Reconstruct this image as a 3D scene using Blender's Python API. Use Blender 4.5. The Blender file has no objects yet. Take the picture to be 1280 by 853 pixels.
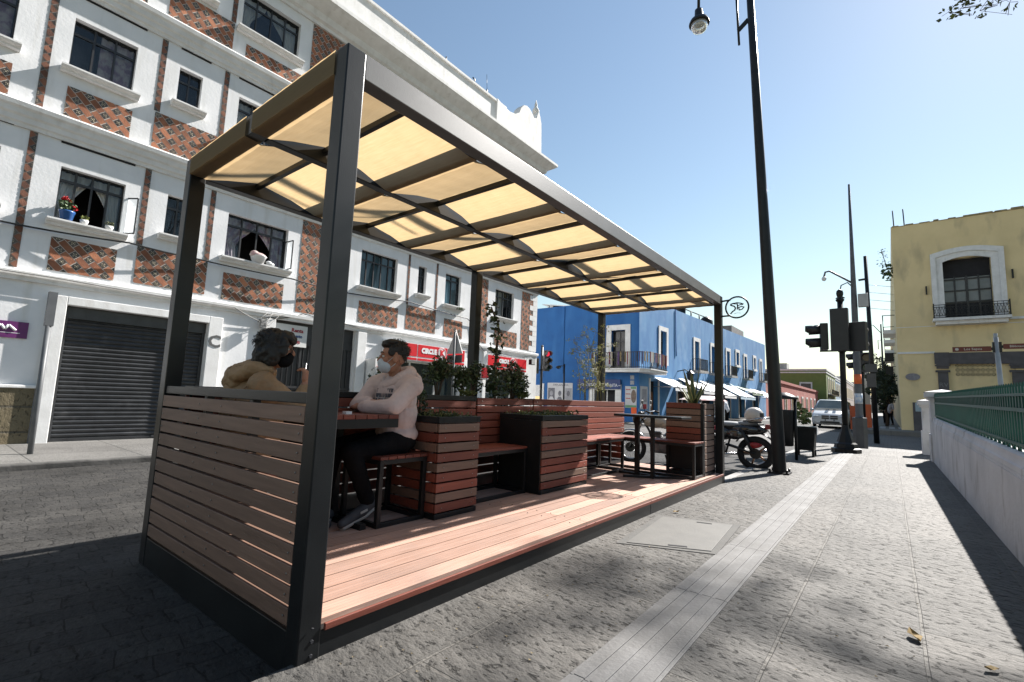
SUN_E, SKY_E, EXPO = 5.0, 0.050, 1.42
import bpy, bmesh, math, random
from mathutils import Vector, Matrix, Quaternion
import numpy as np
R = math.radians
scene = bpy.context.scene
C = scene.collection
rng = random.Random(7)

# ------------------------------------------------------------------ materials
MATS = {}
def M(name, c1, c2=None, scale=6.0, rough=0.7, bump=0.0, bscale=40.0, metal=0.0, stretch=(1, 1, 1),
      island=0.0, lo=0.35, hi=0.65, spec=0.5, bdist=0.01, detail=6.0, c3=None, c3scale=1.2, c3lo=0.55, c3hi=0.75, coat=0.0, c3st=None):
    if name in MATS: return MATS[name]
    m = bpy.data.materials.new(name); m.use_nodes = True
    nt = m.node_tree; N = nt.nodes; L = nt.links
    p = N['Principled BSDF']
    p.inputs['Roughness'].default_value = rough
    p.inputs['Metallic'].default_value = metal
    p.inputs['Specular IOR Level'].default_value = spec
    p.inputs['Coat Weight'].default_value = coat
    tc = N.new('ShaderNodeTexCoord'); mp = N.new('ShaderNodeMapping')
    mp.inputs['Scale'].default_value = stretch
    L.new(tc.outputs['Object'], mp.inputs['Vector'])
    c2 = c2 or tuple(x * 0.8 for x in c1)
    n = N.new('ShaderNodeTexNoise'); n.inputs['Scale'].default_value = scale; n.inputs['Detail'].default_value = detail
    L.new(mp.outputs[0], n.inputs['Vector'])
    rp = N.new('ShaderNodeValToRGB')
    rp.color_ramp.elements[0].position = lo; rp.color_ramp.elements[1].position = hi
    rp.color_ramp.elements[0].color = (*c1, 1); rp.color_ramp.elements[1].color = (*c2, 1)
    L.new(n.outputs['Fac'], rp.inputs['Fac'])
    col = rp.outputs['Color']
    if c3:
        n3 = N.new('ShaderNodeTexNoise'); n3.inputs['Scale'].default_value = c3scale; n3.inputs['Detail'].default_value = 8
        if c3st:
            m3 = N.new('ShaderNodeMapping'); m3.inputs['Scale'].default_value = c3st; L.new(tc.outputs['Object'], m3.inputs['Vector']); L.new(m3.outputs[0], n3.inputs['Vector'])
        else: L.new(tc.outputs['Object'], n3.inputs['Vector'])
        r3 = N.new('ShaderNodeValToRGB'); r3.color_ramp.elements[0].position = c3lo; r3.color_ramp.elements[1].position = c3hi
        L.new(n3.outputs['Fac'], r3.inputs['Fac'])
        mx = N.new('ShaderNodeMix'); mx.data_type = 'RGBA'
        L.new(r3.outputs['Color'], mx.inputs[0]); L.new(col, mx.inputs[6]); mx.inputs[7].default_value = (*c3, 1)
        col = mx.outputs[2]
    if island:
        g = N.new('ShaderNodeNewGeometry'); h = N.new('ShaderNodeHueSaturation')
        mr = N.new('ShaderNodeMapRange'); mr.inputs['To Min'].default_value = 1 - island; mr.inputs['To Max'].default_value = 1 + island
        L.new(g.outputs['Random Per Island'], mr.inputs['Value']); L.new(mr.outputs[0], h.inputs['Value'])
        L.new(col, h.inputs['Color']); col = h.outputs['Color']
    L.new(col, p.inputs['Base Color'])
    if bump:
        nb = N.new('ShaderNodeTexNoise'); nb.inputs['Scale'].default_value = bscale; nb.inputs['Detail'].default_value = 5
        L.new(mp.outputs[0], nb.inputs['Vector'])
        b = N.new('ShaderNodeBump'); b.inputs['Strength'].default_value = bump; b.inputs['Distance'].default_value = bdist
        L.new(nb.outputs['Fac'], b.inputs['Height']); L.new(b.outputs[0], p.inputs['Normal'])
    MATS[name] = m
    return m

def G_glass(name, tint=(0.03, 0.04, 0.05), clear=0.8, tcol=.88):
    """window glass: mostly clear, with a mirror coat growing towards grazing angles"""
    if name in MATS: return MATS[name]
    m = bpy.data.materials.new(name); m.use_nodes = True
    nt = m.node_tree; N = nt.nodes; L = nt.links; N.clear()
    out = N.new('ShaderNodeOutputMaterial'); tr = N.new('ShaderNodeBsdfTransparent'); df = N.new('ShaderNodeBsdfDiffuse')
    gl = N.new('ShaderNodeBsdfGlossy'); gl.inputs['Roughness'].default_value = 0.02; gl.inputs['Color'].default_value = (.9, .95, 1, 1)
    df.inputs['Color'].default_value = (*tint, 1); tr.inputs['Color'].default_value = (tcol, min(1, tcol + .03), min(1, tcol + .04), 1)
    a = N.new('ShaderNodeMixShader'); a.inputs[0].default_value = clear
    L.new(df.outputs[0], a.inputs[1]); L.new(tr.outputs[0], a.inputs[2])
    fr = N.new('ShaderNodeFresnel'); fr.inputs['IOR'].default_value = 1.5
    b = N.new('ShaderNodeMixShader'); L.new(fr.outputs[0], b.inputs[0]); L.new(a.outputs[0], b.inputs[1]); L.new(gl.outputs[0], b.inputs[2])
    L.new(b.outputs[0], out.inputs['Surface'])
    MATS[name] = m
    return m

# ------------------------------------------------------------------ mesh builder
class MB:
    def __init__(s): s.v = []; s.f = []; s.m = []; s.s = []
    def add(s, vs, fs, mi=0, smooth=False):
        o = len(s.v); s.v += [tuple(v) for v in vs]
        for f in fs: s.f.append(tuple(o + i for i in f)); s.m.append(mi); s.s.append(smooth)
        return s
    def box(s, x0, x1, y0, y1, z0, z1, mi=0, rz=0.0, piv=None, T=None):
        vs = [Vector((x, y, z)) for z in (z0, z1) for y in (y0, y1) for x in (x0, x1)]
        if rz:
            pv = Vector(piv) if piv else Vector(((x0 + x1) / 2, (y0 + y1) / 2, 0)); m = Matrix.Rotation(rz, 3, 'Z')
            vs = [m @ (v - pv) + pv for v in vs]
        if T is not None: vs = [T @ v for v in vs]
        return s.add(vs, [(0, 2, 3, 1), (4, 5, 7, 6), (0, 1, 5, 4), (2, 6, 7, 3), (0, 4, 6, 2), (1, 3, 7, 5)], mi)
    def beam(s, p0, p1, w, h, mi=0, up=(0, 0, 1)):
        p0 = Vector(p0); p1 = Vector(p1); d = (p1 - p0).normalized(); u = Vector(up)
        if abs(d.dot(u)) > .98: u = Vector((1, 0, 0))
        a = d.cross(u).normalized(); b = a.cross(d).normalized()
        vs = [p + a * (sx * w / 2) + b * (sz * h / 2) for p in (p0, p1) for sx, sz in ((-1, -1), (1, -1), (1, 1), (-1, 1))]
        return s.add(vs, [(0, 1, 2, 3), (7, 6, 5, 4), (0, 4, 5, 1), (1, 5, 6, 2), (2, 6, 7, 3), (3, 7, 4, 0)], mi)
    def tube(s, pts, r, n=8, mi=0, cap=True, smooth=True):
        pts = [Vector(p) for p in pts]; k = len(pts)
        rs = r if isinstance(r, (list, tuple)) else [r] * k
        vs = []; up = None
        for i, p in enumerate(pts):
            d = (pts[min(i + 1, k - 1)] - pts[max(i - 1, 0)])
            d = d.normalized() if d.length > 1e-9 else Vector((0, 0, 1))
            if up is None:
                up = Vector((0, 0, 1)) if abs(d.z) < .9 else Vector((1, 0, 0))
            a = d.cross(up)
            if a.length < 1e-6: a = d.cross(Vector((0, 1, 0)))
            a.normalize(); b = a.cross(d).normalized(); up = b
            for j in range(n):
                t = 2 * math.pi * j / n; vs.append(p + (a * math.cos(t) + b * math.sin(t)) * rs[i])
        fs = [(i * n + j, i * n + (j + 1) % n, (i + 1) * n + (j + 1) % n, (i + 1) * n + j) for i in range(k - 1) for j in range(n)]
        s.add(vs, fs, mi, smooth)
        if cap:
            o = len(s.v) - len(vs)
            s.f.append(tuple(o + j for j in reversed(range(n)))); s.m.append(mi); s.s.append(False)
            s.f.append(tuple(o + (k - 1) * n + j for j in range(n))); s.m.append(mi); s.s.append(False)
        return s
    def lathe(s, prof, c=(0, 0, 0), n=16, mi=0, smooth=True, T=None):
        c = Vector(c); vs = []
        for r, z in prof:
            for j in range(n):
                t = 2 * math.pi * j / n; v = Vector((r * math.cos(t), r * math.sin(t), z))
                vs.append((T @ v if T is not None else v) + c)
        k = len(prof)
        fs = [(i * n + j, i * n + (j + 1) % n, (i + 1) * n + (j + 1) % n, (i + 1) * n + j) for i in range(k - 1) for j in range(n)]
        fs.append(tuple(reversed(range(n)))); fs.append(tuple((k - 1) * n + j for j in range(n)))
        return s.add(vs, fs, mi, smooth)
    def ell(s, c, r, n=12, k=8, mi=0, T=None):
        prof = []
        vs = []; c = Vector(c); r = r if isinstance(r, (tuple, list)) else (r, r, r)
        for i in range(k + 1):
            ph = math.pi * i / k - math.pi / 2
            rr = max(math.cos(ph), 1e-3)
            for j in range(n):
                t = 2 * math.pi * j / n; v = Vector((r[0] * rr * math.cos(t), r[1] * rr * math.sin(t), r[2] * math.sin(ph)))
                vs.append((T @ v if T is not None else v) + c)
        fs = [(i * n + j, i * n + (j + 1) % n, (i + 1) * n + (j + 1) % n, (i + 1) * n + j) for i in range(k) for j in range(n)]
        fs += [tuple(reversed(range(n))), tuple(k * n + j for j in range(n))]
        return s.add(vs, fs, mi, True)
    def torus(s, c, R_, r, axis='Y', n=28, k=8, mi=0, T=None, arc=(0, 2 * math.pi)):
        c = Vector(c); vs = []; full = abs(arc[1] - arc[0] - 2 * math.pi) < 1e-6
        m = n if full else n + 1
        for i in range(m):
            t = arc[0] + (arc[1] - arc[0]) * i / n
            for j in range(k):
                u = 2 * math.pi * j / k; q = R_ + r * math.cos(u); w = r * math.sin(u)
                if axis == 'Y': v = Vector((q * math.cos(t), w, q * math.sin(t)))
                elif axis == 'X': v = Vector((w, q * math.cos(t), q * math.sin(t)))
                else: v = Vector((q * math.cos(t), q * math.sin(t), w))
                vs.append((T @ v if T is not None else v) + c)
        fs = [(i * k + j, i * k + (j + 1) % k, ((i + 1) % m) * k + (j + 1) % k, ((i + 1) % m) * k + j) for i in range(n) for j in range(k)]
        return s.add(vs, fs, mi, True)
    def prism(s, poly, axis, a, b, mi=0):
        """poly: 2D points; extruded along axis ('X': poly is (y,z); 'Y': (x,z); 'Z': (x,y))"""
        def P(u, v, w): return {'X': (w, u, v), 'Y': (u, w, v), 'Z': (u, v, w)}[axis]
        n = len(poly)
        vs = [P(u, v, a) for u, v in poly] + [P(u, v, b) for u, v in poly]
        fs = [tuple(range(n)), tuple(reversed(range(n, 2 * n)))] + [(i, i + n, (i + 1) % n + n, (i + 1) % n) for i in range(n)]
        return s.add(vs, fs, mi)
    def quad(s, a, b, c, d, mi=0): return s.add([a, b, c, d], [(0, 1, 2, 3)], mi)
    def build(s, name, mats, parent=None, local=False, bevel=0.0, sub=0, fix=False):
        me = bpy.data.meshes.new(name)
        off = Vector((0, 0, 0))
        if parent is not None and not local:
            off = wloc(parent)
        me.from_pydata([(v[0] - off.x, v[1] - off.y, v[2] - off.z) for v in s.v], [], s.f)
        if not isinstance(mats, (list, tuple)): mats = [mats]
        for m in mats: me.materials.append(m)
        me.polygons.foreach_set('material_index', s.m); me.polygons.foreach_set('use_smooth', s.s)
        if fix:
            bm = bmesh.new(); bm.from_mesh(me); bmesh.ops.recalc_face_normals(bm, faces=bm.faces); bm.to_mesh(me); bm.free()
        me.update()
        o = bpy.data.objects.new(name, me); C.objects.link(o)
        if parent is not None: o.parent = parent
        if bevel:
            b = o.modifiers.new('bevel', 'BEVEL'); b.width = bevel; b.segments = 2; b.limit_method = 'ANGLE'; b.angle_limit = R(40)
        if sub:
            b = o.modifiers.new('sub', 'SUBSURF'); b.levels = sub; b.render_levels = sub
        return o

WL = {}
def wloc(o):
    v = Vector(o.location)
    while o.parent is not None: o = o.parent; v += Vector(o.location)
    return v
def tag(o, label, cat, group=None, kind=None):
    if label: o['label'] = label
    if cat: o['category'] = cat
    if group: o['group'] = group
    if kind: o['kind'] = kind
    return o
def thing(name, label, cat, loc=(0, 0, 0), rz=0.0, group=None):
    o = bpy.data.objects.new(name, None); C.objects.link(o); o.empty_display_size = .2
    o.location = loc; o.rotation_euler = (0, 0, rz)
    return tag(o, label, cat, group)
def struct(name, mb, mats, label=None, **k):
    o = mb.build(name, mats, **k); o['kind'] = 'structure'
    if label: o['label'] = label
    return o
def dup(root, loc, rz=None, label=None, scale=None):
    def cp(o, par):
        c = o.copy(); C.objects.link(c)
        if par is not None: c.parent = par
        for ch in [x for x in bpy.data.objects if x.parent == o]: cp(ch, c)
        return c
    r = cp(root, None); r.location = loc
    if rz is not None: r.rotation_euler = (0, 0, rz)
    if scale is not None: r.scale = scale
    if label: r['label'] = label
    return r
def text(name, body, size, origin, ux, uy, mat, parent=None, extrude=0.004, align='CENTER', xs=1.0, bold=0.0):
    """flat raised lettering; ux/uy: world directions of reading and of up"""
    cu = bpy.data.curves.new(name, 'FONT'); cu.body = body; cu.size = size; cu.extrude = extrude; cu.align_x = align; cu.align_y = 'CENTER'
    cu.offset = bold; cu.resolution_u = 2
    tmp = bpy.data.objects.new(name + '_tmp', cu); C.objects.link(tmp)
    dg = bpy.context.evaluated_depsgraph_get(); dg.update()
    me = bpy.data.meshes.new_from_object(tmp.evaluated_get(dg))
    bpy.data.objects.remove(tmp); bpy.data.curves.remove(cu)
    ux = Vector(ux).normalized(); uy = Vector(uy).normalized(); un = ux.cross(uy)
    off = wloc(parent) if parent is not None else Vector((0, 0, 0))
    og = Vector(origin) - off
    for v in me.vertices:
        c = v.co; v.co = og + ux * (c.x * xs) + uy * c.y + un * c.z
    me.materials.clear(); me.materials.append(mat)
    me.name = name
    o = bpy.data.objects.new(name, me); C.objects.link(o)
    if parent is not None: o.parent = parent
    return o

def leafcloud(mb, c, r, n, size, rg, mi=0, shell=0.35, droop=0.0, asp=0.5):
    c = Vector(c)
    for _ in range(n):
        d = Vector((rg.gauss(0, 1), rg.gauss(0, 1), rg.gauss(0, 1))).normalized()
        q = (shell + (1 - shell) * rg.random()) ** .6
        p = c + Vector((d.x * r[0], d.y * r[1], d.z * r[2])) * q
        a = Vector((rg.gauss(0, 1), rg.gauss(0, 1), rg.gauss(0, .6) - droop)).normalized()
        b = a.cross(Vector((rg.gauss(0, 1), rg.gauss(0, 1), rg.gauss(0, 1)))).normalized()
        l = size * rg.uniform(.6, 1.3); w = l * asp; u = a.cross(b) * (l * .12)
        mb.add([p - a * l * .5, p + b * w * .5 + u, p + a * l * .5, p - b * w * .5 + u], [(0, 1, 2, 3)], mi)

def blob(name, prims, mats, parent, voxel=.006, smooth=6, noise=0.0, nscale=12, matfn=None, seed=0):
    """one continuous skin grown over capsules / ellipsoids (voxel union, then smoothed)"""
    mb = MB()
    for p in prims:
        if p[0] == 'c':
            a, ra, b, rb = Vector(p[1]), p[2], Vector(p[3]), p[4]
            k = 5; pts = [a.lerp(b, i / k) for i in range(k + 1)]; rs = [ra + (rb - ra) * i / k for i in range(k + 1)]
            mb.tube(pts, rs, 14); mb.ell(a, ra, 14, 10); mb.ell(b, rb, 14, 10)
        elif p[0] == 'e':
            mb.ell(p[1], p[2], 20, 14, T=p[3] if len(p) > 3 else None)
    me = bpy.data.meshes.new(name + '_raw'); me.from_pydata(mb.v, [], mb.f)
    bm = bmesh.new(); bm.from_mesh(me); bmesh.ops.remove_doubles(bm, verts=bm.verts, dist=1e-5)
    bmesh.ops.recalc_face_normals(bm, faces=bm.faces); bm.to_mesh(me); bm.free()
    tmp = bpy.data.objects.new(name + '_tmp', me); C.objects.link(tmp)
    r = tmp.modifiers.new('r', 'REMESH'); r.mode = 'VOXEL'; r.voxel_size = voxel; r.use_smooth_shade = True
    s = tmp.modifiers.new('s', 'SMOOTH'); s.factor = .5; s.iterations = smooth
    if noise:
        tx = bpy.data.textures.new(name + '_n', 'CLOUDS'); tx.noise_scale = 1.0 / nscale; tx.noise_depth = 2
        d = tmp.modifiers.new('d', 'DISPLACE'); d.texture = tx; d.strength = noise; d.mid_level = .5; d.texture_coords = 'GLOBAL'
    dg = bpy.context.evaluated_depsgraph_get(); dg.update()
    out = bpy.data.meshes.new_from_object(tmp.evaluated_get(dg)); bpy.data.objects.remove(tmp)
    off = wloc(parent) if parent is not None else Vector((0, 0, 0))
    if not isinstance(mats, (list, tuple)): mats = [mats]
    out.materials.clear()
    for m in mats: out.materials.append(m)
    for pl in out.polygons:
        pl.use_smooth = True
        pl.material_index = matfn(pl.center, pl.normal) if matfn else 0
    for v in out.vertices: v.co -= off
    out.name = name
    o = bpy.data.objects.new(name, out); C.objects.link(o)
    if parent is not None: o.parent = parent
    return o

# ------------------------------------------------------------------ palette
WHITE = M('white_plaster', (.72, .72, .725), (.65, .655, .66), 2.2, .85, .22, 20, bdist=.012, c3=(.55, .54, .51), c3scale=2.2, c3lo=.55, c3hi=.85, c3st=(2.2, 2.2, .28))
TRIM = M('white_trim_paint', (.72, .715, .705), (.63, .625, .61), 4, .8, .2, 40, c3=(.50, .48, .45), c3scale=3.0, c3lo=.56, c3hi=.85, c3st=(2, 2, .5))
BRICK = M('terracotta_brick', (.33, .135, .070), (.225, .085, .045), 6, .85, .3, 60, island=.42)
MORTAR = M('pale_mortar', (.52, .47, .42), (.42, .38, .34), 20, .9, .3, 60)
TILE_D = M('dark_glazed_tile', (.040, .032, .028), (.065, .05, .04), 14, .4, island=.45)
TILE_P = M('cream_glazed_tile', (.46, .40, .28), (.33, .28, .20), 14, .4, island=.45)
BLACKM = M('black_painted_steel', (.007, .0075, .008), (.011, .0115, .012), 7, .42, .05, 120, c3=(.018, .018, .019), c3scale=5, c3lo=.62, c3hi=.8, spec=.35)
GREYM = M('charcoal_powder_coat', (.009, .010, .011), (.013, .0145, .0155), 5, .33, .06, 200, c3=(.022, .023, .024), c3scale=6, c3lo=.64, c3hi=.8, spec=.28)
ROOFM = M('grey_roof_beam_paint', (.085, .083, .080), (.105, .103, .10), 4, .4, .05, 150, c3=(.14, .138, .135), c3scale=5, c3lo=.62, c3hi=.8)
WINM = M('black_window_steel', (.012, .012, .014), (.02, .02, .022), 9, .45)
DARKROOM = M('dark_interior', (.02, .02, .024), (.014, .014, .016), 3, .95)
CURT = M('net_curtain_cloth', (.70, .69, .67), (.55, .55, .55), 5, .9, .3, 30, stretch=(1, 8, .6))
CURT_P = M('printed_curtain_cloth', (.62, .56, .58), (.36, .26, .36), 7, .9, .2, 30, lo=.42, hi=.58)
CURT_B = M('blue_curtain_cloth', (.17, .30, .37), (.11, .22, .29), 5, .9, .3, 30, stretch=(1, 8, .6))
GLASS = G_glass('window_glass')
CEMENT = M('grey_cement', (.30, .295, .285), (.22, .215, .21), 5, .9, .4, 50, c3=(.15, .145, .14), c3scale=2)
# ------------------------------------------------------------------ ground
def paving_material(name, base, alt, mortar, bw, bh, msize, bumpstr, pits, rotz=0.0, offset=.5, off=(0, 0, 0), dist=.012, bright=.25, wobble=.014, spec=.3):
    m = bpy.data.materials.new(name); m.use_nodes = True
    nt = m.node_tree; N = nt.nodes; L = nt.links; p = N['Principled BSDF']; p.inputs['Roughness'].default_value = .72
    p.inputs['Specular IOR Level'].default_value = spec
    tc = N.new('ShaderNodeTexCoord'); mp = N.new('ShaderNodeMapping'); mp.inputs['Rotation'].default_value = (0, 0, rotz); mp.inputs['Location'].default_value = off
    L.new(tc.outputs['Object'], mp.inputs['Vector'])
    wob = N.new('ShaderNodeTexNoise'); wob.inputs['Scale'].default_value = 3.0; wob.inputs['Detail'].default_value = 4
    L.new(mp.outputs[0], wob.inputs['Vector'])
    sub = N.new('ShaderNodeVectorMath'); sub.operation = 'MULTIPLY_ADD'
    sub.inputs[1].default_value = (wobble, wobble, 0); L.new(wob.outputs['Color'], sub.inputs[0]); L.new(mp.outputs[0], sub.inputs[2])
    br = N.new('ShaderNodeTexBrick'); br.inputs['Scale'].default_value = 1.0; br.inputs['Brick Width'].default_value = bw; br.inputs['Row Height'].default_value = bh
    br.inputs['Mortar Size'].default_value = msize; br.inputs['Mortar Smooth'].default_value = .3; br.offset = offset
    br.inputs['Color1'].default_value = (*base, 1); br.inputs['Color2'].default_value = (*alt, 1); br.inputs['Mortar'].default_value = (*mortar, 1)
    L.new(sub.outputs[0], br.inputs['Vector'])
    # large stains and a fine mottled grain
    n1 = N.new('ShaderNodeTexNoise'); n1.inputs['Scale'].default_value = 1.1; n1.inputs['Detail'].default_value = 9; n1.inputs['Roughness'].default_value = .65
    L.new(tc.outputs['Object'], n1.inputs['Vector'])
    n2 = N.new('ShaderNodeTexNoise'); n2.inputs['Scale'].default_value = 45; n2.inputs['Detail'].default_value = 6; n2.inputs['Roughness'].default_value = .7
    L.new(tc.outputs['Object'], n2.inputs['Vector'])
    mr1 = N.new('ShaderNodeMapRange'); mr1.inputs['From Min'].default_value = .3; mr1.inputs['From Max'].default_value = .7; mr1.inputs['To Min'].default_value = 1 - bright; mr1.inputs['To Max'].default_value = 1 + bright
    L.new(n1.outputs['Fac'], mr1.inputs['Value'])
    mr2 = N.new('ShaderNodeMapRange'); mr2.inputs['From Min'].default_value = .25; mr2.inputs['From Max'].default_value = .75; mr2.inputs['To Min'].default_value = .72; mr2.inputs['To Max'].default_value = 1.28
    L.new(n2.outputs['Fac'], mr2.inputs['Value'])
    mu = N.new('ShaderNodeMath'); mu.operation = 'MULTIPLY'; L.new(mr1.outputs[0], mu.inputs[0]); L.new(mr2.outputs[0], mu.inputs[1])
    vm = N.new('ShaderNodeVectorMath'); vm.operation = 'SCALE'; L.new(br.outputs['Color'], vm.inputs[0]); L.new(mu.outputs[0], vm.inputs['Scale'])
    # spots: gum, drips and small patches with a shape of their own
    vg = N.new('ShaderNodeTexVoronoi'); vg.inputs['Scale'].default_value = 3.1; vg.inputs['Randomness'].default_value = 1
    L.new(tc.outputs['Object'], vg.inputs['Vector'])
    sg = N.new('ShaderNodeMapRange'); sg.inputs['From Min'].default_value = .035; sg.inputs['From Max'].default_value = .06; sg.inputs['To Min'].default_value = .62; sg.clamp = True; L.new(vg.outputs['Distance'], sg.inputs['Value'])
    ns = N.new('ShaderNodeTexNoise'); ns.inputs['Scale'].default_value = .55; ns.inputs['Detail'].default_value = 10; ns.inputs['Roughness'].default_value = .7; L.new(tc.outputs['Object'], ns.inputs['Vector'])
    ss_ = N.new('ShaderNodeMapRange'); ss_.inputs['From Min'].default_value = .54; ss_.inputs['From Max'].default_value = .64; ss_.inputs['To Max'].default_value = .74; ss_.inputs['To Min'].default_value = 1.0; ss_.clamp = True; L.new(ns.outputs['Fac'], ss_.inputs['Value'])
    m5 = N.new('ShaderNodeMath'); m5.operation = 'MULTIPLY'; L.new(sg.outputs[0], m5.inputs[0]); L.new(ss_.outputs[0], m5.inputs[1])
    vm3 = N.new('ShaderNodeVectorMath'); vm3.operation = 'SCALE'; L.new(vm.outputs[0], vm3.inputs[0]); L.new(m5.outputs[0], vm3.inputs['Scale']); vm = vm3
    # chiselled surface: stretched pits + grain + joints
    mp2 = N.new('ShaderNodeMapping'); mp2.inputs['Scale'].default_value = (1, 1.5, 1); mp2.inputs['Rotation'].default_value = (0, 0, R(28))
    L.new(tc.outputs['Object'], mp2.inputs['Vector'])
    n3 = N.new('ShaderNodeTexNoise'); n3.inputs['Scale'].default_value = pits; n3.inputs['Detail'].default_value = 7; n3.inputs['Roughness'].default_value = .62
    L.new(mp2.outputs[0], n3.inputs['Vector'])
    vo = N.new('ShaderNodeTexNoise'); vo.inputs['Scale'].default_value = pits * .35; vo.inputs['Detail'].default_value = 3
    L.new(mp2.outputs[0], vo.inputs['Vector'])
    pit = N.new('ShaderNodeMapRange'); pit.inputs['From Min'].default_value = .33; pit.inputs['From Max'].default_value = .43; pit.clamp = True
    L.new(n3.outputs['Fac'], pit.inputs['Value'])
    dk = N.new('ShaderNodeMapRange'); dk.inputs['To Min'].default_value = .5; L.new(pit.outputs[0], dk.inputs['Value'])   # darker colour in the pits
    vm2 = N.new('ShaderNodeVectorMath'); vm2.operation = 'SCALE'; L.new(vm.outputs[0], vm2.inputs[0]); L.new(dk.outputs[0], vm2.inputs['Scale']); L.new(vm2.outputs[0], p.inputs['Base Color'])
    a1 = N.new('ShaderNodeMath'); a1.operation = 'MULTIPLY_ADD'; a1.inputs[1].default_value = .9; L.new(n3.outputs['Fac'], a1.inputs[0]); L.new(pit.outputs[0], a1.inputs[2])
    a2 = N.new('ShaderNodeMath'); a2.operation = 'MULTIPLY_ADD'; a2.inputs[1].default_value = 1.1; L.new(vo.outputs['Fac'], a2.inputs[0]); L.new(a1.outputs[0], a2.inputs[2])
    a3 = N.new('ShaderNodeMath'); a3.operation = 'MULTIPLY_ADD'; a3.inputs[1].default_value = -1.0
    L.new(br.outputs['Fac'], a3.inputs[0]); L.new(a2.outputs[0], a3.inputs[2])
    b = N.new('ShaderNodeBump'); b.inputs['Strength'].default_value = bumpstr; b.inputs['Distance'].default_value = dist
    L.new(a3.outputs[0], b.inputs['Height']); L.new(b.outputs[0], p.inputs['Normal'])
    MATS[name] = m
    return m

STONE = paving_material('rough_stone_paving', (.110, .103, .094), (.084, .080, .074), (.120, .113, .102), 1.25, .55, .009, .8, 17, rotz=R(90), off=(.2, -.09, 0), dist=.024, bright=.3)
SETTS = paving_material('grey_street_setts', (.054, .052, .049), (.040, .039, .038), (.026, .025, .024), .24, .17, .0045, .6, 22, rotz=R(96), bright=.42, wobble=.11, spec=.12)
ROAD = paving_material('street_asphalt_setts', (.075, .075, .077), (.06, .06, .062), (.04, .04, .04), .4, .2, .012, .5, 30, bright=.3)
CONC = paving_material('pavement_concrete', (.16, .155, .145), (.135, .13, .123), (.07, .07, .066), 1.4, 1.2, .01, .4, 40, bright=.25)
PINKSETT = paving_material('crossing_setts', (.12, .112, .108), (.095, .09, .087), (.05, .048, .045), .22, .11, .012, .5, 34)

g = MB(); g.quad((-260, -60, -.07), (260, -60, -.07), (260, 600, -.07), (-260, 600, -.07))
struct('street', g, SETTS)
g = MB(); g.quad((-9.3, 44, -.065), (-1.2, 44, -.065), (-1.2, 590, -.065), (-9.3, 590, -.065)); struct('road', g, ROAD)
# pavement on our side, with its kerb; cut square at the crossing
g = MB()
g.box(-1.93, .79, -6, 17.4, -.2, 0)
struct('pavement', g, STONE)
g = MB(); g.box(-2.08, -1.93, 7.46, 17.4, -.2, -.006); g.box(-2.08, .8, 17.4, 17.55, -.2, -.006)
struct('kerb', g, CEMENT, bevel=.02)
g = MB(); g.box(.79, 60, -20, 17.4, -.2, -.03); struct('park_ground', g, M('park_soil', (.10, .085, .055), (.06, .07, .035), 3, .95, .5, 30))
g = MB(); g.quad((-9, 17.6, -.065), (22, 17.6, -.065), (22, 30.2, -.065), (-9, 30.2, -.065)); struct('crossing_paving', g, PINKSETT)
# opposite pavements
g = MB(); g.box(-11.6, -8.86, -30, 16.3, -.2, .008); g.box(-40, -11.6, 16.1, 17.6, -.2, -.024); struct('opposite_pavement', g, CONC)
g = MB(); g.box(-8.86, -8.72, -30, 16.4, -.2, .011); struct('opposite_kerb', g, M('old_kerb_stone', (.10, .096, .09), (.035, .034, .032), 4, .9, .4, 30), bevel=.02)
g = MB(); g.box(-10.7, -9.1, 23.0, 135, -.2, 0); g.box(-60, -10.7, 23.0, 24.7, -.2, -.004); struct('far_pavement', g, CONC)
g = MB(); g.box(-1.1, 30, 30.4, 33.1, -.2, .16); g.box(-1.1, .55, 33.1, 160, -.2, .156); struct('corner_pavement', g, CONC)
# tactile strip: four raised ribs on pale slabs
RIB = M('pale_tactile_slab', (.150, .148, .146), (.115, .113, .111), 5, .75, .35, 50, c3=(.075, .072, .068), c3scale=2.6, c3lo=.42, c3hi=.75, island=.06)
g = MB()
y = -.6
while y < 14.6:
    y1 = y + 1.1985
    g.box(-1.06, -.76, y, y1, -.05, .004)
    for k in range(4): g.box(-1.043 + k * .072, -.993 + k * .072, y + .0012, y1 - .0012, 0, .0085)
    y += 1.2
struct('tactile_strip', g, RIB, bevel=.002)
# access cover
o = thing('access_cover', 'square grey cover plate with lifting slots set in the pavement', 'cover', (-1.45, 4.27, 0))
g = MB(); g.prism([(-1.66, 3.64), (-1.10, 3.9), (-1.18, 4.87), (-1.77, 4.69)], 'Z', .002, .010); g.build('plate', M('worn_cover_plate', (.105, .102, .094), (.088, .086, .08), 6, .7, .2, 60), o, bevel=.002, fix=True)
g = MB(); g.box(-1.40, -1.26, 3.82, 3.85, .008, .012, rz=.45); g.box(-1.46, -1.33, 4.72, 4.75, .008, .012, rz=.3); g.build('lifting_slot', DARKROOM, o)
g = MB()
g.prism([(-1.72, 3.58), (-1.05, 3.86), (-1.13, 4.94), (-1.83, 4.74)], 'Z', 0, .005); g.build('frame', M('cover_cement_rim', (.10, .098, .092), (.085, .083, .08), 8, .9, .4, 50), o, fix=True)
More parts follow.
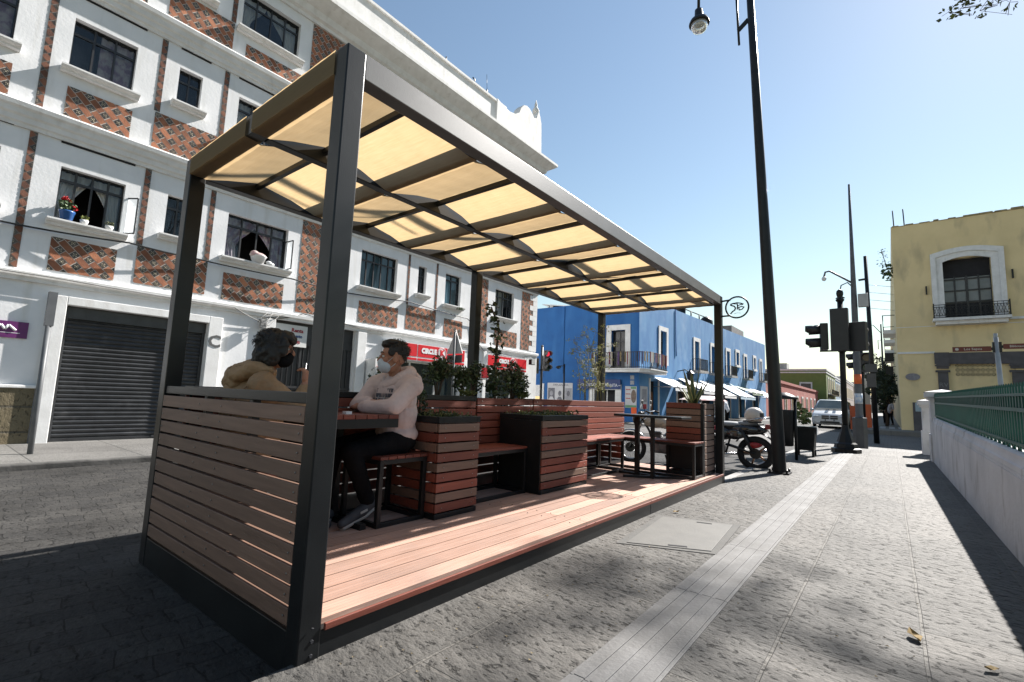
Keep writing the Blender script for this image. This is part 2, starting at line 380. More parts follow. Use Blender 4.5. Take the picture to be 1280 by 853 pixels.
# small litter: fallen leaves
LEAFY = M('dry_leaf', (.30, .20, .06), (.18, .12, .04), 20, .8)
for i, (x, y, s, lab) in enumerate([(.05, 3.2, .052, 'curled yellow dry leaf lying on the paving near the railing wall'), (-1.74, 4.98, .035, 'small brown leaf on the paving beside the deck edge'),
                                (.30, 3.05, .035, 'small dry brown leaf beside the wall shadow')]):
    g = MB()
    a = rng.uniform(0, 6); ca, sa = math.cos(a), math.sin(a)
    for (u0, u1, w0, w1, z0, z1) in [(-1, -.4, .05, .45, .1, .25), (-.4, .3, .45, .5, .25, .1), (.3, 1, .5, .02, .1, .4)]:
        def P(u, w, z): return (x + s * (u * ca - w * sa), y + s * (u * sa + w * ca), .006 + s * z)
        g.quad(P(u0, -w0, z0 + .15), P(u0, 0, z0), P(u1, 0, z1), P(u1, -w1, z1 + .15)); g.quad(P(u0, 0, z0), P(u0, w0, z0 + .2), P(u1, w1, z1 + .2), P(u1, 0, z1))
    tag(g.build('dry_leaf', LEAFY), lab, 'leaf', 'fallen leaves on the paving')
g = MB()
for i in range(260):
    x = rng.uniform(-1.85, .7); y = rng.uniform(1.2, 9) if i % 3 else rng.uniform(1.2, 4)
    s = rng.uniform(.004, .011); a = rng.uniform(0, 6)
    if -1.08 < x < -.74: continue
    g.add([(x + s * math.cos(a + k * 1.6), y + s * math.sin(a + k * 1.6) * .6, .004 + .004 * (k % 2)) for k in range(4)], [(0, 1, 2, 3)])
o = g.build('leaf_litter', M('tiny_litter', (.20, .16, .09), (.10, .075, .04), 50, .9, island=.5)); tag(o, 'scattered tiny dry leaf scraps over the paving', 'litter', kind='stuff')
# ------------------------------------------------------------------ facade tools
def wall_holes(mb, P, u0, u1, v0, v1, holes, depth, mi=0, ri=0):
    us = sorted({u0, u1, *[h[0] for h in holes], *[h[1] for h in holes]}); vs = sorted({v0, v1, *[h[2] for h in holes], *[h[3] for h in holes]})
    us = [u for u in us if u0 <= u <= u1]; vs = [v for v in vs if v0 <= v <= v1]
    for a, b in zip(us, us[1:]):
        run = None
        for c, d in zip(vs, vs[1:]):
            m = ((a + b) / 2, (c + d) / 2)
            if any(h[0] < m[0] < h[1] and h[2] < m[1] < h[3] for h in holes): continue
            mb.quad(P(a, c, 0), P(b, c, 0), P(b, d, 0), P(a, d, 0), mi)
    for a, b, c, d in holes:
        mb.quad(P(a, c, 0), P(a, d, 0), P(a, d, -depth), P(a, c, -depth), ri); mb.quad(P(b, d, 0), P(b, c, 0), P(b, c, -depth), P(b, d, -depth), ri)
        mb.quad(P(a, d, 0), P(b, d, 0), P(b, d, -depth), P(a, d, -depth), ri); mb.quad(P(b, c, 0), P(a, c, 0), P(a, c, -depth), P(b, c, -depth), ri)
def pbox(mb, P, u0, u1, v0, v1, d0, d1, mi=0):
    vs = [P(u, v, d) for d in (d0, d1) for v in (v0, v1) for u in (u0, u1)]
    return mb.add(vs, [(0, 2, 3, 1), (4, 5, 7, 6), (0, 1, 5, 4), (2, 6, 7, 3), (0, 4, 6, 2), (1, 3, 7, 5)], mi)
def clip(poly, u0, u1, v0, v1):
    for ax, lim, sg in ((0, u0, 1), (0, u1, -1), (1, v0, 1), (1, v1, -1)):
        out = []
        for i in range(len(poly)):
            p, q = poly[i], poly[(i + 1) % len(poly)]; a = (p[ax] - lim) * sg; b = (q[ax] - lim) * sg
            if a >= 0: out.append(p)
            if (a >= 0) != (b >= 0):
                t = a / (a - b); out.append((p[0] + t * (q[0] - p[0]), p[1] + t * (q[1] - p[1])))
        poly = out
        if len(poly) < 3: return []
    return poly
def tiles(mb, P, u0, u1, v0, v1, d=.006, ang=-45, h=.115, L_=.235, g=.011, shift=.5, plain=False):
    """a field of diagonal bricks with a small patterned tile set between every two (mats: mortar, brick, dark, cream)"""
    mb.quad(P(u0, v0, d), P(u1, v0, d), P(u1, v1, d), P(u0, v1, d), 0)
    ca, sa = math.cos(R(ang)), math.sin(R(ang)); cu, cv = (u0 + u1) / 2, (v0 + v1) / 2
    rad = math.hypot(u1 - u0, v1 - v0) / 2 + .3; per = h + L_
    def put(s0, s1, t0, t1, mi, dd, diamond=0):
        if diamond:
            a, b, r = (s0 + s1) / 2, (t0 + t1) / 2, (s1 - s0) / 2 * diamond
            q = [(a - r, b), (a, b - r), (a + r, b), (a, b + r)]
        else: q = [(s0, t0), (s1, t0), (s1, t1), (s0, t1)]
        q = clip([(cu + s * ca - t * sa, cv + s * sa + t * ca) for s, t in q], u0, u1, v0, v1)
        if q: mb.add([P(a, b, d + dd) for a, b in q], [tuple(range(len(q)))], mi)
    k = int(rad / h) + 1
    for i in range(-k, k + 1):
        t0 = i * h; n = int(rad / per) + 2; o = (i * shift % 1) * per
        for j in range(-n, n + 1):
            s = j * per + o
            j1 = rng.uniform(-.002, .002)
            put(s + g / 2, s + h - g / 2, t0 + g / 2, t0 + h - g / 2, 2, .003)
            put(s + .02, s + h - .02, t0 + .02, t0 + h - .02, 3, .0045, 1.0)
            put(s + .036, s + h - .036, t0 + .036, t0 + h - .036, 2, .006)
            put(s + h * .43, s + h * .57, t0 + h * .43, t0 + h * .57, 3, .0075)
            put(s + h + g / 2 + j1, s + per - g / 2 + j1, t0 + g / 2, t0 + h - g / 2, 1, .003)
TM = [MORTAR, BRICK, TILE_D, TILE_P]
TMS = [M('dark_grout', (.20, .18, .16), (.13, .115, .10), 20, .9), M('dark_strip_brick', (.20, .085, .05), (.13, .055, .035), 7, .85, .3, 60, island=.4), TILE_D, M('strip_tile_glaze', (.26, .22, .16), (.15, .13, .10), 14, .4, island=.4)]

def window(parent, P, u0, u1, v0, v1, depth, cols, trans=.0, curtain=None, cside='both', sill=True, sw=.12, sd=.17, open_to=None, glassm=None):
    """steel casement: part 'window' with frame, pane, curtain and sill below it"""
    g = MB(); t = .022
    w = (u1 - u0) / cols
    for i in range(cols + 1):
        u = u0 + i * w; a = t if i in (0, cols) else t * .7
        pbox(g, P, max(u - a, u0), min(u + a, u1), v0, v1, -depth - .02, -depth + .02)
    zs = [v0, v1] + ([v1 - trans] if trans else [])
    for z in zs: pbox(g, P, u0 + .001, u1 - .001, max(z - t, v0), min(z + t, v1), -depth - .017, -depth + .017)
    wo = g.build('window', WINM, parent)
    g = MB(); g.quad(P(u0, v0, -depth - .005), P(u1, v0, -depth - .005), P(u1, v1, -depth - .005), P(u0, v1, -depth - .005))
    gp = MB()
    if open_to:   # leave the opened leaf's place empty
        a, b = open_to
        gp.quad(P(u0, v0, -depth - .005), P(a, v0, -depth - .005), P(a, v1, -depth - .005), P(u0, v1, -depth - .005))
        gp.quad(P(b, v0, -depth - .005), P(u1, v0, -depth - .005), P(u1, v1, -depth - .005), P(b, v1, -depth - .005))
        if trans: gp.quad(P(a, v1 - trans, -depth - .005), P(b, v1 - trans, -depth - .005), P(b, v1, -depth - .005), P(a, v1, -depth - .005))
        g = gp
    g.build('pane', glassm or GLASS, wo)
    g = MB(); q = .9
    pbox(g, P, u0 - .35, u1 + .35, v0 - .3, v1 + .25, -depth - q, -depth - q + .02)
    for (a, b) in ((u0 - .37, u0 - .35), (u1 + .35, u1 + .37)): pbox(g, P, a, b, v0 - .3, v1 + .25, -depth - q, -depth - .03)
    pbox(g, P, u0 - .35, u1 + .35, v1 + .25, v1 + .27, -depth - q, -depth - .03); pbox(g, P, u0 - .35, u1 + .35, v0 - .32, v0 - .3, -depth - q, -depth - .03)
    g.build('room', DARKROOM, wo)
    if curtain:
        cm, spans = curtain
        g = MB()
        for (a0, a1, tie) in spans:   # gathered cloth; tie: drawn aside towards its outer edge at mid height
            nu, nv = 22, 10; vs = []
            for j in range(nv + 1):
                f = j / nv; z = v1 - .03 - f * (v1 - v0 - .05)
                k = 1.0
                if tie: k = 1 - .62 * math.sin(min(f / .72, 1) * math.pi / 2) ** 1.6 if f < .72 else .38 + (f - .72) * .25
                for i in range(nu + 1):
                    e = i / nu
                    uu = a0 + (a1 - a0) * e * k if tie >= 0 else a1 - (a1 - a0) * (1 - e) * k
                    if tie == 0: uu = a0 + (a1 - a0) * e
                    vs.append(P(uu, z, -depth - .09 + .018 * math.sin(e * 28 + f * 1.5) + .008 * math.sin(e * 61)))
            g.add(vs, [(j * (nu + 1) + i, j * (nu + 1) + i + 1, (j + 1) * (nu + 1) + i + 1, (j + 1) * (nu + 1) + i) for j in range(nv) for i in range(nu)], 0, True)
        g.build('curtain', cm, wo)
    if sill:
        g = MB(); m = .10
        prof = [(0, v0 - sw), (sd * .55, v0 - sw), (sd * .62, v0 - sw * .72), (sd * .85, v0 - sw * .6), (sd, v0 - sw * .35), (sd, v0 - .012), (-depth + .02, v0 - .004), (-depth + .02, v0 - sw)]
        vs = [P(u, z, d) for u in (u0 - m, u1 + m) for d, z in prof]; n = len(prof)
        # keep the part inside the opening narrower than the wall reveal
        for k_, u in enumerate((u0 + .002, u1 - .002)):
            pass
        prof2 = [p for p in prof]
        prof = prof[:6] + [(.001, v0 - .008), (.001, v0 - sw)]
        vs = [P(u, z, d) for u in (u0 - m, u1 + m) for d, z in prof]; n = len(prof)
        g.add(vs, [tuple(range(n)), tuple(reversed(range(n, 2 * n)))] + [(i, i + n, (i + 1) % n + n, (i + 1) % n) for i in range(n)])
        g.build('sill', TRIM, wo, fix=True, bevel=.006)
    return wo

# ------------------------------------------------------------------ white corner building
XW = -11.5
PW = lambda u, v, d: (XW + d, u, v)
wb = thing('corner_building', 'white three-storey corner building with brick and tile panels between its windows', 'building', (XW, 6.5, 0))
YA, YE = -7.0, 16.15
# windows: (u0,u1,v0,v1,cols,transom,curtain)
SM = lambda a, b: [(a + .02, b - .02, 0)]
bays = []   # filled per storey
F = {1: (4.0, 5.0), 2: (6.76, 7.73), 3: (9.38, 10.38)}
win = []
cur_tied = lambda a, b: [(a + .03, a + (b - a) * .5, 1), (a + (b - a) * .5, b - .03, -1)]
win += [(-.55, .60, 3.95, 4.93, 4, .24, None), (1.35, 2.28, 3.92, 4.90, 4, .22, (CURT, cur_tied(1.35, 2.28))), (2.97, 3.40, 4.12, 4.97, 2, .25, None),
        (4.13, 5.50, 3.96, 4.97, 4, .25, (CURT_P, [(4.15, 4.85, 1), (4.75, 5.48, -1)])), (7.60, 8.86, 4.02, 5.08, 5, .27, (CURT_B, [(7.62, 8.84, 0)])),
        (9.68, 10.02, 4.2, 5.1, 2, .3, None), (10.86, 11.60, 4.08, 5.14, 2, .2, (CURT_B, [(11.05, 11.58, 0)])), (13.45, 14.58, 4.08, 5.14, 4, .27, (CURT, [(13.47, 14.2, 0)]))]
for s, (z0, z1) in ((2, F[2]), (3, F[3])):
    win += [(-.45, .53, z0, z1, 3, .25, (CURT_P, [(-.43, .5, 0)])), (1.24, 2.18, z0 - .02, z1, 3, .25, (CURT_P, [(1.66, 2.17, 0)])), (2.90, 3.33, z0 + .2, z1 + .02, 2, .25, None),
            ((4.08, 5.45) if s == 2 else (3.96, 5.32)) + (z0, z1, 4, .25, (CURT, [(4.0 if s == 3 else 4.1, 4.55, 1), (4.55, 5.3, -1)])), (7.6, 8.86, z0, z1, 5, .25, (CURT, [(7.62, 8.84, 0)])),
            (9.68, 10.02, z0 + .2, z1, 2, .25, None), (10.86, 11.6, z0, z1, 2, .25, (CURT, [(10.9, 11.5, 0)])), (13.45, 14.58, z0, z1, 4, .25, (CURT, [(13.47, 14.56, 0)]))]
ground = [(1.68, 3.95, -.02, 2.42), (5.38, 7.60, -.02, 2.74), (8.55, 11.72, .35, 2.07), (13.05, 15.36, -.02, 2.07)]
g = MB()
wall_holes(g, PW, YA, YE, -.1, 11.5, [w[:4] for w in win] + ground, .16)
g.quad(PW(YE, -.1, 0), (XW - 14, YE, -.1), (XW - 14, YE, 11.5), PW(YE, 11.5, 0))
g.quad(PW(YA, -.1, 0), PW(YA, 11.5, 0), (XW - 14, YA, 11.5), (XW - 14, YA, -.1))
g.quad((XW - 14, YA, -.1), (XW - 14, YA, 11.5), (XW - 14, YE, 11.5), (XW - 14, YE, -.1))
g.build('wall', WHITE, wb)
g = MB(); g.box(XW - 14, XW, YA, YE, 11.42, 11.5); g.build('roof', CEMENT, wb)
for w in win:
    opn = None
    if abs(w[0] - 1.35) < .01: opn = (1.35 + .2325, 2.28 - .2325)
    if abs(w[0] - 4.13) < .01: opn = (4.13 + .33, 4.13 + 1.02)
    if abs(w[0] - 10.86) < .01: opn = (10.86, 11.2)
    win_o = window(wb, PW, *w[:4], .13, w[4], w[5], w[6], open_to=opn)
    if abs(w[0] - 1.35) < .01:    # its casement stands open over the street
        g = MB(); a = Vector(PW(2.28, 3.95, -.1)); b = Vector(PW(2.46, 3.95, .16)); h = Vector((0, 0, .70))
        for p, q in ((a, b), (a + h, b + h), (a, a + h), (b, b + h)): g.beam(p, q, .022, .022)
        sh = g.build('sash', WINM, win_o); 
        g = MB(); g.quad(a, b, b + h, a + h); g.build('sash_pane', G_glass('open_sash_glass', clear=.985, tcol=.96), win_o)
    if abs(w[0] - 4.13) < .01 and w[2] < 5:
        g = MB(); a = Vector(PW(5.5, 3.98, -.1)); b = Vector(PW(5.53, 3.98, .22)); h = Vector((0, 0, .70))
        for p, q in ((a, b), (a + h, b + h), (a, a + h), (b, b + h)): g.beam(p, q, .022, .022)
        g.build('sash', WINM, win_o); g = MB(); g.quad(a, b, b + h, a + h); g.build('sash_pane', G_glass('open_sash_glass', clear=.985, tcol=.96), win_o)
# cornices: swept profiles (v, d)
def cornice(name, prof, y0=YA, y1=YE, endd=True, m=TRIM):
    g = MB(); n = len(prof)
    e = max(d for v, d in prof)
    vs = [PW(y0, v, d) for v, d in prof] + [PW(y1 + d, v, d) for v, d in prof] + [(XW - 6, y1 + d, v) for v, d in prof]
    fs = [tuple(reversed(range(n)))]
    for k in (0, 1): fs += [(k * n + i, k * n + i + 1, (k + 1) * n + i + 1, (k + 1) * n + i) for i in range(n - 1)]
    g.add(vs, fs); return g.build(name, m, wb, fix=False)
cornice('cornice', [(5.36, .002), (5.36, .035), (5.42, .045), (5.44, .08), (5.52, .09), (5.55, .13), (5.63, .145), (5.66, .19), (5.73, .205), (5.76, .19), (5.78, .002)])
cornice('cornice', [(8.19, .002), (8.19, .035), (8.25, .045), (8.27, .08), (8.35, .09), (8.38, .13), (8.47, .145), (8.5, .19), (8.58, .205), (8.61, .19), (8.63, .002)])
cornice('ledge', [(2.74, .002), (2.74, .05), (2.80, .06), (2.82, .10), (2.89, .105), (2.915, .09), (2.93, .002)])
cornice('cornice', [(10.66, .002), (10.66, .05), (10.74, .06), (10.78, .14), (10.92, .20), (11.06, .42), (11.14, .52), (11.24, .52), (11.28, .46), (11.40, .30), (11.5, .2), (11.52, .002)])
# parapet with a curled end piece
g = MB(); g.box(XW - .22, XW - .02, YA, 13.6, 11.5, 12.42); g.box(XW - .26, XW + .04, YA, 13.6, 12.42, 12.5); g.build('parapet', TRIM, wb)
crest = [(13.0, 11.5), (13.0, 12.56), (13.4, 12.46), (13.8, 12.42), (14.15, 12.5), (14.38, 12.68), (14.5, 12.95), (14.68, 13.16), (14.9, 13.25), (15.12, 13.22), (15.3, 13.1), (15.45, 12.98), (15.6, 13.05), (15.68, 13.3), (15.76, 13.5), (15.86, 13.3), (15.98, 13.0), (16.0, 12.7), (16.05, 11.5)]
g = MB(); g.prism(crest, 'X', XW - .3, XW + .05); g.build('crest', TRIM, wb, fix=True, bevel=.02)
g = MB(); g.lathe([(.02, 0), (.12, .02), (.16, .12), (.10, .24), (.05, .3), (.07, .36), (.05, .46), (.01, .62)], (XW - .12, 15.76, 13.4), 12); g.build('finial', TRIM, wb)
# narrow tiled strips and broad brick columns, brick panels under the windows
def strip(u0, u1, v0, v1): g = MB(); tiles(g, PW, u0, u1, v0, v1, h=.105, L_=.12); g.build('tiled_strip', TMS, wb)
def column(u0, u1, v0, v1): g = MB(); tiles(g, PW, u0, u1, v0, v1); g.build('brick_column', TM, wb)
def panel(u0, u1, v0, v1): g = MB(); tiles(g, PW, u0, u1, v0, v1); g.build('brick_panel', TM, wb)
for u0, u1 in ((.90, 1.0), (2.55, 2.65), (3.74, 3.84), (9.26, 9.34), (10.43, 10.51)):
    top1 = 5.35
    mid = u0 > 2 
    strip(u0, u1, 2.95 if not mid else 3.78, top1); strip(u0, u1, 5.8 if not mid else 6.6, 8.17); strip(u0, u1, 8.65 if not mid else 9.4, 10.64)
for a, b in ((-.55, .60), (1.36, 2.28), (4.15, 5.50), (7.62, 8.98), (10.88, 11.75), (13.46, 14.84)): panel(a, b, 3.0, 3.6)
for a, b in ((-.45, .57), (1.27, 2.22), (4.1, 5.45), (7.6, 8.86), (10.86, 11.7), (13.45, 14.6)): panel(a, b, 5.8, 6.4); panel(a, b, 8.66, 9.06)
for a, b in ((2.58, 3.82), (9.28, 10.5)): panel(a, b, 3.03, 3.77); panel(a, b, 5.82, 6.58); panel(a, b, 8.67, 9.38)
for a, b in ((5.84, 7.06), (12.42, 13.02)): column(a, b, 2.99, 5.35); column(a, b, 5.8, 8.17); column(a - .2 if a < 6 else a, b, 8.66, 10.64)
for z0, z1 in ((2.99, 5.35), (5.8, 8.17), (8.66, 10.64)):
    column(15.1, 15.7, z0, z1)
    g = MB(); k = 0; z = z0
    while z < z1 - .1:
        w = .28 if k % 2 else .50
        pbox(g, PW, YE - w, YE + .015, z + .004, min(z + .21, z1) - .004, .001, .018); z += .21; k += 1
    g.build('quoins', TRIM, wb)
    column(15.7, 15.86, z0, z1)
# raised surrounds round the windows (a thin plaster order) and the dark slots under the cornices
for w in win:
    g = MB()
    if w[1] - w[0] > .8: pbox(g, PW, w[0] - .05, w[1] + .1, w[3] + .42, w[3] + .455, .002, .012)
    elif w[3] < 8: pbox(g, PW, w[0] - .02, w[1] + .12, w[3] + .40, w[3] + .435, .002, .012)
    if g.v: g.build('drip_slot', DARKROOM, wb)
# ground floor
g = MB(); pbox(g, PW, 1.46, 1.68, -.02, 2.57, .001, .11); pbox(g, PW, 3.95, 4.22, -.02, 2.57, .001, .11); pbox(g, PW, 1.68, 3.95, 2.42, 2.57, .001, .11)
g.build('door_surround', TRIM, wb, bevel=.01)
SHUT = M('dark_roller_shutter', (.035, .036, .038), (.05, .052, .055), 6, .38, metal=.35, c3=(.09, .09, .09), c3scale=3, c3lo=.6, c3hi=.8)
g = MB(); z = .0; prof = []
while z < 2.2:
    for dz, dd in ((0, -.10), (.012, -.085), (.045, -.078), (.06, -.085), (.068, -.10)): prof.append((z + dz, dd))
    z += .078
vs = [PW(u, min(v, 2.2), d) for u in (1.69, 3.94) for v, d in prof]; n = len(prof)
g.add(vs, [(i, n + i, n + i + 1, i + 1) for i in range(n - 1)])
pbox(g, PW, 1.69, 3.94, 2.2, 2.41, -.12, -.03)
pbox(g, PW, 1.685, 1.74, -.02, 2.2, -.10, -.06); pbox(g, PW, 3.89, 3.945, -.02, 2.2, -.10, -.06)
pbox(g, PW, 1.70, 3.93, -.02, .06, -.105, -.07); pbox(g, PW, 3.2, 3.5, .04, .075, -.07, -.05)
g.build('roller_shutter', SHUT, wb)
text('lettering', 'C', .36, PW(4.085, 2.03, .115), (0, 1, 0), (0, 0, 1), M('grey_letter', (.09, .09, .09), rough=.6), wb, bold=.008)
# stone dado at the near end
DADO = paving_material('mossy_stone_dado', (.14, .115, .07), (.22, .17, .105), (.08, .07, .05), .42, .36, .02, .8, 16, off=(0, 0, 0))
g = MB(); pbox(g, PW, YA, 1.44, -.05, .93, .001, .05)
o = g.build('stone_dado', DADO, wb)
nt = DADO.node_tree; mp = [n for n in nt.nodes if n.type == 'MAPPING'][0]; mp.inputs['Rotation'].default_value = (R(90), 0, R(90))
g = MB(); pbox(g, PW, .66, .92, .52, .74, .051, .056); g.build('dado_patch', BRICK, wb)
g = MB(); pbox(g, PW, YA, 1.45, .93, .985, .001, .075); g.build('dado_cap', TRIM, wb, bevel=.012)
# grille door with the rental board
g = MB(); pbox(g, PW, 5.38, 7.6, -.02, 2.74, -.14, -.12)
for u in (6.1, 6.6): pbox(g, PW, u, u + .05, 0, 2.7, -.12, -.09)
for k in range(17): pbox(g, PW, 5.45 + k * .125, 5.465 + k * .125, 0, 2.2, -.12, -.095)
pbox(g, PW, 5.4, 7.58, 2.18, 2.24, -.12, -.08); pbox(g, PW, 5.4, 7.58, 1.1, 1.16, -.12, -.08)
d = g.build('door', WINM, wb)
g = MB(); g.tube([PW(6.28, .1, -.05), PW(6.28, 1.75, -.05)], .012, 6); g.build('handle', M('bright_bar_steel', (.5, .5, .5), rough=.3, metal=.8), d)
g = MB(); pbox(g, PW, 7.62, 7.9, -.02, 2.72, .001, .10); g.build('pilaster', TRIM, wb, bevel=.01)
g = MB(); pbox(g, PW, 5.14, 5.37, -.02, 2.72, .001, .08); g.build('pilaster', TRIM, wb, bevel=.01)
# convenience store front: glazing, red fascia
RED = M('red_sign_face', (.62, .012, .022), (.56, .01, .02), 3, .35)
SIGNW = M('white_sign_face', (.82, .82, .82), rough=.4)
ALU = M('aluminium_frame', (.55, .56, .57), rough=.35, metal=.6)
STOREG = G_glass('shop_glass', (.03, .045, .05), .5)
for (u0, u1, v0, doors) in ((8.55, 11.72, .35, 3), (13.05, 15.36, -.02, 3)):
    g = MB()
    for k in range(doors + 1):
        u = u0 + (u1 - u0) * k / doors; pbox(g, PW, max(u - .035, u0), min(u + .035, u1), v0, 2.07, -.12, -.06)
    pbox(g, PW, u0, u1, 2.02, 2.068, -.125, -.055); pbox(g, PW, u0, u1, v0, v0 + .06, -.122, -.058)
    so = g.build('shop_window', ALU, wb)
    g = MB(); g.quad(PW(u0, v0, -.09), PW(u1, v0, -.09), PW(u1, 2.07, -.09), PW(u0, 2.07, -.09)); g.build('pane', STOREG, so)
    g = MB(); pbox(g, PW, u0 - .3, u1 + .3, v0 - .1, 2.3, -3.2, -3.1); pbox(g, PW, u0 - .3, u1 + .3, v0 - .1, v0, -3.1, -.17); pbox(g, PW, u0 - .3, u1 + .3, 2.25, 2.3, -3.1, -.17)
    g.build('room', M('shop_interior', (.10, .11, .12), (.06, .07, .08), 2, .9), so)
    g = MB()
    for k in range(4):
        for j in range(3): pbox(g, PW, u0 + .2 + k * .7, u0 + .75 + k * .7, .4 + j * .5, .72 + j * .5, -1.8, -1.5, 0)
    g.build('goods_shelf', M('shelf_goods', (.22, .22, .22), (.10, .14, .16), 18, .8, lo=.45, hi=.55), so)
def fascia(u0, u1, splits, tx, depth, sz, v0=2.08, v1=2.60):
    fo = thing('shop_sign', 'x', 'sign', PW((u0 + u1) / 2, v0, .1))
    g = MB(); pbox(g, PW, u0, u1, v0, v1, .002, depth); g.build('sign_box', SIGNW, fo)
    g = MB(); e = [u0] + splits + [u1]
    for a, b in zip(e, e[1:]): pbox(g, PW, a + .02, b - .02, v0 + .13, v1 - .015, depth, depth + .008); pbox(g, PW, a + .02, b - .02, v0 + .015, v0 + .085, depth, depth + .008)
    g.build('red_panel', RED, fo)
    text('lettering', 'CIRCLE', sz, PW(tx - .12, v0 + .325, depth + .012), (0, 1, 0), (0, 0, 1), SIGNW, fo, bold=.016, xs=.92)
    kx = tx + .43
    g = MB(); g.lathe([(.19, 0), (.19, .008)], PW(kx, v0 + .32, depth + .0085), 28, smooth=False, T=Matrix.Rotation(R(90), 3, 'Y')); g.build('roundel', SIGNW, fo)
    g = MB(); g.torus(PW(kx, v0 + .32, depth + .016), (.165), .008, 'X'); g.build('roundel_ring', RED, fo)
    text('emblem_letter', 'K', .27, PW(kx, v0 + .315, depth + .021), (0, 1, 0), (0, 0, 1), RED, fo, bold=.014)
    return fo
f1 = fascia(8.5, 11.75, [9.66, 10.93], 10.25, .20, .205); f1['label'] = 'long red and white shop sign above the wide store window beside the seated man'
f2 = fascia(13.02, 15.40, [14.76], 14.08, .12, .19); f2['label'] = 'shorter red and white shop sign over the doorway at the building corner'
# corner pier with a flared foot
g = MB(); pbox(g, PW, 15.38, 16.18, -.1, 2.72, .001, .06); pbox(g, PW, 15.3, 16.24, -.1, .98, .001, .12); pbox(g, PW, 15.36, 16.2, .98, 1.04, .001, .09); g.build('pier', TRIM, wb, bevel=.012)
for a, b, d in ((11.76, 12.0, .05), (12.86, 13.03, .07)): g = MB(); pbox(g, PW, a, b, -.1, 2.72, .001, d); g.build('pilaster', TRIM, wb, bevel=.012)
# little projecting sign
o = thing('blade_sign', 'small red and white projecting sign box beside the corner doorway', 'sign', PW(12.75, 1.8, .1))
g = MB(); pbox(g, PW, 12.72, 12.80, 1.66, 2.14, .10, .52); g.build('sign_box', M('grey_sign_back', (.55, .55, .55), rough=.5), o)
g = MB(); g.quad((XW + .13, 12.718, 1.72), (XW + .49, 12.718, 1.72), (XW + .49, 12.718, 2.1), (XW + .13, 12.718, 2.1)); g.build('sign_face', RED, o)
g = MB(); pbox(g, PW, 12.74, 12.78, 1.95, 1.98, .0, .10); pbox(g, PW, 12.74, 12.78, 1.72, 1.75, .0, .10); g.build('bracket', WINM, o)
# purple name plate, rental board
o = thing('wall_sign', 'purple wall sign with a white zigzag emblem on the white facade', 'sign', PW(.9, 1.9, .02))
g = MB(); pbox(g, PW, .30, 1.25, 1.76, 2.035, .004, .03); g.build('board', M('purple_sign_face', (.12, .018, .12), (.10, .014, .10), 3, .4), o)
g = MB()
zz = [(-.125, -.03), (-.055, .045), (-.005, -.03), (.035, .045), (.125, -.04)]
for (u_, v_), (u2, v2) in zip(zz, zz[1:]): g.tube([PW(.98 + u_, 1.925 + v_, .033), PW(.98 + u2, 1.925 + v2, .033)], .019, 8)
g.build('emblem', SIGNW, o)
g = MB(); pbox(g, PW, .3, 1.16, 1.838, 1.846, .03, .032); g.build('rule', SIGNW, o)
o = thing('rental_board', 'white rental notice board with red and blue words hung on the dark grille door', 'notice', PW(5.8, 2.4, .0))
g = MB(); pbox(g, PW, 5.40, 6.24, 2.13, 2.66, -.07, -.055); g.build('board', M('notice_white', (.62, .62, .6), (.55, .55, .53), 4, .6), o)
REDT = M('red_print', (.30, .02, .03), rough=.6); BLUT = M('blue_print', (.03, .07, .20), rough=.6)
text('red_words', 'Renta', .13, PW(5.98, 2.53, -.053), (0, 1, 0), (0, 0, 1), REDT, o, bold=.004)
text('blue_words', 'Departamento', .115, PW(5.84, 2.39, -.053), (0, 1, 0), (0, 0, 1), BLUT, o, bold=.004, xs=.8)
text('phone_words', '95', .10, PW(6.02, 2.24, -.053), (0, 1, 0), (0, 0, 1), REDT, o, bold=.003)
# wall lamp and small junction boxes near the corner
o = thing('floodlight', 'small black floodlight on an arm at the white building corner', 'lamp', PW(15.5, 2.6, .3))
g = MB(); g.box(XW + .22, XW + .36, 15.40, 15.66, 2.40, 2.62); g.build('housing', BLACKM, o, bevel=.01)
g = MB(); g.box(XW + .361, XW + .366, 15.42, 15.64, 2.42, 2.60); g.build('lens', M('lamp_lens', (.5, .5, .48), rough=.2), o)
g = MB(); g.tube([PW(15.53, 2.66, 0), PW(15.53, 2.7, .2), PW(15.53, 2.62, .28)], .015, 6); g.build('arm', TRIM, o)
# wires on the facade
def wire(pts, r=.012, sag=.0, label='', grp=None, m=BLACKM, nm='cable'):
    out = []
    for a, b in zip(pts, pts[1:]):
        a = Vector(a); b = Vector(b)
        for i in range(8): t = i / 8; p = a.lerp(b, t); p.z -= sag * 4 * t * (1 - t); out.append(p)
    out.append(Vector(pts[-1]))
    g = MB(); g.tube(out, r, 6); return tag(g.build(nm, m), label, 'cable', grp)
wire([PW(-4, 3.72, .1), PW(.9, 3.66, .07), PW(2.4, 3.74, .2), PW(3.6, 3.74, .1), PW(5.6, 3.74, .2), PW(7.1, 3.72, .07), PW(9.3, 3.86, .1), PW(11.9, 3.74, .08), PW(12.3, 3.62, .05), PW(12.36, 3.0, .03)], .016, .015, 'thick black cable strung across the white facade under the first floor sills')
wire([PW(-4, 2.88, .13), PW(1.5, 2.86, .125), PW(4.4, 2.84, .13), PW(5.05, 2.60, .06)], .012, .02, 'thin grey cable running along the ledge above the roller shutter', m=CEMENT)
wire([PW(5.2, 2.74, .06), PW(6.0, 2.95, .1), PW(9.2, 2.84, .13), PW(12.6, 2.86, .12), PW(13.0, 2.7, .05), PW(16.1, 2.66, .05)], .010, .05, 'thin black cable looping along the ledge above the red signs')
o = thing('wire_box', 'small grey cable junction with loose wires beside the rental board', 'junction box', PW(5.1, 2.6, .05))
g = MB(); pbox(g, PW, 4.98, 5.12, 2.46, 2.66, .10, .17); g.build('housing', CEMENT, o, bevel=.01)
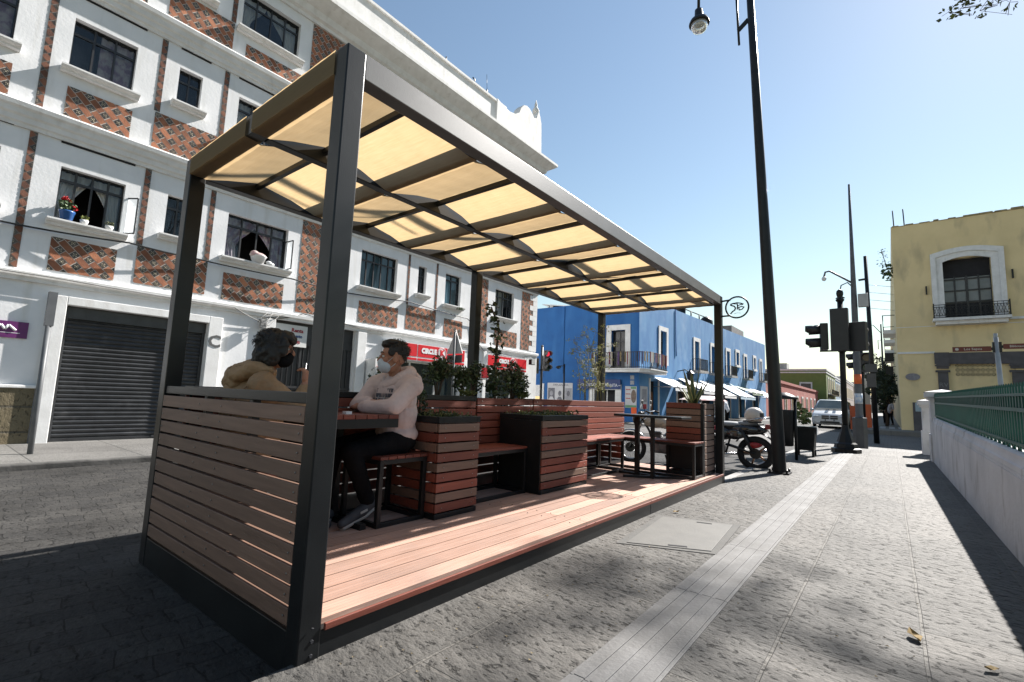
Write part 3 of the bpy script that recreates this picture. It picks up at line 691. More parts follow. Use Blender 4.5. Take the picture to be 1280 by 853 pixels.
g = MB()
for k in range(5):
    pts = [PW(5.05, 2.6, .14)] + [PW(5.05 + rng.uniform(-.2, .2), 2.66 + rng.uniform(-.15, .2), .1 + rng.uniform(0, .12)) for _ in range(3)] + [PW(5.15 + .1 * k, 2.85, .1)]
    g.tube(pts, .006, 5)
g.build('loose_wire', CEMENT, o)
# things on the sills
POT_B = M('blue_glazed_pot', (.03, .10, .30), (.02, .08, .24), 8, .3)
FOL = M('leaf_green', (.055, .10, .028), (.035, .07, .02), 8, .6, island=.35)
FLR = M('red_petals', (.55, .015, .02), (.40, .01, .015), 8, .6, island=.2)
o = thing('potted_geranium', 'red geranium in a blue pot on the open window sill', 'potted plant', PW(1.5, 3.92, .07))
g = MB(); g.lathe([(.075, 0), (.085, .01), (.105, .13), (.112, .14), (.112, .165), (.095, .165), (.09, .14), (.01, .135)], PW(1.5, 3.92, .09), 18); g.build('pot', POT_B, o)
g = MB(); leafcloud(g, PW(1.49, 4.18, .1), (.11, .12, .12), 160, .06, rng, asp=.8); g.tube([PW(1.5, 4.05, .09), PW(1.47, 4.25, .1)], .008, 5); g.build('foliage', FOL, o)
g = MB()
for du, dv in ((-.05, .30), (.02, .28), (.09, .19), (.12, .16), (-.02, .33)): leafcloud(g, PW(1.48 + du, 3.98 + dv, .13), (.035, .035, .03), 30, .03, rng, asp=.9)
g.build('blossom', FLR, o)
for nm, u, lab, fm in (('potted_plant', 1.74, 'small yellow green plant in a pale pot beside the blue geranium pot', M('yellow_leaf', (.16, .17, .03), (.09, .12, .03), 9, .6, island=.3)), ('potted_plant', 2.10, 'small dry plant in a pale pot at the right end of the open window sill', M('dry_leaf_green', (.13, .14, .07), (.09, .10, .05), 9, .7, island=.3))):
    o = thing(nm, lab, 'potted plant', PW(u, 3.92, .08))
    g = MB(); g.lathe([(.05, 0), (.065, .07), (.06, .07), (.01, .06)], PW(u, 3.92, .1), 14); g.build('pot', TRIM, o)
    g = MB(); leafcloud(g, PW(u, 4.03, .1), (.06, .07, .05), 60, .04, rng, asp=.7); g.build('foliage', fm, o)
o = thing('laundry_basin', 'white basin heaped with pink cloth on the window sill right of the dark post', 'basin', PW(4.85, 3.96, .06))
g = MB(); g.lathe([(.12, 0), (.17, .15), (.18, .16), (.16, .15), (.11, .02)], PW(4.82, 3.96, .08), 18); g.build('basin', SIGNW, o)
g = MB(); g.ell(PW(4.8, 4.13, .09), (.14, .18, .07), 16, 8); g.ell(PW(4.72, 4.17, .1), (.08, .09, .06)); g.build('cloth', M('pink_cloth', (.50, .30, .30), (.45, .42, .38), 9, .9, .4, 20), o)
o = thing('folded_cloth', 'small white folded cloth on the sill beside the basin', 'cloth', PW(5.08, 3.96, .06))
g = MB(); g.ell(PW(5.1, 3.99, .09), (.09, .10, .04)); g.ell(PW(5.06, 4.03, .09), (.06, .07, .035)); g.build('cloth', SIGNW, o)
o = tag(MB().add(*(lambda g: (g.v, g.f))((lambda g: (leafcloud(g, PW(11.45, 4.0, .12), (.12, .18, .05), 60, .07, rng), g)[1])(MB()))).build('sill_plant', FOL), 'thin trailing green plant on the sill of the narrow open window', 'plant')
# rooftop aerials
for y, lab in ((10.4, 'short dark pipe sticking up from the white parapet, nearest of three'), (11.85, 'bent dark pipe on the white parapet between two others'), (12.55, 'thin pale aerial on the white parapet nearest the curled crest')):
    g = MB(); g.tube([(XW - .1, y, 12.5), (XW - .1, y, 12.72)] + ([(XW - .1, y - .1, 12.74)] if 11 < y < 12 else []), .025, 6)
    if y > 12: g.tube([(XW - .1, y, 12.7), (XW - .1, y - .05, 13.3)], .008, 5)
    tag(g.build('roof_pipe', BLACKM), lab, 'pipe', 'pipes on the white parapet')
# ------------------------------------------------------------------ pergola / parklet
X0, X1 = -3.92, -1.90      # street side, pavement side (outer faces)
Y0, Y1 = 1.10, 7.44
DZ = .13                   # deck top
ZB, ZT = 2.575, 2.705      # roof beam
def slat_mats():
    def wood(nm, a, b, st, isl=.34, bump=.25, rough=.6, c3=None): return M(nm, a, b, 5, rough, bump, 14, stretch=st, island=isl, lo=.3, hi=.7, bdist=.004, detail=8, c3=c3, c3scale=2.2, c3lo=.5, c3hi=.8)
    return dict(
        redY=wood('red_stained_slat', (.225, .056, .032), (.165, .039, .022), (9, .7, 9)), redX=wood('red_stained_slat_cross', (.17, .040, .022), (.125, .028, .016), (.7, 9, 9)),
        brnY=wood('brown_stained_slat', (.18, .110, .078), (.135, .081, .056), (9, .7, 9)), brnX=wood('weathered_brown_slat', (.19, .113, .082), (.14, .081, .058), (.7, 9, 9), .22),
        deck=wood('deck_board', (.47, .30, .235), (.38, .23, .17), (7, .5, 7), .24, .3, .6, c3=(.33, .22, .175)))
W = slat_mats()
SCREW = M('screw_head', (.30, .28, .26), rough=.4, metal=.7)
pg = thing('pergola', 'dark steel pergola with a woven tan fabric roof over a timber deck', 'pergola', ((X0 + X1) / 2, (Y0 + Y1) / 2, -.07))
# deck: frame + boards
g = MB(); g.box(X0 + .004, X1 - .004, Y0 + .004, Y1 - .004, -.07, .105); g.build('deck_frame', GREYM, pg, bevel=.004)
g = MB(); bw = .14; x = X0 + .02
k = 0
while x + bw < X1 + .012:
    cuts = [Y0 + .02, Y0 + .02 + (2.4 if k % 2 else 3.7), Y0 + .02 + (4.9 if k % 2 else 5.4), Y1 - .01]
    for a, b in zip(cuts, cuts[1:]):
        # a grooved board: five ribs
        w = bw - .006; nn = 5; pts = [(x, .106)]
        for i in range(nn):
            u = x + w * i / nn; pts += [(u + .003, DZ), (u + w / nn - .004, DZ), (u + w / nn - .001, DZ - .006)] if i < nn - 1 else [(u + .003, DZ), (x + w, DZ)]
        pts.append((x + w, .106))
        g.prism(pts, 'Y', a + .002, b - .002)
    x += bw; k += 1
g.build('deck_boards', W['deck'], pg)
g = MB(); xx = X0 + .05
while xx < X1:
    for yy in (Y0 + .06, 3.4, 3.55, 4.72, 4.86, 5.9, Y1 - .08):
        g.lathe([(.006, 0), (.006, .002)], (xx + .02, yy + rng.uniform(-.01, .01), DZ), 6)
    xx += .14
g.build('deck_screws', DARKROOM, pg)
g = MB(); g.box(X1 - .002, X1 + .012, Y0 + .11, Y1 - .10, .104, DZ + .002); g.build('deck_edge_board', W['redY'], pg, bevel=.003)
g = MB()
for y in (4.72,): g.box(X1 - .0045, X1 - .0025, y, y + .004, -.06, .1)
for y in (1.16, 7.39): [g.lathe([(.009, 0), (.007, .006)], (X1 - .0005, y, z), 6, smooth=False, T=Matrix.Rotation(R(90), 3, 'Y')) for z in (.02, .075)]
g.build('fascia_fixings', DARKROOM, pg)
# posts
for (x, y) in ((X1 - .10, Y0), (X0, Y0), (X1 - .10, Y1 - .10), (X0, Y1 - .10), (X0, 4.12)):
    g = MB(); g.box(x, x + .10, y, y + .10, -.07 if y < 1.2 or x > -2.1 else .1, ZT - .003); g.build('post', GREYM, pg, bevel=.006)
# roof beams
g = MB(); g.box(X1 - .09, X1 - .004, Y0 + .10, Y1 - .10, ZB, ZT); g.build('roof_beam', ROOFM, pg, bevel=.005)
g = MB(); g.box(X0 + .004, X0 + .09, Y0 + .10, Y1 - .10, ZB, ZT); g.build('roof_beam', GREYM, pg, bevel=.005)
g = MB(); g.box(-2.935, -2.865, Y0 + .1, Y1 - .1, ZB + .004, ZT - .002); g.build('roof_beam', GREYM, pg, bevel=.005)
for y in (Y0 + .005, Y1 - .095):
    g = MB(); g.box(X0 + .10, X1 - .10, y, y + .09, ZB + .004, ZT - .001); g.build('cross_beam', GREYM, pg, bevel=.004)
odd = [1.56, 2.57, 3.57, 4.60, 5.59, 6.58]; even = [2.07, 3.07, 4.08, 5.10, 6.09, 7.0]
for y in odd:
    g = MB(); g.box(X0 + .09, X1 - .09, y - .016, y + .016, ZB + .066, ZB + .100); g.build('roof_bar', GREYM, pg)
for y in even:
    g = MB(); g.box(X0 + .09, X1 - .09, y - .035, y + .035, ZB + .012, ZT - .02); g.build('roof_bar', GREYM, pg)
# fabric: two long strips woven over and under the bars
fm = bpy.data.materials.new('tan_shade_cloth'); fm.use_nodes = True
nt = fm.node_tree; N = nt.nodes; L = nt.links; N.clear()
out = N.new('ShaderNodeOutputMaterial'); tc = N.new('ShaderNodeTexCoord')
wv = N.new('ShaderNodeTexNoise'); wv.inputs['Scale'].default_value = 18; wv.inputs['Detail'].default_value = 5
mp = N.new('ShaderNodeMapping'); mp.inputs['Scale'].default_value = (.35, 6, 6); L.new(tc.outputs['Object'], mp.inputs['Vector']); L.new(mp.outputs[0], wv.inputs['Vector'])
rp = N.new('ShaderNodeValToRGB'); rp.color_ramp.elements[0].position = .3; rp.color_ramp.elements[1].position = .7
rp.color_ramp.elements[0].color = (.55, .385, .20, 1); rp.color_ramp.elements[1].color = (.62, .45, .25, 1); L.new(wv.outputs['Fac'], rp.inputs['Fac'])
df = N.new('ShaderNodeBsdfDiffuse'); tl = N.new('ShaderNodeBsdfTranslucent'); mx = N.new('ShaderNodeMixShader'); mx.inputs[0].default_value = .54
df.inputs['Color'].default_value = (.36, .275, .175, 1); L.new(rp.outputs[0], tl.inputs['Color']); L.new(df.outputs[0], mx.inputs[1]); L.new(tl.outputs[0], mx.inputs[2])
L.new(mx.outputs[0], out.inputs['Surface'])
FABRIC = fm
ctrl = [(Y0 - .006, ZT - .006), (Y0 - .006, ZB), (Y0 + .10, ZB - .004), (1.56, ZB + .112)]
for e, o_ in zip(even, odd[1:] + [7.55]):
    ctrl += [(e - .04, ZB + .003), (e + .04, ZB + .003)]
    if o_ < 7.4: ctrl.append((o_, ZB + .112))
ctrl += [(Y1 - .10, ZB + .004), (Y1 + .004, ZB + .004), (Y1 + .006, ZT + .003)]
fine = []
for (a, za), (b, zb) in zip(ctrl, ctrl[1:]):
    n_ = max(1, int(max(abs(b - a), abs(zb - za)) / .03))
    for i in range(n_): t = i / n_; fine.append((a + (b - a) * t, za + (zb - za) * t))
fine.append(ctrl[-1])
for xa, xb in ((X0 + .095, -2.94), (-2.86, X1 - .095)):
    g = MB(); nu = 14; vs = []
    frg = random.Random(3)
    for (y, z) in fine:
        # edges pull in between the bars
        dmin = min(abs(y - b) for b in odd + even + [Y0, Y1]); pull = .030 * min(1, dmin / .25)
        for i in range(nu + 1):
            e = i / nu; x = xa + pull + (xb - xa - 2 * pull) * e
            if y < Y0: x = xa + (xb - xa) * e
            vs.append((x, y, z - .012 * math.sin(e * math.pi) * min(1, dmin / .2) + .002 * math.sin(x * 37 + y * 5)))
    k = len(fine)
    g.add(vs, [(j * (nu + 1) + i, j * (nu + 1) + i + 1, (j + 1) * (nu + 1) + i + 1, (j + 1) * (nu + 1) + i) for j in range(k - 1) for i in range(nu)], 0, False)
    g.build('shade_cloth', FABRIC, pg)
# slatted end panel towards us
g = MB(); g.box(X0 + .1, X1 - .1, Y0 + .01, Y0 + .09, 1.035, 1.085); g.box(X0 + .1, X1 - .1, Y0 + .036, Y0 + .085, .106, .15); g.build('panel_rail', GREYM, pg, bevel=.004)
g = MB(); n = 11; ph = (1.03 - .115) / n
for i in range(n):
    z = .115 + i * ph
    g.box(X0 + .102, X1 - .102, Y0 + .000 + rng.uniform(0, .004), Y0 + .030, z + .005, z + ph - .0075)
g.build('end_slats', W['brnX'], pg, bevel=.003)
g = MB()
for i in range(n):
    for x in (X0 + .13, X0 + .135 + .6, -2.88, X1 - .135): g.lathe([(.0045, 0), (.0045, .003)], (x, Y0 + .001, .115 + (i + .5) * ph), 6, T=Matrix.Rotation(R(90), 3, 'X'))
g.build('panel_screws', SCREW, pg)
for x in (X0 + .7, -2.62): g = MB(); g.box(x, x + .04, Y0 + .036, Y0 + .076, .15, 1.035); g.build('panel_stud', GREYM, pg)

# planters along the street side (X0..-3.4)
SOIL = M('dark_soil', (.04, .028, .02), (.07, .05, .035), 20, .95, .5, 40)
def slat_face(g, axis, c, a0, a1, z0, z1, n, th=.02, out=1, gap=.012, pat=None):
    """n horizontal slats; axis 'X': face at x=c spanning y; 'Y': face at y=c spanning x"""
    ph = (z1 - z0) / n
    for i in range(n):
        za, zb = z0 + i * ph + gap / 2, z0 + (i + 1) * ph - gap / 2
        mi = pat[i % len(pat)] if pat else 0
        j = rng.uniform(-.0015, .0015)
        if axis == 'X': g.box(min(c, c + out * th) + j, max(c, c + out * th) + j, a0, a1, za, zb, mi)
        else: g.box(a0, a1, min(c, c + out * th) + j, max(c, c + out * th) + j, za, zb, mi)
def screws(parent, pts, ax):
    g = MB()
    for p in pts: g.lathe([(.005, 0), (.005, .003)], p, 6, T=Matrix.Rotation(R(90), 3, 'Y') if ax == 'X' else Matrix.Rotation(R(90), 3, 'X'))
    g.build('screws', SCREW, parent)
def planter(nm, lab, x0, x1, y0, y1, z0, z1, n, pat, faces, rim=True, soil=True, rimh=.05, zs=None, grp=None, raised=None):
    o = thing(nm, lab, 'planter', ((x0 + x1) / 2, (y0 + y1) / 2, z0), group=grp)
    t = .035
    g = MB()
    for x in (x0, x1 - t):
        for y in (y0, y1 - t): g.box(x + .02, x + t - .02 + .02 * (x == x0), y + .02, y + t - .02 + .02 * (y == y0), z0, z1 - (rimh if rim else 0))
    g.box(x0 + .001, x1 - .001, y0 + .001, y1 - .001, z0, z0 + .04)
    if rim:
        for a in ((x0, x1, y0, y0 + t), (x0, x1, y1 - t, y1), (x0, x0 + t, y0 + t, y1 - t), (x1 - t, x1, y0 + t, y1 - t)): g.box(a[0] - .004, a[1] + .004, a[2] - (.004 if a[2] == y0 else 0), a[3] + (.004 if a[3] == y1 else 0), z1 - rimh, z1)
    g.build('frame', GREYM, o, bevel=.003)
    g = MB(); zt = z1 - (rimh if rim else 0)
    for f in faces:
        if f == '+X': slat_face(g, 'X', x1 - .018, y0 + .002, y1 - .002, raised or z0 + .045, zt, 6 if raised else n, pat=pat)
        if f == '-X': slat_face(g, 'X', x0 + .018, y0 + .002, y1 - .002, z0 + .045, zt, n, out=-1, pat=pat)
        if f == '-Y': slat_face(g, 'Y', y0 + .018, x0 + .003, x1 - .021, z0 + .045, zt, n, out=-1, pat=pat)
        if f == '+Y': slat_face(g, 'Y', y1 - .018, x0 + .003, x1 - .021, z0 + .045, zt, n, pat=pat)
    g.build('slats', [W['redY'], W['brnY']], o, bevel=.003)
    if raised: g = MB(); g.box(x0 + .025, x1 - .022, y0 + .02, y1 - .02, raised - .01, raised + .02); g.build('inner_tray', BLACKM, o)
    if '+X' in faces:
        zs0 = raised or z0 + .045; nn = 6 if raised else n; ph = (zt - zs0) / nn
        screws(o, [(x1 + .003, y, zs0 + (i + .5) * ph) for i in range(nn) for y in (y0 + .07, y1 - .07)], 'X')
    if soil:
        g = MB(); s = zs or (z1 - .045); nu = 14
        vs = [(x0 + .03 + (x1 - x0 - .06) * i / nu, y0 + .03 + (y1 - y0 - .06) * j / nu, s + rng.uniform(-.02, .03)) for j in range(nu + 1) for i in range(nu + 1)]
        g.add(vs, [(j * (nu + 1) + i, j * (nu + 1) + i + 1, (j + 1) * (nu + 1) + i + 1, (j + 1) * (nu + 1) + i) for j in range(nu) for i in range(nu)], 0, True)
        g.build('soil', SOIL, o)
    return o
ALT = [0, 1, 0, 0, 1, 0, 1, 0, 1]
planter('planter', 'square alternating red and brown slatted planter beside the seated man', -3.36, -2.80, 2.66, 3.14, DZ, .92, 9, ALT, ('+X', '-Y', '+Y'), grp='low slatted planters on the deck')
half_planter = planter('planter', 'wider alternating red and brown slatted planter half in sunlight on the deck', -3.36, -2.80, 4.10, 5.04, DZ, .92, 9, ALT, ('+X', '+Y'), grp='low slatted planters on the deck')
planter('planter', 'long planter with a black rim and shrubs along the street behind the table', X0 + .02, -3.40, 1.25, 3.74, DZ, 1.09, 9, [0], ('+X', '-X'), rimh=.045, raised=.57, grp='tall planters along the street side')
planter('planter', 'tall red slatted planter with a climbing plant behind the middle bench', X0 + .02, -3.40, 3.76, 4.755, DZ, 1.08, 9, [0], ('+X', '-X'), rim=False, zs=1.02, raised=.60, grp='tall planters along the street side')
planter('planter', 'long red slatted planter carrying the thin bamboo at the far corner post', X0 + .02, -3.40, 4.775, 7.32, DZ, 1.09, 9, [0], ('+X', '-X', '+Y'), rim=False, zs=1.06, raised=.60, grp='tall planters along the street side')
# end planter: full slats to the pavement, short slats above the bench
o = thing('planter', 'tall corner planter with a spiky agave by the round sign post', 'planter', (-2.25, 7.05, DZ), group='tall planters along the street side')
g = MB(); t = .04; xa, xb, ya, yb = -2.52, -2.0, 6.80, 7.32
for x in (xa, xb - t):
    for y in (ya, yb - t): g.box(x, x + t, y, y + t, DZ, 1.10)
g.box(xa, xb, ya, yb, DZ, DZ + .04); g.box(xa + .04, xb - .04, ya + .022, ya + .03, .2, 1.05)
g.build('frame', GREYM, o, bevel=.003)
g = MB(); slat_face(g, 'Y', ya + .018, xa + .002, xb - .042, .60, 1.115, 6, out=-1, pat=[0, 0, 1, 1, 1, 0]); slat_face(g, 'X', xb - .018, ya + .042, yb - .042, .18, 1.115, 11, pat=[1])
slat_face(g, 'Y', yb - .018, xa + .002, xb - .042, .18, 1.115, 11, pat=[1]); slat_face(g, 'X', xa + .018, ya + .042, yb - .042, .18, 1.115, 11, out=-1, pat=[0])
g.build('slats', [W['redY'], W['brnY']], o, bevel=.003)
g = MB(); g.box(xa + .03, xb - .03, ya + .03, yb - .03, 1.02, 1.06); g.build('soil', SOIL, o)

# benches and stool: black frame + slatted seat
def frame_legs(g, x0, x1, y0, y1, z0, z1, t=.035):
    for x in (x0, x1 - t):
        for y in (y0, y1 - t): g.box(x, x + t, y, y + t, z0, z1)
    for z in (z0, z1 - t):
        for (a, b, c, d) in ((x0 + t, x1 - t, y0 + .001, y0 + t - .001), (x0 + t, x1 - t, y1 - t + .001, y1 - .001), (x0 + .001, x0 + t - .001, y0 + t, y1 - t), (x1 - t + .001, x1 - .001, y0 + t, y1 - t)): g.box(a, b, c, d, z + .0005, z + t - .0005)
def bench(nm, lab, cat, x0, x1, y0, y1, zt, along, n, m='redY', grp=None):
    o = thing(nm, lab, cat, ((x0 + x1) / 2, (y0 + y1) / 2, DZ), group=grp)
    g = MB(); frame_legs(g, x0, x1, y0, y1, DZ, zt - .022); g.build('frame', BLACKM, o, bevel=.003)
    g = MB()
    for i in range(n):
        if along == 'Y': w = (x1 - x0 + .01) / n; g.box(x0 - .005 + i * w + .003, x0 - .005 + (i + 1) * w - .003, y0 - .004, y1 + .004, zt - .022, zt)
        else: w = (y1 - y0 + .01) / n; g.box(x0 - .004, x1 + .004, y0 - .005 + i * w + .003, y0 - .005 + (i + 1) * w - .003, zt - .022, zt)
    g.build('seat', W[m if along == 'Y' else 'redX'], o, bevel=.003)
    return o
GB = 'slatted seats of the parklet'
bench('stool', 'low black framed stool with a red slatted seat under the seated man', 'stool', -3.36, -2.90, 2.20, 2.645, .63, 'X', 6, grp=GB)
bench('bench', 'bench against the slatted end panel where the woman sits', 'bench', -3.38, -2.98, 1.24, 1.62, .58, 'Y', 5, grp=GB)
bench('bench', 'bench between the two low slatted planters', 'bench', -3.39, -2.97, 3.16, 4.08, .60, 'Y', 4, grp=GB)
bench('bench', 'long bench along the far planter beneath the thin bamboo', 'bench', -3.39, -2.97, 5.06, 6.40, .60, 'Y', 4, grp=GB)
bench('bench', 'end bench running up to the agave planter', 'bench', -3.39, -2.0, 6.41, 6.785, .60, 'X', 4, grp=GB)
g = MB(); g.box(-3.35, -2.81, 4.086, 4.098, DZ + .01, .868); g.build('side_panel', BLACKM, half_planter, bevel=.002)
g = MB(); g.box(-3.35, -2.81, 4.11, 5.03, .55, .60); g.build('inner_tray', BLACKM, half_planter)
# tables
o = thing('table', 'dark steel table with a red slatted top where the man leans', 'table', (-3.15, 2.05, DZ), group='tables of the parklet')
g = MB(); ty0, ty1, tx0, tx1 = 1.68, 2.34, -3.385, -2.9
g.box(tx0, tx1, ty0, ty1, .84, .905); g.build('apron', BLACKM, o, bevel=.003)
g = MB()
for i in range(7): w = (ty1 - ty0) / 7; g.box(tx0, tx1 + .004, ty0 + i * w + .003, ty0 + (i + 1) * w - .003, .905, .935)
g.build('tabletop', W['redX'], o, bevel=.003)
for y in (1.74, 2.1):
    g = MB(); g.box(-3.36, -3.31, y, y + .05, DZ, .84); g.build('leg', BLACKM, o)
g = MB(); g.box(-3.36, -2.95, 1.74, 1.79, DZ, DZ + .04); g.box(-3.36, -2.95, 2.1, 2.15, DZ, DZ + .04); g.build('foot_bar', BLACKM, o)
o = thing('table', 'open black steel table frame between the far benches near the agave planter', 'table', (-2.5, 6.2, DZ), group='tables of the parklet')
g = MB(); g.box(-2.93, -2.02, 5.98, 6.36, .90, .93); g.build('tabletop', BLACKM, o, bevel=.003)
for x, y in ((-2.70, 6.36), (-2.43, 6.22)):
    g = MB(); w = .028 if x < -2.5 else .02; g.box(x - w, x + w, y - .16, y - .11, DZ, .90); g.build('leg', BLACKM, o)
g = MB(); g.box(-2.95, -2.40, 6.19, 6.225, DZ, DZ + .03); g.beam((-2.45, 6.1, DZ + .015), (-2.05, 6.45, DZ + .015), .035, .03); g.beam((-2.75, 5.9, DZ + .015), (-2.45, 6.1, DZ + .015), .035, .03); g.build('foot_bar', BLACKM, o)
# round hanging sign on the far post
o = thing('round_sign', 'round white sign with a black lettering emblem in a black ring on the pergola post', 'sign', (-1.72, Y1 - .05, 2.5))
yc = Y1 - .05; cx, cz = -1.69, 2.52
g = MB(); g.torus((cx, yc, cz), .155, .012, 'Y', 40, 8); g.build('ring', BLACKM, o)
g = MB(); g.beam((-1.90, yc, 2.625), (cx - .09, yc, 2.635), .02, .022); g.beam((-1.90, yc, 2.40), (cx - .09, yc, 2.402), .02, .022); g.build('bracket', BLACKM, o)
g = MB(); g.lathe([(.148, -.003), (.148, .003)], (cx, yc, cz), 40, smooth=False, T=Matrix.Rotation(R(90), 3, 'X')); g.build('disc', G_glass('clear_sign_disc', (.8, .82, .85), .96, .99), o)
g = MB(); yf = yc - .006
def stroke(pts, w):
    P_ = [Vector((cx + a, yf, cz + b)) for a, b in pts]
    for p, q in zip(P_, P_[1:]): g.beam(p + (p - q).normalized() * w * .3, q + (q - p).normalized() * w * .3, w, .004, up=(0, 1, 0))
stroke([(-.02, .05), (-.05, .06), (-.08, .05), (-.085, .035), (-.06, .025), (-.035, .015), (-.02, -.01), (-.03, -.04), (-.06, -.06), (-.085, -.09)], .018)
stroke([(-.05, .058), (.0, .065), (.05, .055), (.085, .04)], .016)
stroke([(.0, .055), (.01, .02), (.005, -.03)], .018); stroke([(.01, .02), (.05, .035), (.075, .03)], .013)
stroke([(.03, -.045), (.07, -.035), (.095, -.005), (.06, .005), (.025, -.005), (.03, -.045)], .014)
stroke([(-.04, -.095), (.0, -.085), (.05, -.09)], .004)
g.build('emblem', M('black_vinyl', (.012, .012, .02), rough=.5), o)

# ------------------------------------------------------------------ plants of the parklet
LEAF_D = M('dark_shrub_leaf', (.045, .070, .024), (.024, .042, .014), 8, .5, island=.65, c3=(.11, .11, .035), c3scale=9, c3lo=.58, c3hi=.66)
LEAF_O = M('olive_leaf', (.13, .14, .035), (.075, .10, .025), 8, .6, island=.6)
LEAF_L = M('pale_bamboo_leaf', (.36, .38, .13), (.25, .29, .09), 8, .6, island=.35)
BARK = M('brown_twig', (.09, .06, .04), (.06, .04, .028), 15, .9)
def shrub(nm, lab, x, y, z, h, r, n, size, fm, grp=None, stem=True, seed=1):
    rg = random.Random(seed); o = thing(nm, lab, 'plant', (x, y, z), group=grp)
    if stem:
        g = MB()
        for k in range(5):
            a = rg.uniform(0, 6.28); q = rg.uniform(.2, .7) * r
            g.tube([(x, y, z - .03), (x + q * .4 * math.cos(a), y + q * .4 * math.sin(a), z + h * .4), (x + q * math.cos(a), y + q * math.sin(a), z + h * rg.uniform(.7, .95))], [.012, .008, .004], 6)
        g.build('stem', BARK, o)
    g = MB()
    for k in range(7):
        a = rg.uniform(0, 6.28); q = r * rg.uniform(.1, .6)
        leafcloud(g, (x + q * math.cos(a), y + q * math.sin(a), z + h * rg.uniform(.35, .85)), (r * .5, r * .5, h * .28), n // 7, size, rg, droop=-.3)
    g.build('foliage', fm, o); return o
GS = 'shrubs in the street side planters'
shrub('shrub', 'dark bushy shrub in the black rimmed planter just right of the seated man', -3.65, 3.42, 1.05, .42, .19, 800, .045, LEAF_D, GS, seed=3)
shrub('shrub', 'dark shrub with gaps between the man and the dark middle post', -3.62, 3.72, 1.05, .34, .17, 420, .055, LEAF_D, GS, seed=4)
shrub('shrub', 'small dark shrub close against the dark middle post', -3.66, 3.95, 1.05, .40, .13, 420, .05, LEAF_D, GS, seed=11)
shrub('shrub', 'dark dense shrub to the right of the tall climbing plant', -3.64, 4.66, 1.05, .44, .21, 900, .045, LEAF_D, GS, seed=5)
shrub('low_plant', 'low olive green tuft at the foot of the dense shrub', -3.52, 4.72, 1.04, .14, .12, 260, .035, LEAF_O, GS, stem=False, seed=6)
shrub('low_plant', 'low olive green tuft beside the dark middle post', -3.50, 3.70, 1.06, .09, .14, 260, .03, LEAF_O, GS, stem=False, seed=7)
# climber
rg = random.Random(12); o = thing('climbing_plant', 'tall leggy climbing plant on a stake in front of the corner shop sign', 'plant', (-3.65, 4.33, 1.05), group=GS)
g = MB(); pts = [(-3.65 + .02 * math.sin(i * 1.3), 4.33 + .012 * math.sin(i * 2.1), 1.05 + i * .13) for i in range(8)] + [(-3.66, 4.27, 2.06), (-3.65, 4.2, 2.14)]
g.tube(pts, [.012] * 5 + [.01] * 5, 6); g.tube([(-3.66, 4.36, 1.05), (-3.66, 4.36, 1.95)], .007, 6); g.build('stem', BARK, o)
g = MB()
for p in pts[1:]: leafcloud(g, p, (.09, .10, .08), 16, .075, rg, asp=.7)
leafcloud(g, (-3.63, 4.36, 1.25), (.16, .16, .22), 170, .06, rg, asp=.7)
g.build('foliage', LEAF_D, o)
# ground plants in the low planters
rg = random.Random(5)
for (lab, xa, xb, ya, yb, z, n) in (('low trailing succulents in the planter beside the seated man', -3.30, -2.84, 2.70, 3.10, .90, 420), ('low green and purple plants in the half sunlit planter', -3.30, -2.84, 4.14, 5.0, .90, 700)):
    o = thing('ground_plants', lab, 'plant', ((xa + xb) / 2, (ya + yb) / 2, z))
    for nm, fm, k0 in (('green_leaves', LEAF_O, 0), ('dark_leaves', LEAF_D, 1)):
        g = MB()
        for i in range(n // 12):
            c = (rg.uniform(xa, xb), rg.uniform(ya, yb), z + rg.uniform(-.01, .03)); leafcloud(g, c, (.05, .06, .045), 10, .035, rg, shell=.1, droop=-.6, asp=.45)
        g.build(nm, fm, o)
o = thing('cypress_sapling', 'small dark sapling standing in the planter right beside the seated man', 'plant', (-3.2, 2.8, .9))
g = MB(); leafcloud(g, (-3.2, 2.80, 1.02), (.06, .07, .16), 260, .035, random.Random(8)); g.build('foliage', LEAF_D, o)
g = MB(); g.tube([(-3.2, 2.8, .86), (-3.2, 2.8, 1.12)], .008, 6); g.build('stem', BARK, o)
# bamboo
rg = random.Random(21); o = thing('bamboo_plant', 'thin airy bamboo with sparse pale leaves at the far street side post', 'plant', (-3.66, 6.75, 1.07))
g = MB(); gl = MB()
for k in range(13):
    a = rg.uniform(0, 6.28); bx, by = -3.66 + rg.uniform(-.08, .10), 6.62 + rg.uniform(-.2, .35); h = rg.uniform(.7, 1.28); lean = rg.uniform(.05, .55)
    dx, dy = lean * math.cos(a) * .5, lean * math.sin(a)
    ps = [(bx + dx * t * t, by + dy * t * t, 1.06 + h * (t - .22 * lean * t * t * t)) for t in (0, .25, .5, .75, 1)]
    g.tube(ps, [.005, .005, .004, .003, .002], 5)
    for p in ps[1:]:
        for q in range(4):
            b = rg.uniform(0, 6.28); l = rg.uniform(.06, .2); e = Vector(p) + Vector((math.cos(b) * l * .6, math.sin(b) * l, rg.uniform(-.06, .06)))
            g.tube([p, e], .0018, 4); leafcloud(gl, e, (.035, .05, .03), 4, .046, rg, droop=.5, asp=.26)
g.build('stem', M('pale_cane', (.25, .22, .10), (.16, .15, .07), 9, .7), o); gl.build('foliage', LEAF_L, o)
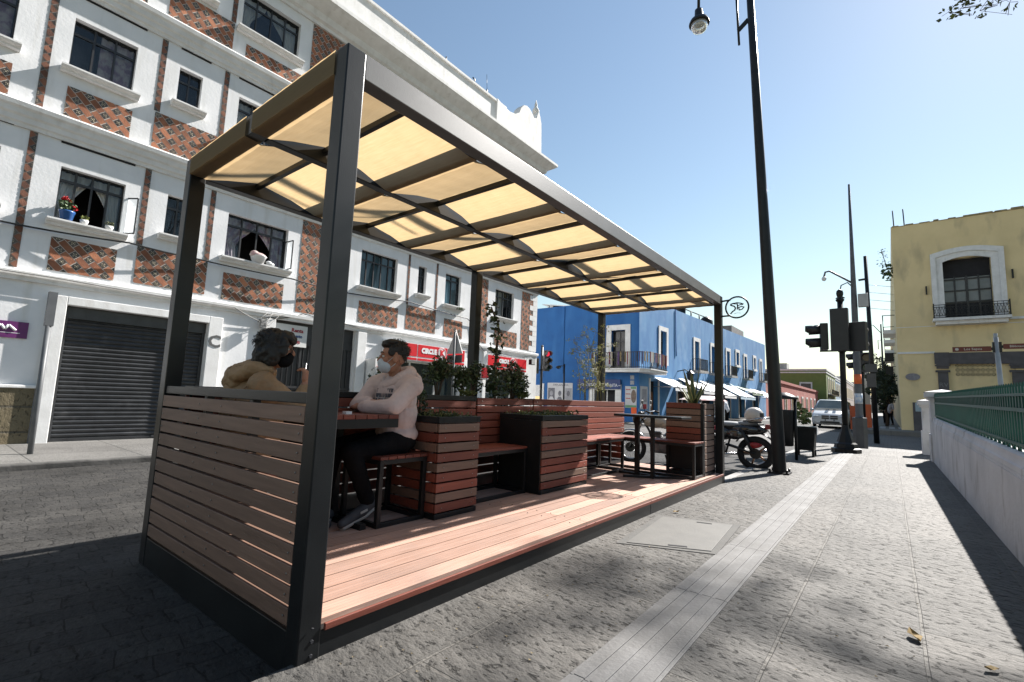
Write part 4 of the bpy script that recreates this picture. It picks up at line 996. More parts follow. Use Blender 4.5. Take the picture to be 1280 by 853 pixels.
# agave
rg = random.Random(2); o = thing('agave', 'spiky agave with yellow edged leaves in the tall corner planter', 'plant', (-2.2, 7.02, 1.06))
g = MB()
for k in range(15):
    a = k * 2.4; el = R(rg.uniform(38, 84)); l = rg.uniform(.34, .62); w = .036
    d = Vector((math.cos(a) * math.cos(el), math.sin(a) * math.cos(el), math.sin(el))); sd = Vector((-math.sin(a), math.cos(a), 0)); up = sd.cross(d)
    b0 = Vector((-2.2, 7.02, 1.04)); vs = []
    for i, (t, ww) in enumerate(((0, .8), (.3, 1), (.6, .85), (.85, .4), (1, .04))):
        c = b0 + d * l * t - Vector((0, 0, 1)) * .10 * t * t * math.cos(el)
        vs += [c - sd * w * ww, c - sd * w * ww * .65, c - up * .006, c + sd * w * ww * .65, c + sd * w * ww]
    for i in range(4):
        for j in range(4): g.add([vs[i * 5 + j], vs[i * 5 + j + 1], vs[i * 5 + j + 6], vs[i * 5 + j + 5]], [(0, 1, 2, 3)], 1 if j in (0, 3) else 0, True)
g.build('leaf_rosette', [M('agave_green', (.09, .13, .07), (.06, .10, .05), 9, .5), M('agave_edge', (.38, .36, .16), (.30, .28, .12), 9, .5)], o)
# ------------------------------------------------------------------ people
SKIN = M('skin_tan', (.34, .17, .105), (.27, .125, .075), 16, .6, .2, 160, c3=(.36, .15, .10), c3scale=20, c3lo=.5, c3hi=.7)
HAIR = M('black_hair', (.006, .005, .0045), (.010, .008, .007), 30, .6, .5, 30, stretch=(1, 1, .25), bdist=.006)
HOOD = M('pale_pink_sweatshirt', (.60, .475, .445), (.50, .385, .355), 5, .92, .5, 13, bdist=.014)
TANJ = M('tan_jacket_cloth', (.33, .205, .108), (.245, .148, .076), 6, .7, .8, 15, bdist=.02)
PANT = M('black_trousers', (.004, .004, .005), (.007, .007, .008), 6, .9, .3, 40, spec=.15)
MASK = M('pale_blue_mask', (.46, .52, .58), (.40, .46, .52), 6, .8, .25, 30)
SHOE = M('dark_grey_trainer', (.06, .06, .065), (.04, .04, .045), 8, .7)
SOLE = M('pale_shoe_sole', (.5, .48, .45), (.4, .39, .36), 8, .7)
EYE = M('eye_white', (.6, .58, .55), rough=.25); IRIS = M('dark_iris', (.02, .012, .008), rough=.2); BROW = HAIR
def head_prims(c, F, s=1.0, ears=True):
    """head at centre c facing F: skull, jaw, nose, brow, lips, ears"""
    c = Vector(c); F = Vector(F).normalized(); U = Vector((0, 0, 1)); U = (U - F * U.dot(F)).normalized(); S = F.cross(U)
    T = Matrix((S, F, U)).transposed()
    def L_(x, y, z): return c + T @ Vector((x, y, z)) * s
    pr = [('e', L_(0, -.012, .03), (.075 * s, .094 * s, .095 * s), T), ('e', L_(0, .018, -.035), (.060 * s, .070 * s, .085 * s), T), ('e', L_(0, .055, -.088), (.030 * s, .028 * s, .024 * s), T),
          ('c', L_(0, .088, .012), .010 * s, L_(0, .106, -.022), .013 * s), ('e', L_(.011, .096, -.028), (.009 * s,) * 3), ('e', L_(-.011, .096, -.028), (.009 * s,) * 3),
          ('c', L_(-.034, .077, .032), .012 * s, L_(.034, .077, .032), .012 * s), ('c', L_(-.018, .083, -.054), .008 * s, L_(.018, .083, -.054), .008 * s), ('c', L_(-.016, .080, -.066), .008 * s, L_(.016, .080, -.066), .008 * s),
          ('e', L_(.042, .055, -.018), (.02 * s, .02 * s, .02 * s)), ('e', L_(-.042, .055, -.018), (.02 * s, .02 * s, .02 * s))]
    if ears: pr += [('e', L_(sx * .079, -.008, -.008), (.010 * s, .02 * s, .033 * s), T) for sx in (-1, 1)]
    return pr, L_, T
def face(o, L_, T, s=1.0, brows=True):
    g = MB()
    for sx in (-1, 1): g.ell(L_(sx * .031, .0745, .008), (.0125 * s, .0105 * s, .009 * s), 12, 8, T=T)
    e = g.build('eyes', EYE, o)
    g = MB()
    for sx in (-1, 1): g.ell(L_(sx * .031, .0835, .008), (.006 * s, .0035 * s, .006 * s), 10, 6, T=T)
    g.build('iris', IRIS, e)
    if brows:
        g = MB()
        for sx in (-1, 1): g.tube([L_(sx * .014, .0895, .034), L_(sx * .033, .088, .041), L_(sx * .052, .076, .034)], [.004, .005, .003], 6)
        g.build('eyebrows', BROW, o)
def hand_prims(w, d, n, spread, size=1.0, curl=.5, thumb=1):
    """palm from wrist w along d with normal n (back of hand); spread: direction index->little"""
    w = Vector(w); d = Vector(d).normalized(); n = Vector(n).normalized(); sp = Vector(spread).normalized(); k = size
    pr = [('c', w, .024 * k, w + d * .05 * k, .026 * k), ('c', w + sp * .02 * k + d * .03 * k, .020 * k, w + sp * .025 * k + d * .07 * k, .016 * k), ('c', w - sp * .02 * k + d * .03 * k, .020 * k, w - sp * .025 * k + d * .075 * k, .016 * k)]
    for i, l in enumerate((.072, .080, .074, .058)):
        b = w + d * .082 * k + sp * (-.030 + .020 * i) * k
        a1 = curl; p1 = b + (d * math.cos(a1) - n * math.sin(a1)) * l * .45 * k
        a2 = curl * 2.1; p2 = p1 + (d * math.cos(a2) - n * math.sin(a2)) * l * .33 * k
        a3 = curl * 2.9; p3 = p2 + (d * math.cos(a3) - n * math.sin(a3)) * l * .24 * k
        pr += [('c', b, .0095 * k, p1, .009 * k), ('c', p1, .009 * k, p2, .008 * k), ('c', p2, .008 * k, p3, .007 * k)]
    tb = w + d * .025 * k - sp * .028 * k
    t1 = tb + (d * .6 - sp * .7 - n * .3).normalized() * .04 * k; t2 = t1 + (d * .9 - sp * .1 - n * .4).normalized() * .032 * k
    pr += [('c', tb, .014 * k, t1, .011 * k), ('c', t1, .011 * k, t2, .008 * k)]
    return pr

def strands(nm, parent, L_, T, n, ln, seed, back=.6, zmin=-.05, thick=.0016, scale=1.0):
    rg = random.Random(seed); g = MB()
    while n > 0:
        d = Vector((rg.gauss(0, 1), rg.gauss(-.35, 1), rg.gauss(.45, .8))).normalized()
        p = Vector((d.x * .081, -.020 + d.y * .094, .052 + d.z * .084))
        if p.y > .045 and p.z < .085: continue
        if p.z < zmin: continue
        n -= 1
        t = Vector((d.x * .25 + rg.uniform(-.35, .35), -back + rg.uniform(-.4, .4), -.55 * (1 - d.z) + rg.uniform(-.25, .3))); l = ln * rg.uniform(.6, 1.2)
        p1 = p + (d * .35 + t * .4).normalized() * l * .5; p2 = p1 + (t + Vector((0, 0, -.25))).normalized() * l * .5
        g.tube([L_(*p), L_(*p1), L_(*p2)], [thick, thick * .8, thick * .3], 4)
    o_ = g.build(nm, HAIR, parent); o_['kind'] = 'stuff'; return o_
# --- seated man
man = thing('person', 'seated man in a pale pink hoodie and face mask leaning on the table', 'person', (-3.14, 2.5, DZ))
F = Vector((-.52, -.85, .0)).normalized(); hc = (-3.12, 2.42, 1.372)
hp, HL, HT = head_prims(hc, F, 1.06)
sh_n = Vector((-2.955, 2.50, 1.15)); sh_f = Vector((-3.345, 2.44, 1.15))       # near / far shoulder
el_n = Vector((-2.945, 2.31, .985)); el_f = Vector((-3.355, 2.285, .985)); wr_n = Vector((-3.20, 2.20, .978)); wr_f = Vector((-3.10, 2.255, 1.015))
pel = Vector((-3.14, 2.50, .735)); chest = Vector((-3.15, 2.49, 1.06))
hip_n, hip_f = Vector((-3.05, 2.48, .715)), Vector((-3.24, 2.48, .715)); kn_n, kn_f = Vector((-3.06, 2.06, .66)), Vector((-3.27, 2.04, .66)); an_n, an_f = Vector((-3.07, 2.23, .28)), Vector((-3.25, 1.98, .22))
body = hp + [('c', (-3.135, 2.455, 1.30), .052, (-3.145, 2.49, 1.16), .058), ('c', chest, .125, pel, .12), ('c', sh_n, .06, sh_f, .06), ('c', sh_n, .05, el_n, .04), ('c', el_n, .038, wr_n, .027), ('c', sh_f, .05, el_f, .04), ('c', el_f, .038, wr_f, .027),
        ('c', hip_n, .085, kn_n, .055), ('c', kn_n, .052, an_n, .035), ('c', hip_f, .085, kn_f, .055), ('c', kn_f, .052, an_f, .035)]
body += hand_prims(wr_f, (.90, .30, -.08), (-.3, -.5, .8), (.1, .6, .6), .95, .35) + hand_prims(wr_n, (-1, .1, .1), (0, -.4, .9), (0, -.9, -.3), .95, .4)
blob('body', body, SKIN, man, .0055, 4)
face(man, HL, HT, 1.06)
# hair: cap with short sides and a fringe lifted over the forehead
hair = [('e', HL(0, -.026, .058), (.083, .098, .083), HT), ('e', HL(0, .045, .100), (.066, .050, .034), HT), ('e', HL(.0, -.065, .028), (.070, .045, .065), HT), ('e', HL(.03, .03, .118), (.045, .06, .025), HT), ('e', HL(-.03, .02, .118), (.045, .06, .025), HT),
        ('e', HL(.074, .022, .045), (.012, .03, .04), HT), ('e', HL(-.074, .022, .045), (.012, .03, .04), HT)]
blob('hair', hair, HAIR, man, .006, 2, noise=.014, nscale=40)
strands('hair_strands', man, HL, HT, 420, .035, 5, back=-.1, zmin=-.03)
msk = [('e', HL(0, .045, -.062), (.064, .066, .058), HT), ('e', HL(0, .082, -.038), (.040, .034, .034), HT), ('e', HL(0, .07, -.085), (.036, .03, .03), HT)]
mk = blob('face_mask', msk, MASK, man, .005, 6)
g = MB()
for sx in (-1, 1):
    g.tube([HL(sx * .060, .045, -.035), HL(sx * .081, .0, .008), HL(sx * .082, -.022, .0)], .0022, 5); g.tube([HL(sx * .058, .03, -.085), HL(sx * .080, -.012, -.045)], .0022, 5)
g.build('ear_loops', MASK, mk)
# hoodie
top = [('c', (-3.15, 2.49, 1.10), .145, (-3.14, 2.51, .80), .158), ('e', (-3.15, 2.495, 1.05), (.205, .135, .18)), ('e', (-3.145, 2.505, .92), (.195, .15, .2)), ('e', (-3.14, 2.515, .77), (.19, .165, .09)),
       ('c', sh_n, .080, el_n, .066), ('c', el_n, .066, wr_n + Vector((.05, 0, .005)), .046), ('c', sh_f, .080, el_f, .066), ('c', el_f, .066, wr_f + Vector((-.07, 0, 0)), .046), ('c', sh_n, .085, sh_f, .085), ('c', sh_n, .085, (-3.14, 2.50, 1.21), .075), ('c', sh_f, .085, (-3.14, 2.50, 1.21), .075)]
blob('hoodie', top, HOOD, man, .0055, 8, noise=.018, nscale=9)
g = MB()
for a, b, ra in ((el_n, wr_n + Vector((.05, 0, .005)), .050), (el_f, wr_f + Vector((-.07, 0, 0)), .050)):
    d = (b - a).normalized(); g.tube([b - d * .045, b - d * .02, b + d * .012], [ra * .98, ra * 1.04, ra * .86], 16, cap=True)
g.build('cuffs', HOOD, man)
# hood bunched behind the neck, collar edges, cords
hd = [('c', (-3.055, 2.43, 1.207), .035, (-3.045, 2.52, 1.257), .045), ('c', (-3.045, 2.52, 1.257), .045, (-3.12, 2.595, 1.267), .058), ('c', (-3.12, 2.595, 1.267), .058, (-3.20, 2.58, 1.257), .052), ('c', (-3.20, 2.58, 1.257), .052, (-3.245, 2.50, 1.227), .042), ('c', (-3.245, 2.50, 1.227), .042, (-3.20, 2.41, 1.192), .03),
      ('c', (-3.055, 2.43, 1.207), .035, (-3.13, 2.37, 1.142), .025), ('e', (-3.10, 2.62, 1.192), (.10, .05, .085)), ]
blob('hood', hd, HOOD, man, .006, 3, noise=.018, nscale=14)
g = MB()
for dx in (-.03, .03): g.tube([(-3.14 + dx, 2.365, 1.11), (-3.145 + dx * 1.3, 2.345, 1.04), (-3.15 + dx * 1.2, 2.345, .985)], .004, 5)
g.build('hood_cord', SOLE, man)
g = MB()
for k in range(11):
    x = -3.055 - k * .016
    dx = (x + 3.15) / .205
    for z in (1.115, 1.075, 1.035, 1.0):
        yy = 2.495 - .135 * math.sqrt(max(0, 1 - dx * dx - ((z - 1.05) / .16) ** 2)) - .012
        g.box(x - .004, x + .003, yy - .003, yy + .02, z - .016, z + .014)
g.build('chest_print', M('dark_chest_print', (.10, .10, .12), rough=.9), man)
tr = [('e', (-3.145, 2.50, .715), (.19, .17, .10)), ('c', hip_n, .105, kn_n, .073), ('c', kn_n, .073, an_n + Vector((0, 0, .03)), .055), ('c', hip_f, .105, kn_f, .073), ('c', kn_f, .073, an_f + Vector((0, 0, .03)), .055)]
blob('trousers', tr, PANT, man, .008, 4, noise=.02, nscale=10)
for (an, tip) in ((an_n, Vector((-3.03, 2.005, .155))), (an_f, Vector((-3.24, 1.76, .165)))):
    d = (tip - an).normalized(); hl = an - d * .06 + Vector((0, 0, -.035))
    s_ = blob('shoe', [('c', hl, .04, an + d * .06 + Vector((0, 0, -.02)), .046), ('c', an + d * .06 + Vector((0, 0, -.02)), .045, tip + Vector((0, 0, .022)), .030), ('c', an + Vector((0, 0, .02)), .045, an, .045)], SHOE, man, .006, 3)
    g = MB(); b = Vector((0, 0, -.018)); dn = (Vector((0, 0, -1)) - d * (-d.z)).normalized()
    g.tube([hl + dn * .034, an + d * .05 + dn * .055, tip + dn * .006], [.030, .034, .024], 10); g.build('sole', SOLE, s_)
    g = MB(); g.beam(an + d * .03 + Vector((.047, 0, -.02)), an + d * .10 + Vector((.043, 0, 0.0)), .004, .016); g.build('side_stripe', SOLE, s_)

# --- woman seen from behind
wm = thing('person', 'dark haired woman in a tan hooded jacket seated behind the slatted end panel', 'person', (-3.28, 1.44, DZ))
F = Vector((.62, .78, -.05)).normalized(); hc = (-3.10, 1.48, 1.345)
hp, HL, HT = head_prims(hc, F, .98)
sh_r = Vector((-3.06, 1.40, 1.11)); sh_l = Vector((-3.40, 1.52, 1.11)); el_r = Vector((-2.94, 1.56, .97)); wr_r = Vector((-2.955, 1.615, 1.135)); el_l = Vector((-3.36, 1.72, .985)); wr_l = Vector((-3.2, 1.80, .975))
hips = [Vector((-3.2, 1.44, .67)), Vector((-3.37, 1.46, .67))]; knees = [Vector((-3.14, 1.83, .66)), Vector((-3.34, 1.86, .66))]; ank = [Vector((-3.14, 1.80, .21)), Vector((-3.34, 1.83, .21))]
body = hp + [('c', (-3.13, 1.455, 1.25), .048, (-3.23, 1.45, 1.13), .055), ('c', (-3.26, 1.45, 1.03), .115, (-3.29, 1.45, .70), .12), ('c', sh_r, .05, sh_l, .05), ('c', sh_r, .045, el_r, .036), ('c', el_r, .036, wr_r, .025), ('c', sh_l, .045, el_l, .036), ('c', el_l, .036, wr_l, .025)]
for h, k, a in zip(hips, knees, ank): body += [('c', h, .085, k, .055), ('c', k, .052, a, .035)]
body += hand_prims(wr_r, (-.12, .02, .95), (.8, .6, .1), (.3, -.4, 0), .9, .75) + hand_prims(wr_l, (.9, .1, -.1), (0, 0, 1), (0, 1, 0), .9, .3)
blob('body', body, SKIN, wm, .0055, 4)
face(wm, HL, HT, .98)
hair = [('e', HL(0, -.030, .040), (.092, .105, .098), HT), ('e', HL(0, -.065, -.045), (.088, .072, .09), HT), ('e', HL(.062, -.012, -.03), (.040, .062, .085), HT), ('e', HL(-.062, -.012, -.03), (.040, .062, .085), HT), ('e', HL(0, .045, .085), (.065, .06, .045), HT),
        ('e', HL(.072, .052, .015), (.018, .035, .06), HT), ('e', HL(-.072, .052, .015), (.018, .035, .06), HT), ('e', HL(.0, .085, .068), (.05, .03, .03), HT), ('e', HL(-.02, -.115, -.09), (.05, .035, .045), HT)]
hr = blob('hair', hair, HAIR, wm, .006, 3, noise=.022, nscale=30)
strands('hair_strands', wm, lambda x, y, z: HL(x * 1.10, y * 1.08 - .012, z * 1.0 - .010), HT, 240, .034, 6, back=.0, zmin=-.09, thick=.0018)
g = MB(); rg = random.Random(4)
for k in range(26):
    a = rg.uniform(-2.6, .9); b0 = HL(math.sin(a) * .088, -abs(math.cos(a)) * .09 - .01, rg.uniform(-.1, .06)); b1 = b0 + HT @ Vector((math.sin(a) * .02, -.015, rg.uniform(-.05, .0))); b2 = b1 + HT @ Vector((rg.uniform(-.02, .02), .0, -.04))
    g.tube([b0, b1, b2], [.003, .002, .001], 4)
g.tube([HL(-.05, -.12, -.06), HL(-.09, -.16, -.055), HL(-.10, -.17, -.085), HL(-.08, -.16, -.105)], [.008, .006, .005, .003], 6)
g.build('hair_wisps', HAIR, hr)
g = MB()
for sx in (-1, 1): g.torus(HL(sx * .034, .100, .006), .024, .002, 'Y', 20, 6, T=HT)
g.tube([HL(-.01, .103, .01), HL(.01, .103, .01)], .002, 5)
for sx in (-1, 1): g.tube([HL(sx * .058, .098, .010), HL(sx * .080, .0, .008)], .002, 5)
g.build('glasses', WINM, wm)
mk = blob('face_mask', [('e', HL(0, .048, -.062), (.058, .060, .052), HT), ('e', HL(0, .08, -.04), (.036, .03, .03), HT)], PANT, wm, .005, 4)
jk = [('e', (-3.23, 1.45, 1.0), (.22, .16, .17)), ('e', (-3.25, 1.45, .85), (.22, .165, .2)), ('c', sh_r, .092, sh_l, .092), ('c', sh_r, .088, el_r, .070), ('c', el_r, .070, wr_r - Vector((0, 0, .05)), .050), ('c', sh_l, .088, el_l, .07), ('c', el_l, .07, wr_l, .05), ('c', (-3.23, 1.45, 1.17), .085, (-3.25, 1.45, 1.08), .13), ('e', (-3.29, 1.44, .70), (.22, .18, .12)), ('c', sh_l, .1, (-3.37, 1.40, .95), .13), ('c', (-3.32, 1.38, 1.08), .10, (-3.40, 1.42, .98), .10)]
blob('jacket', jk, TANJ, wm, .006, 6, noise=.032, nscale=9)
hd = [('c', (-3.07, 1.43, 1.21), .034, (-3.12, 1.365, 1.215), .046), ('c', (-3.12, 1.365, 1.215), .046, (-3.24, 1.33, 1.185), .066), ('c', (-3.24, 1.33, 1.185), .066, (-3.40, 1.37, 1.165), .066), ('c', (-3.40, 1.37, 1.165), .066, (-3.43, 1.46, 1.18), .055), ('c', (-3.43, 1.46, 1.18), .055, (-3.30, 1.55, 1.20), .04), ('e', (-3.33, 1.335, 1.13), (.115, .06, .075)), ('c', (-3.2, 1.37, 1.24), .03, (-3.32, 1.40, 1.235), .04)]
blob('hood', hd, TANJ, wm, .006, 3, noise=.030, nscale=13)
g = MB(); g.tube([(-3.07, 1.405, 1.225), (-3.13, 1.335, 1.235), (-3.25, 1.275, 1.215), (-3.40, 1.31, 1.19), (-3.475, 1.44, 1.19)], .007, 6); g.tube([(-3.06, 1.30, 1.10), (-3.16, 1.285, 1.02), (-3.20, 1.28, .90)], .005, 6); g.build('hood_seam', M('tan_seam', (.20, .12, .065), rough=.9), wm)
tr = [('c', h, .10, k, .068) for h, k in zip(hips, knees)] + [('c', k, .068, a, .05) for k, a in zip(knees, ank)] + [('c', hips[0], .12, hips[1], .12)]
blob('trousers', tr, PANT, wm, .009, 3)
for a in ank: blob('shoe', [('c', a + Vector((0, -.03, -.03)), .042, a + Vector((0, .16, -.05)), .032)], SHOE, wm, .008, 3)
# small things on the table and bench
g = MB(); g.box(-3.02, -2.975, 1.94, 1.985, .9355, .955); tag(g.build('sugar_packet', SIGNW), 'tiny white packet on the red table top in front of the man', 'packet')
o = thing('phone', 'small grey phone lying on the shaded middle bench', 'phone', (-3.3, 3.35, .6)); g = MB(); g.box(-3.34, -3.24, 3.28, 3.36, .601, .640); g.build('case', M('grey_plastic', (.20, .21, .21), rough=.5), o, bevel=.006); g = MB(); g.box(-3.235, -3.23, 3.285, 3.355, .605, .636); g.build('screen', M('pale_screen', (.45, .46, .46), rough=.3), o)
# ------------------------------------------------------------------ blue building on the far corner
BX, BY, BE = -10.6, 24.6, 58.5
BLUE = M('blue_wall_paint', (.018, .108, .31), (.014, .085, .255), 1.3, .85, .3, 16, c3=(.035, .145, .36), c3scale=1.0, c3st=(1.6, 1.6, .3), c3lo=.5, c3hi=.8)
BLUES = M('sunlit_weathered_blue_paint', (.042, .17, .39), (.08, .235, .45), 1.6, .85, .3, 16, stretch=(1, 1, .35), c3=(.16, .30, .49), c3scale=.6, c3lo=.5, c3hi=.7)  # street side mixed paler than the front: its sunlight is in the colour
PB = lambda u, v, d: (u, BY - d, v)                                   # front: u = x
PS = lambda u, v, d: (BX + d, u, v + .016 * (u - 26) if v > 2.6 else v)  # street side: u = y
bb = thing('blue_building', 'two-storey blue painted corner building with white window frames and a wrapped balcony', 'building', (-18, 40, 0))
fholes = [(-12.25, -11.4, 2.92, 5.05), (-13.25, -11.95, -.1, 1.7), (-17.8, -17.0, -.1, 1.2)]
sw = [(27.6, 28.6), (34.0, 35.0), (38.0, 39.0), (42.4, 43.4), (48.6, 49.5), (55.6, 56.4)]; ss = [(45.6, 46.6), (52.6, 53.5)]
sholes = [(a, b, 3.3, 5.35) for a, b in sw] + [(a, b, 4.35, 5.5) for a, b in ss]
sdoors = [(26.1, 27.3, -.1, 2.3), (30.5, 33.0, -.1, 2.35), (35.5, 38.5, -.1, 2.35), (40.8, 43.4, -.1, 2.35), (46.4, 48.6, -.1, 2.35), (52.0, 54.4, -.1, 2.3)]
g = MB()
wall_holes(g, PB, -27, BX, -.1, 6.75, fholes, .3)
g.quad(PB(-27, 6.75, 0), PB(-27, 6.75, -.3), PB(BX, 6.75, -.3), PB(BX, 6.75, 0))
g.build('wall', BLUE, bb)
g = MB()
wall_holes(g, PS, BY, BE, -.1, 6.75, sholes + sdoors, .3)
g.quad(PS(BY, 6.75, 0), PS(BE, 6.75, 0), PS(BE, 7.35, 0), PS(BY + 2, 6.95, 0)); g.quad(PS(BY, 6.75, 0), PS(BY + 2, 6.95, 0), PS(BY + 2, 6.95, -.35), PS(BY, 6.75, -.35)); g.quad(PS(BY + 2, 6.95, 0), PS(BE, 7.35, 0), PS(BE, 7.35, -.35), PS(BY + 2, 6.95, -.35))
g.quad((BX, BE, -.1), (-27, BE, -.1), (-27, BE, 7.3), (BX, BE, 7.8))
g.quad(PS(BY + .3, 6.4, -.35), PS(BY + 2, 6.95, -.35), PS(BE, 7.35, -.35), PS(BE, 6.2, -.35))
g.build('street_wall', BLUES, bb)
g = MB(); g.quad((-27, BY + .3, 6.5), (BX - .3, BY + .3, 6.5), (BX - .3, BE, 6.9), (-27, BE, 6.9)); g.build('roof', CEMENT, bb)
def framed(P, a, b, c, d, door=True, w=.26, dep=.25):
    g = MB(); s = .06
    pbox(g, P, a - w, a, c, d + w, .001, s); pbox(g, P, b, b + w, c, d + w, .001, s); pbox(g, P, a, b, d, d + w, .001, s)
    if not door: pbox(g, P, a - w - .04, b + w + .04, c - .18, c, .001, s + .08)
    f = g.build('window_frame', TRIM, bb)
    g = MB()
    pbox(g, P, a, b, c, d, -dep - .02, -dep); 
    q = g.build('pane', M('far_dark_pane', (.012, .013, .015), (.02, .02, .022), 3, .12), f)
    g = MB()
    for i in range(3): u = a + (b - a) * i / 2; pbox(g, P, max(u - .025, a), min(u + .025, b), c, d, -dep, -dep + .04)
    for z in (c + (d - c) * .45, c + (d - c) * .72, d - .05): pbox(g, P, a, b, z - .02, z + .02, -dep, -dep + .035)
    g.build('glazing_bars', WINM, f)
    return f
framed(PB, *fholes[0], w=.3)
for a, b in sw: framed(PS, a, b, 3.3, 5.35)
for a, b in ss: framed(PS, a, b, 4.35, 5.5, False)
# juliet balconies on the street side
for a, b in sw[1:]:
    g = MB(); pbox(g, PS, a - .5, b + .5, 3.12, 3.28, .001, .55); bo = g.build('balcony', CEMENT, bb)
    g = MB()
    n = 12
    for i in range(n + 1): u = a - .45 + (b - a + .9) * i / n; pbox(g, PS, u - .014, u + .014, 3.28, 4.05, .48, .51)
    for d in (.06, .2, .34): 
        for u in (a - .45, b + .45): pbox(g, PS, u - .014, u + .014, 3.28, 4.05, d, d + .03)
    for z in (3.34, 4.05): pbox(g, PS, a - .47, b + .47, z, z + .03, .475, .515); pbox(g, PS, a - .47, a - .43, z, z + .03, .0, .475); pbox(g, PS, b + .43, b + .47, z, z + .03, .0, .475)
    g.build('railing', BLACKM, bo)
# corner balcony wrapping the corner
g = MB(); z0, z1 = 2.66, 2.86
poly = [(-13.1, BY), (-13.1, BY - .6), (-12.9, BY - .75), (BX + .35, BY - .75), (BX + .75, BY - .35), (BX + .75, BY + 2.1), (BX + .6, BY + 2.3), (BX, BY + 2.3), (BX, BY)]
g.prism(poly, 'Z', z0, z1 - .06); big = [(x - .06 * (x < -12.8) + .06 * (x > BX + .2), y - .06 * (y < BY - .5)) for x, y in poly]; g.prism(big, 'Z', z1 - .06, z1)
bo = g.build('balcony', TRIM, bb, fix=True)
path = [Vector((x, y, 0)) for x, y in poly[:8]]
def along(path, step):
    out = []
    for a, b in zip(path, path[1:]):
        n = max(1, int((b - a).length / step))
        for i in range(n): out.append((a.lerp(b, i / n), (b - a).normalized()))
    return out
g = MB()
for p, d in along(path, .11): g.box(p.x - .01, p.x + .01, p.y - .01, p.y + .01, z1, 3.72)
for a, b in zip(path, path[1:]):
    for z in (z1 + .06, 3.72): g.beam(a + Vector((0, 0, z)), b + Vector((0, 0, z)), .035, .035)
g.build('railing', BLACKM, bo)
rg = random.Random(9)
scm = [M('cloth_' + n, c, rough=.9) for n, c in (('red', (.22, .04, .045)), ('violet', (.08, .045, .13)), ('cream', (.34, .31, .25)), ('dark', (.05, .05, .055)), ('white', (.42, .42, .41)), ('ochre', (.25, .18, .08)), ('wine', (.12, .02, .04)))]
g = MB()
for p, d in along(path[1:], .13):
    if rg.random() < .3: continue
    w = rg.uniform(.03, .08); l = rg.uniform(.5, .78); nrm = Vector((d.y, -d.x, 0)) * .03
    a, b = p + nrm - d * w / 2, p + nrm + d * w / 2
    g.box(min(a.x, b.x) - .008, max(a.x, b.x) + .008, min(a.y, b.y) - .008, max(a.y, b.y) + .008, 3.74 - l, 3.755, rg.randrange(7))
o = tag(g.build('ribbons', scm), 'many coloured cloth ribbons tied along the corner balcony railing', 'ribbons')
# front door and shop board
g = MB(); pbox(g, PB, -13.6, -13.25, -.1, 2.0, .001, .08); pbox(g, PB, -11.95, -11.6, -.1, 2.0, .001, .08); pbox(g, PB, -13.25, -11.95, 1.7, 2.0, .001, .08); d = g.build('door_frame', TRIM, bb)
g = MB(); pbox(g, PB, -13.25, -11.95, -.1, 1.7, -.28, -.26); g.build('doorway', DARKROOM, d)
g = MB(); pbox(g, PB, -12.62, -12.56, -.1, 1.7, -.255, -.22); pbox(g, PB, -12.1, -12.05, -.1, 1.7, -.255, -.22); g.build('door_leaf', TRIM, d)
g = MB(); pbox(g, PB, -18.1, -17.8, -.1, 1.9, .001, .06); pbox(g, PB, -17.0, -16.75, -.1, 2.0, .001, .06); pbox(g, PB, -17.8, -17.0, 1.2, 1.9, .001, .06); g.build('door_frame', TRIM, bb)
o = thing('shop_board', 'dark blue shop board with pale lettering above the blue building doorway', 'sign', (-12.8, BY - .1, 1.85))
g = MB(); pbox(g, PB, -14.35, -11.62, 1.74, 2.28, .085, .14); g.build('board', M('dark_blue_board', (.02, .045, .16), (.018, .04, .14), 3, .6), o)
text('lettering', '~ CHATITA LA VIOLANTA ~', .22, (-12.95, BY - .145, 1.95), (1, 0, 0), (0, 0, 1), M('pale_board_letter', (.5, .52, .58), rough=.6), o, bold=.006, xs=.98)
# posters
PAPER = M('poster_paper', (.52, .52, .53), (.46, .46, .48), 3, .7); PGREY = M('poster_grey_print', (.17, .17, .19), (.10, .10, .12), 6, .7); PPALE = M('poster_pale_print', (.32, .32, .35), (.26, .26, .28), 6, .7)
o = thing('poster', 'wide black and white poster of three portraits on the blue wall', 'poster', (-15.6, BY - .02, 1.1))
g = MB(); pbox(g, PB, -16.5, -14.72, .55, 2.05, .004, .02); g.build('sheet', PAPER, o)
text('lettering', 'EXPLANADA', .19, (-15.55, BY - .022, 1.92), (1, 0, 0), (0, 0, 1), PGREY, o, xs=1.0)
for k, (u, bg, hd_, bdy) in enumerate(((-16.2, PGREY, PPALE, PAPER), (-15.6, PAPER, PGREY, PGREY), (-15.0, PPALE, PGREY, PPALE))):
    g = MB(); pbox(g, PB, u - .24, u + .24, .56, 1.74, .02, .023, 0)
    vs = [PB(u + .11 * math.cos(t), 1.42 + .16 * math.sin(t), .0255) for t in [i * math.pi / 8 for i in range(16)]]; g.add([(v[0], v[1], v[2]) for v in vs], [tuple(range(16))], 1)
    vs = [PB(u + a, b, .0245) for a, b in ((-.22, .56), (.22, .56), (.20, 1.05), (.08, 1.22), (-.08, 1.22), (-.20, 1.05))]; g.add(vs, [tuple(range(6))], 2)
    g.build('portrait', [bg, hd_, bdy], o)
o = thing('poster', 'pale food poster with red lines of writing and green border on the blue wall', 'poster', (-11.1, BY - .02, 1.1))
GRN = M('poster_green', (.14, .30, .16), rough=.7); BRN = M('poster_brown', (.14, .09, .07), (.20, .16, .13), 9, .7)
g = MB(); pbox(g, PB, -11.38, -10.72, .75, 1.92, .004, .02); g.build('sheet', PAPER, o)
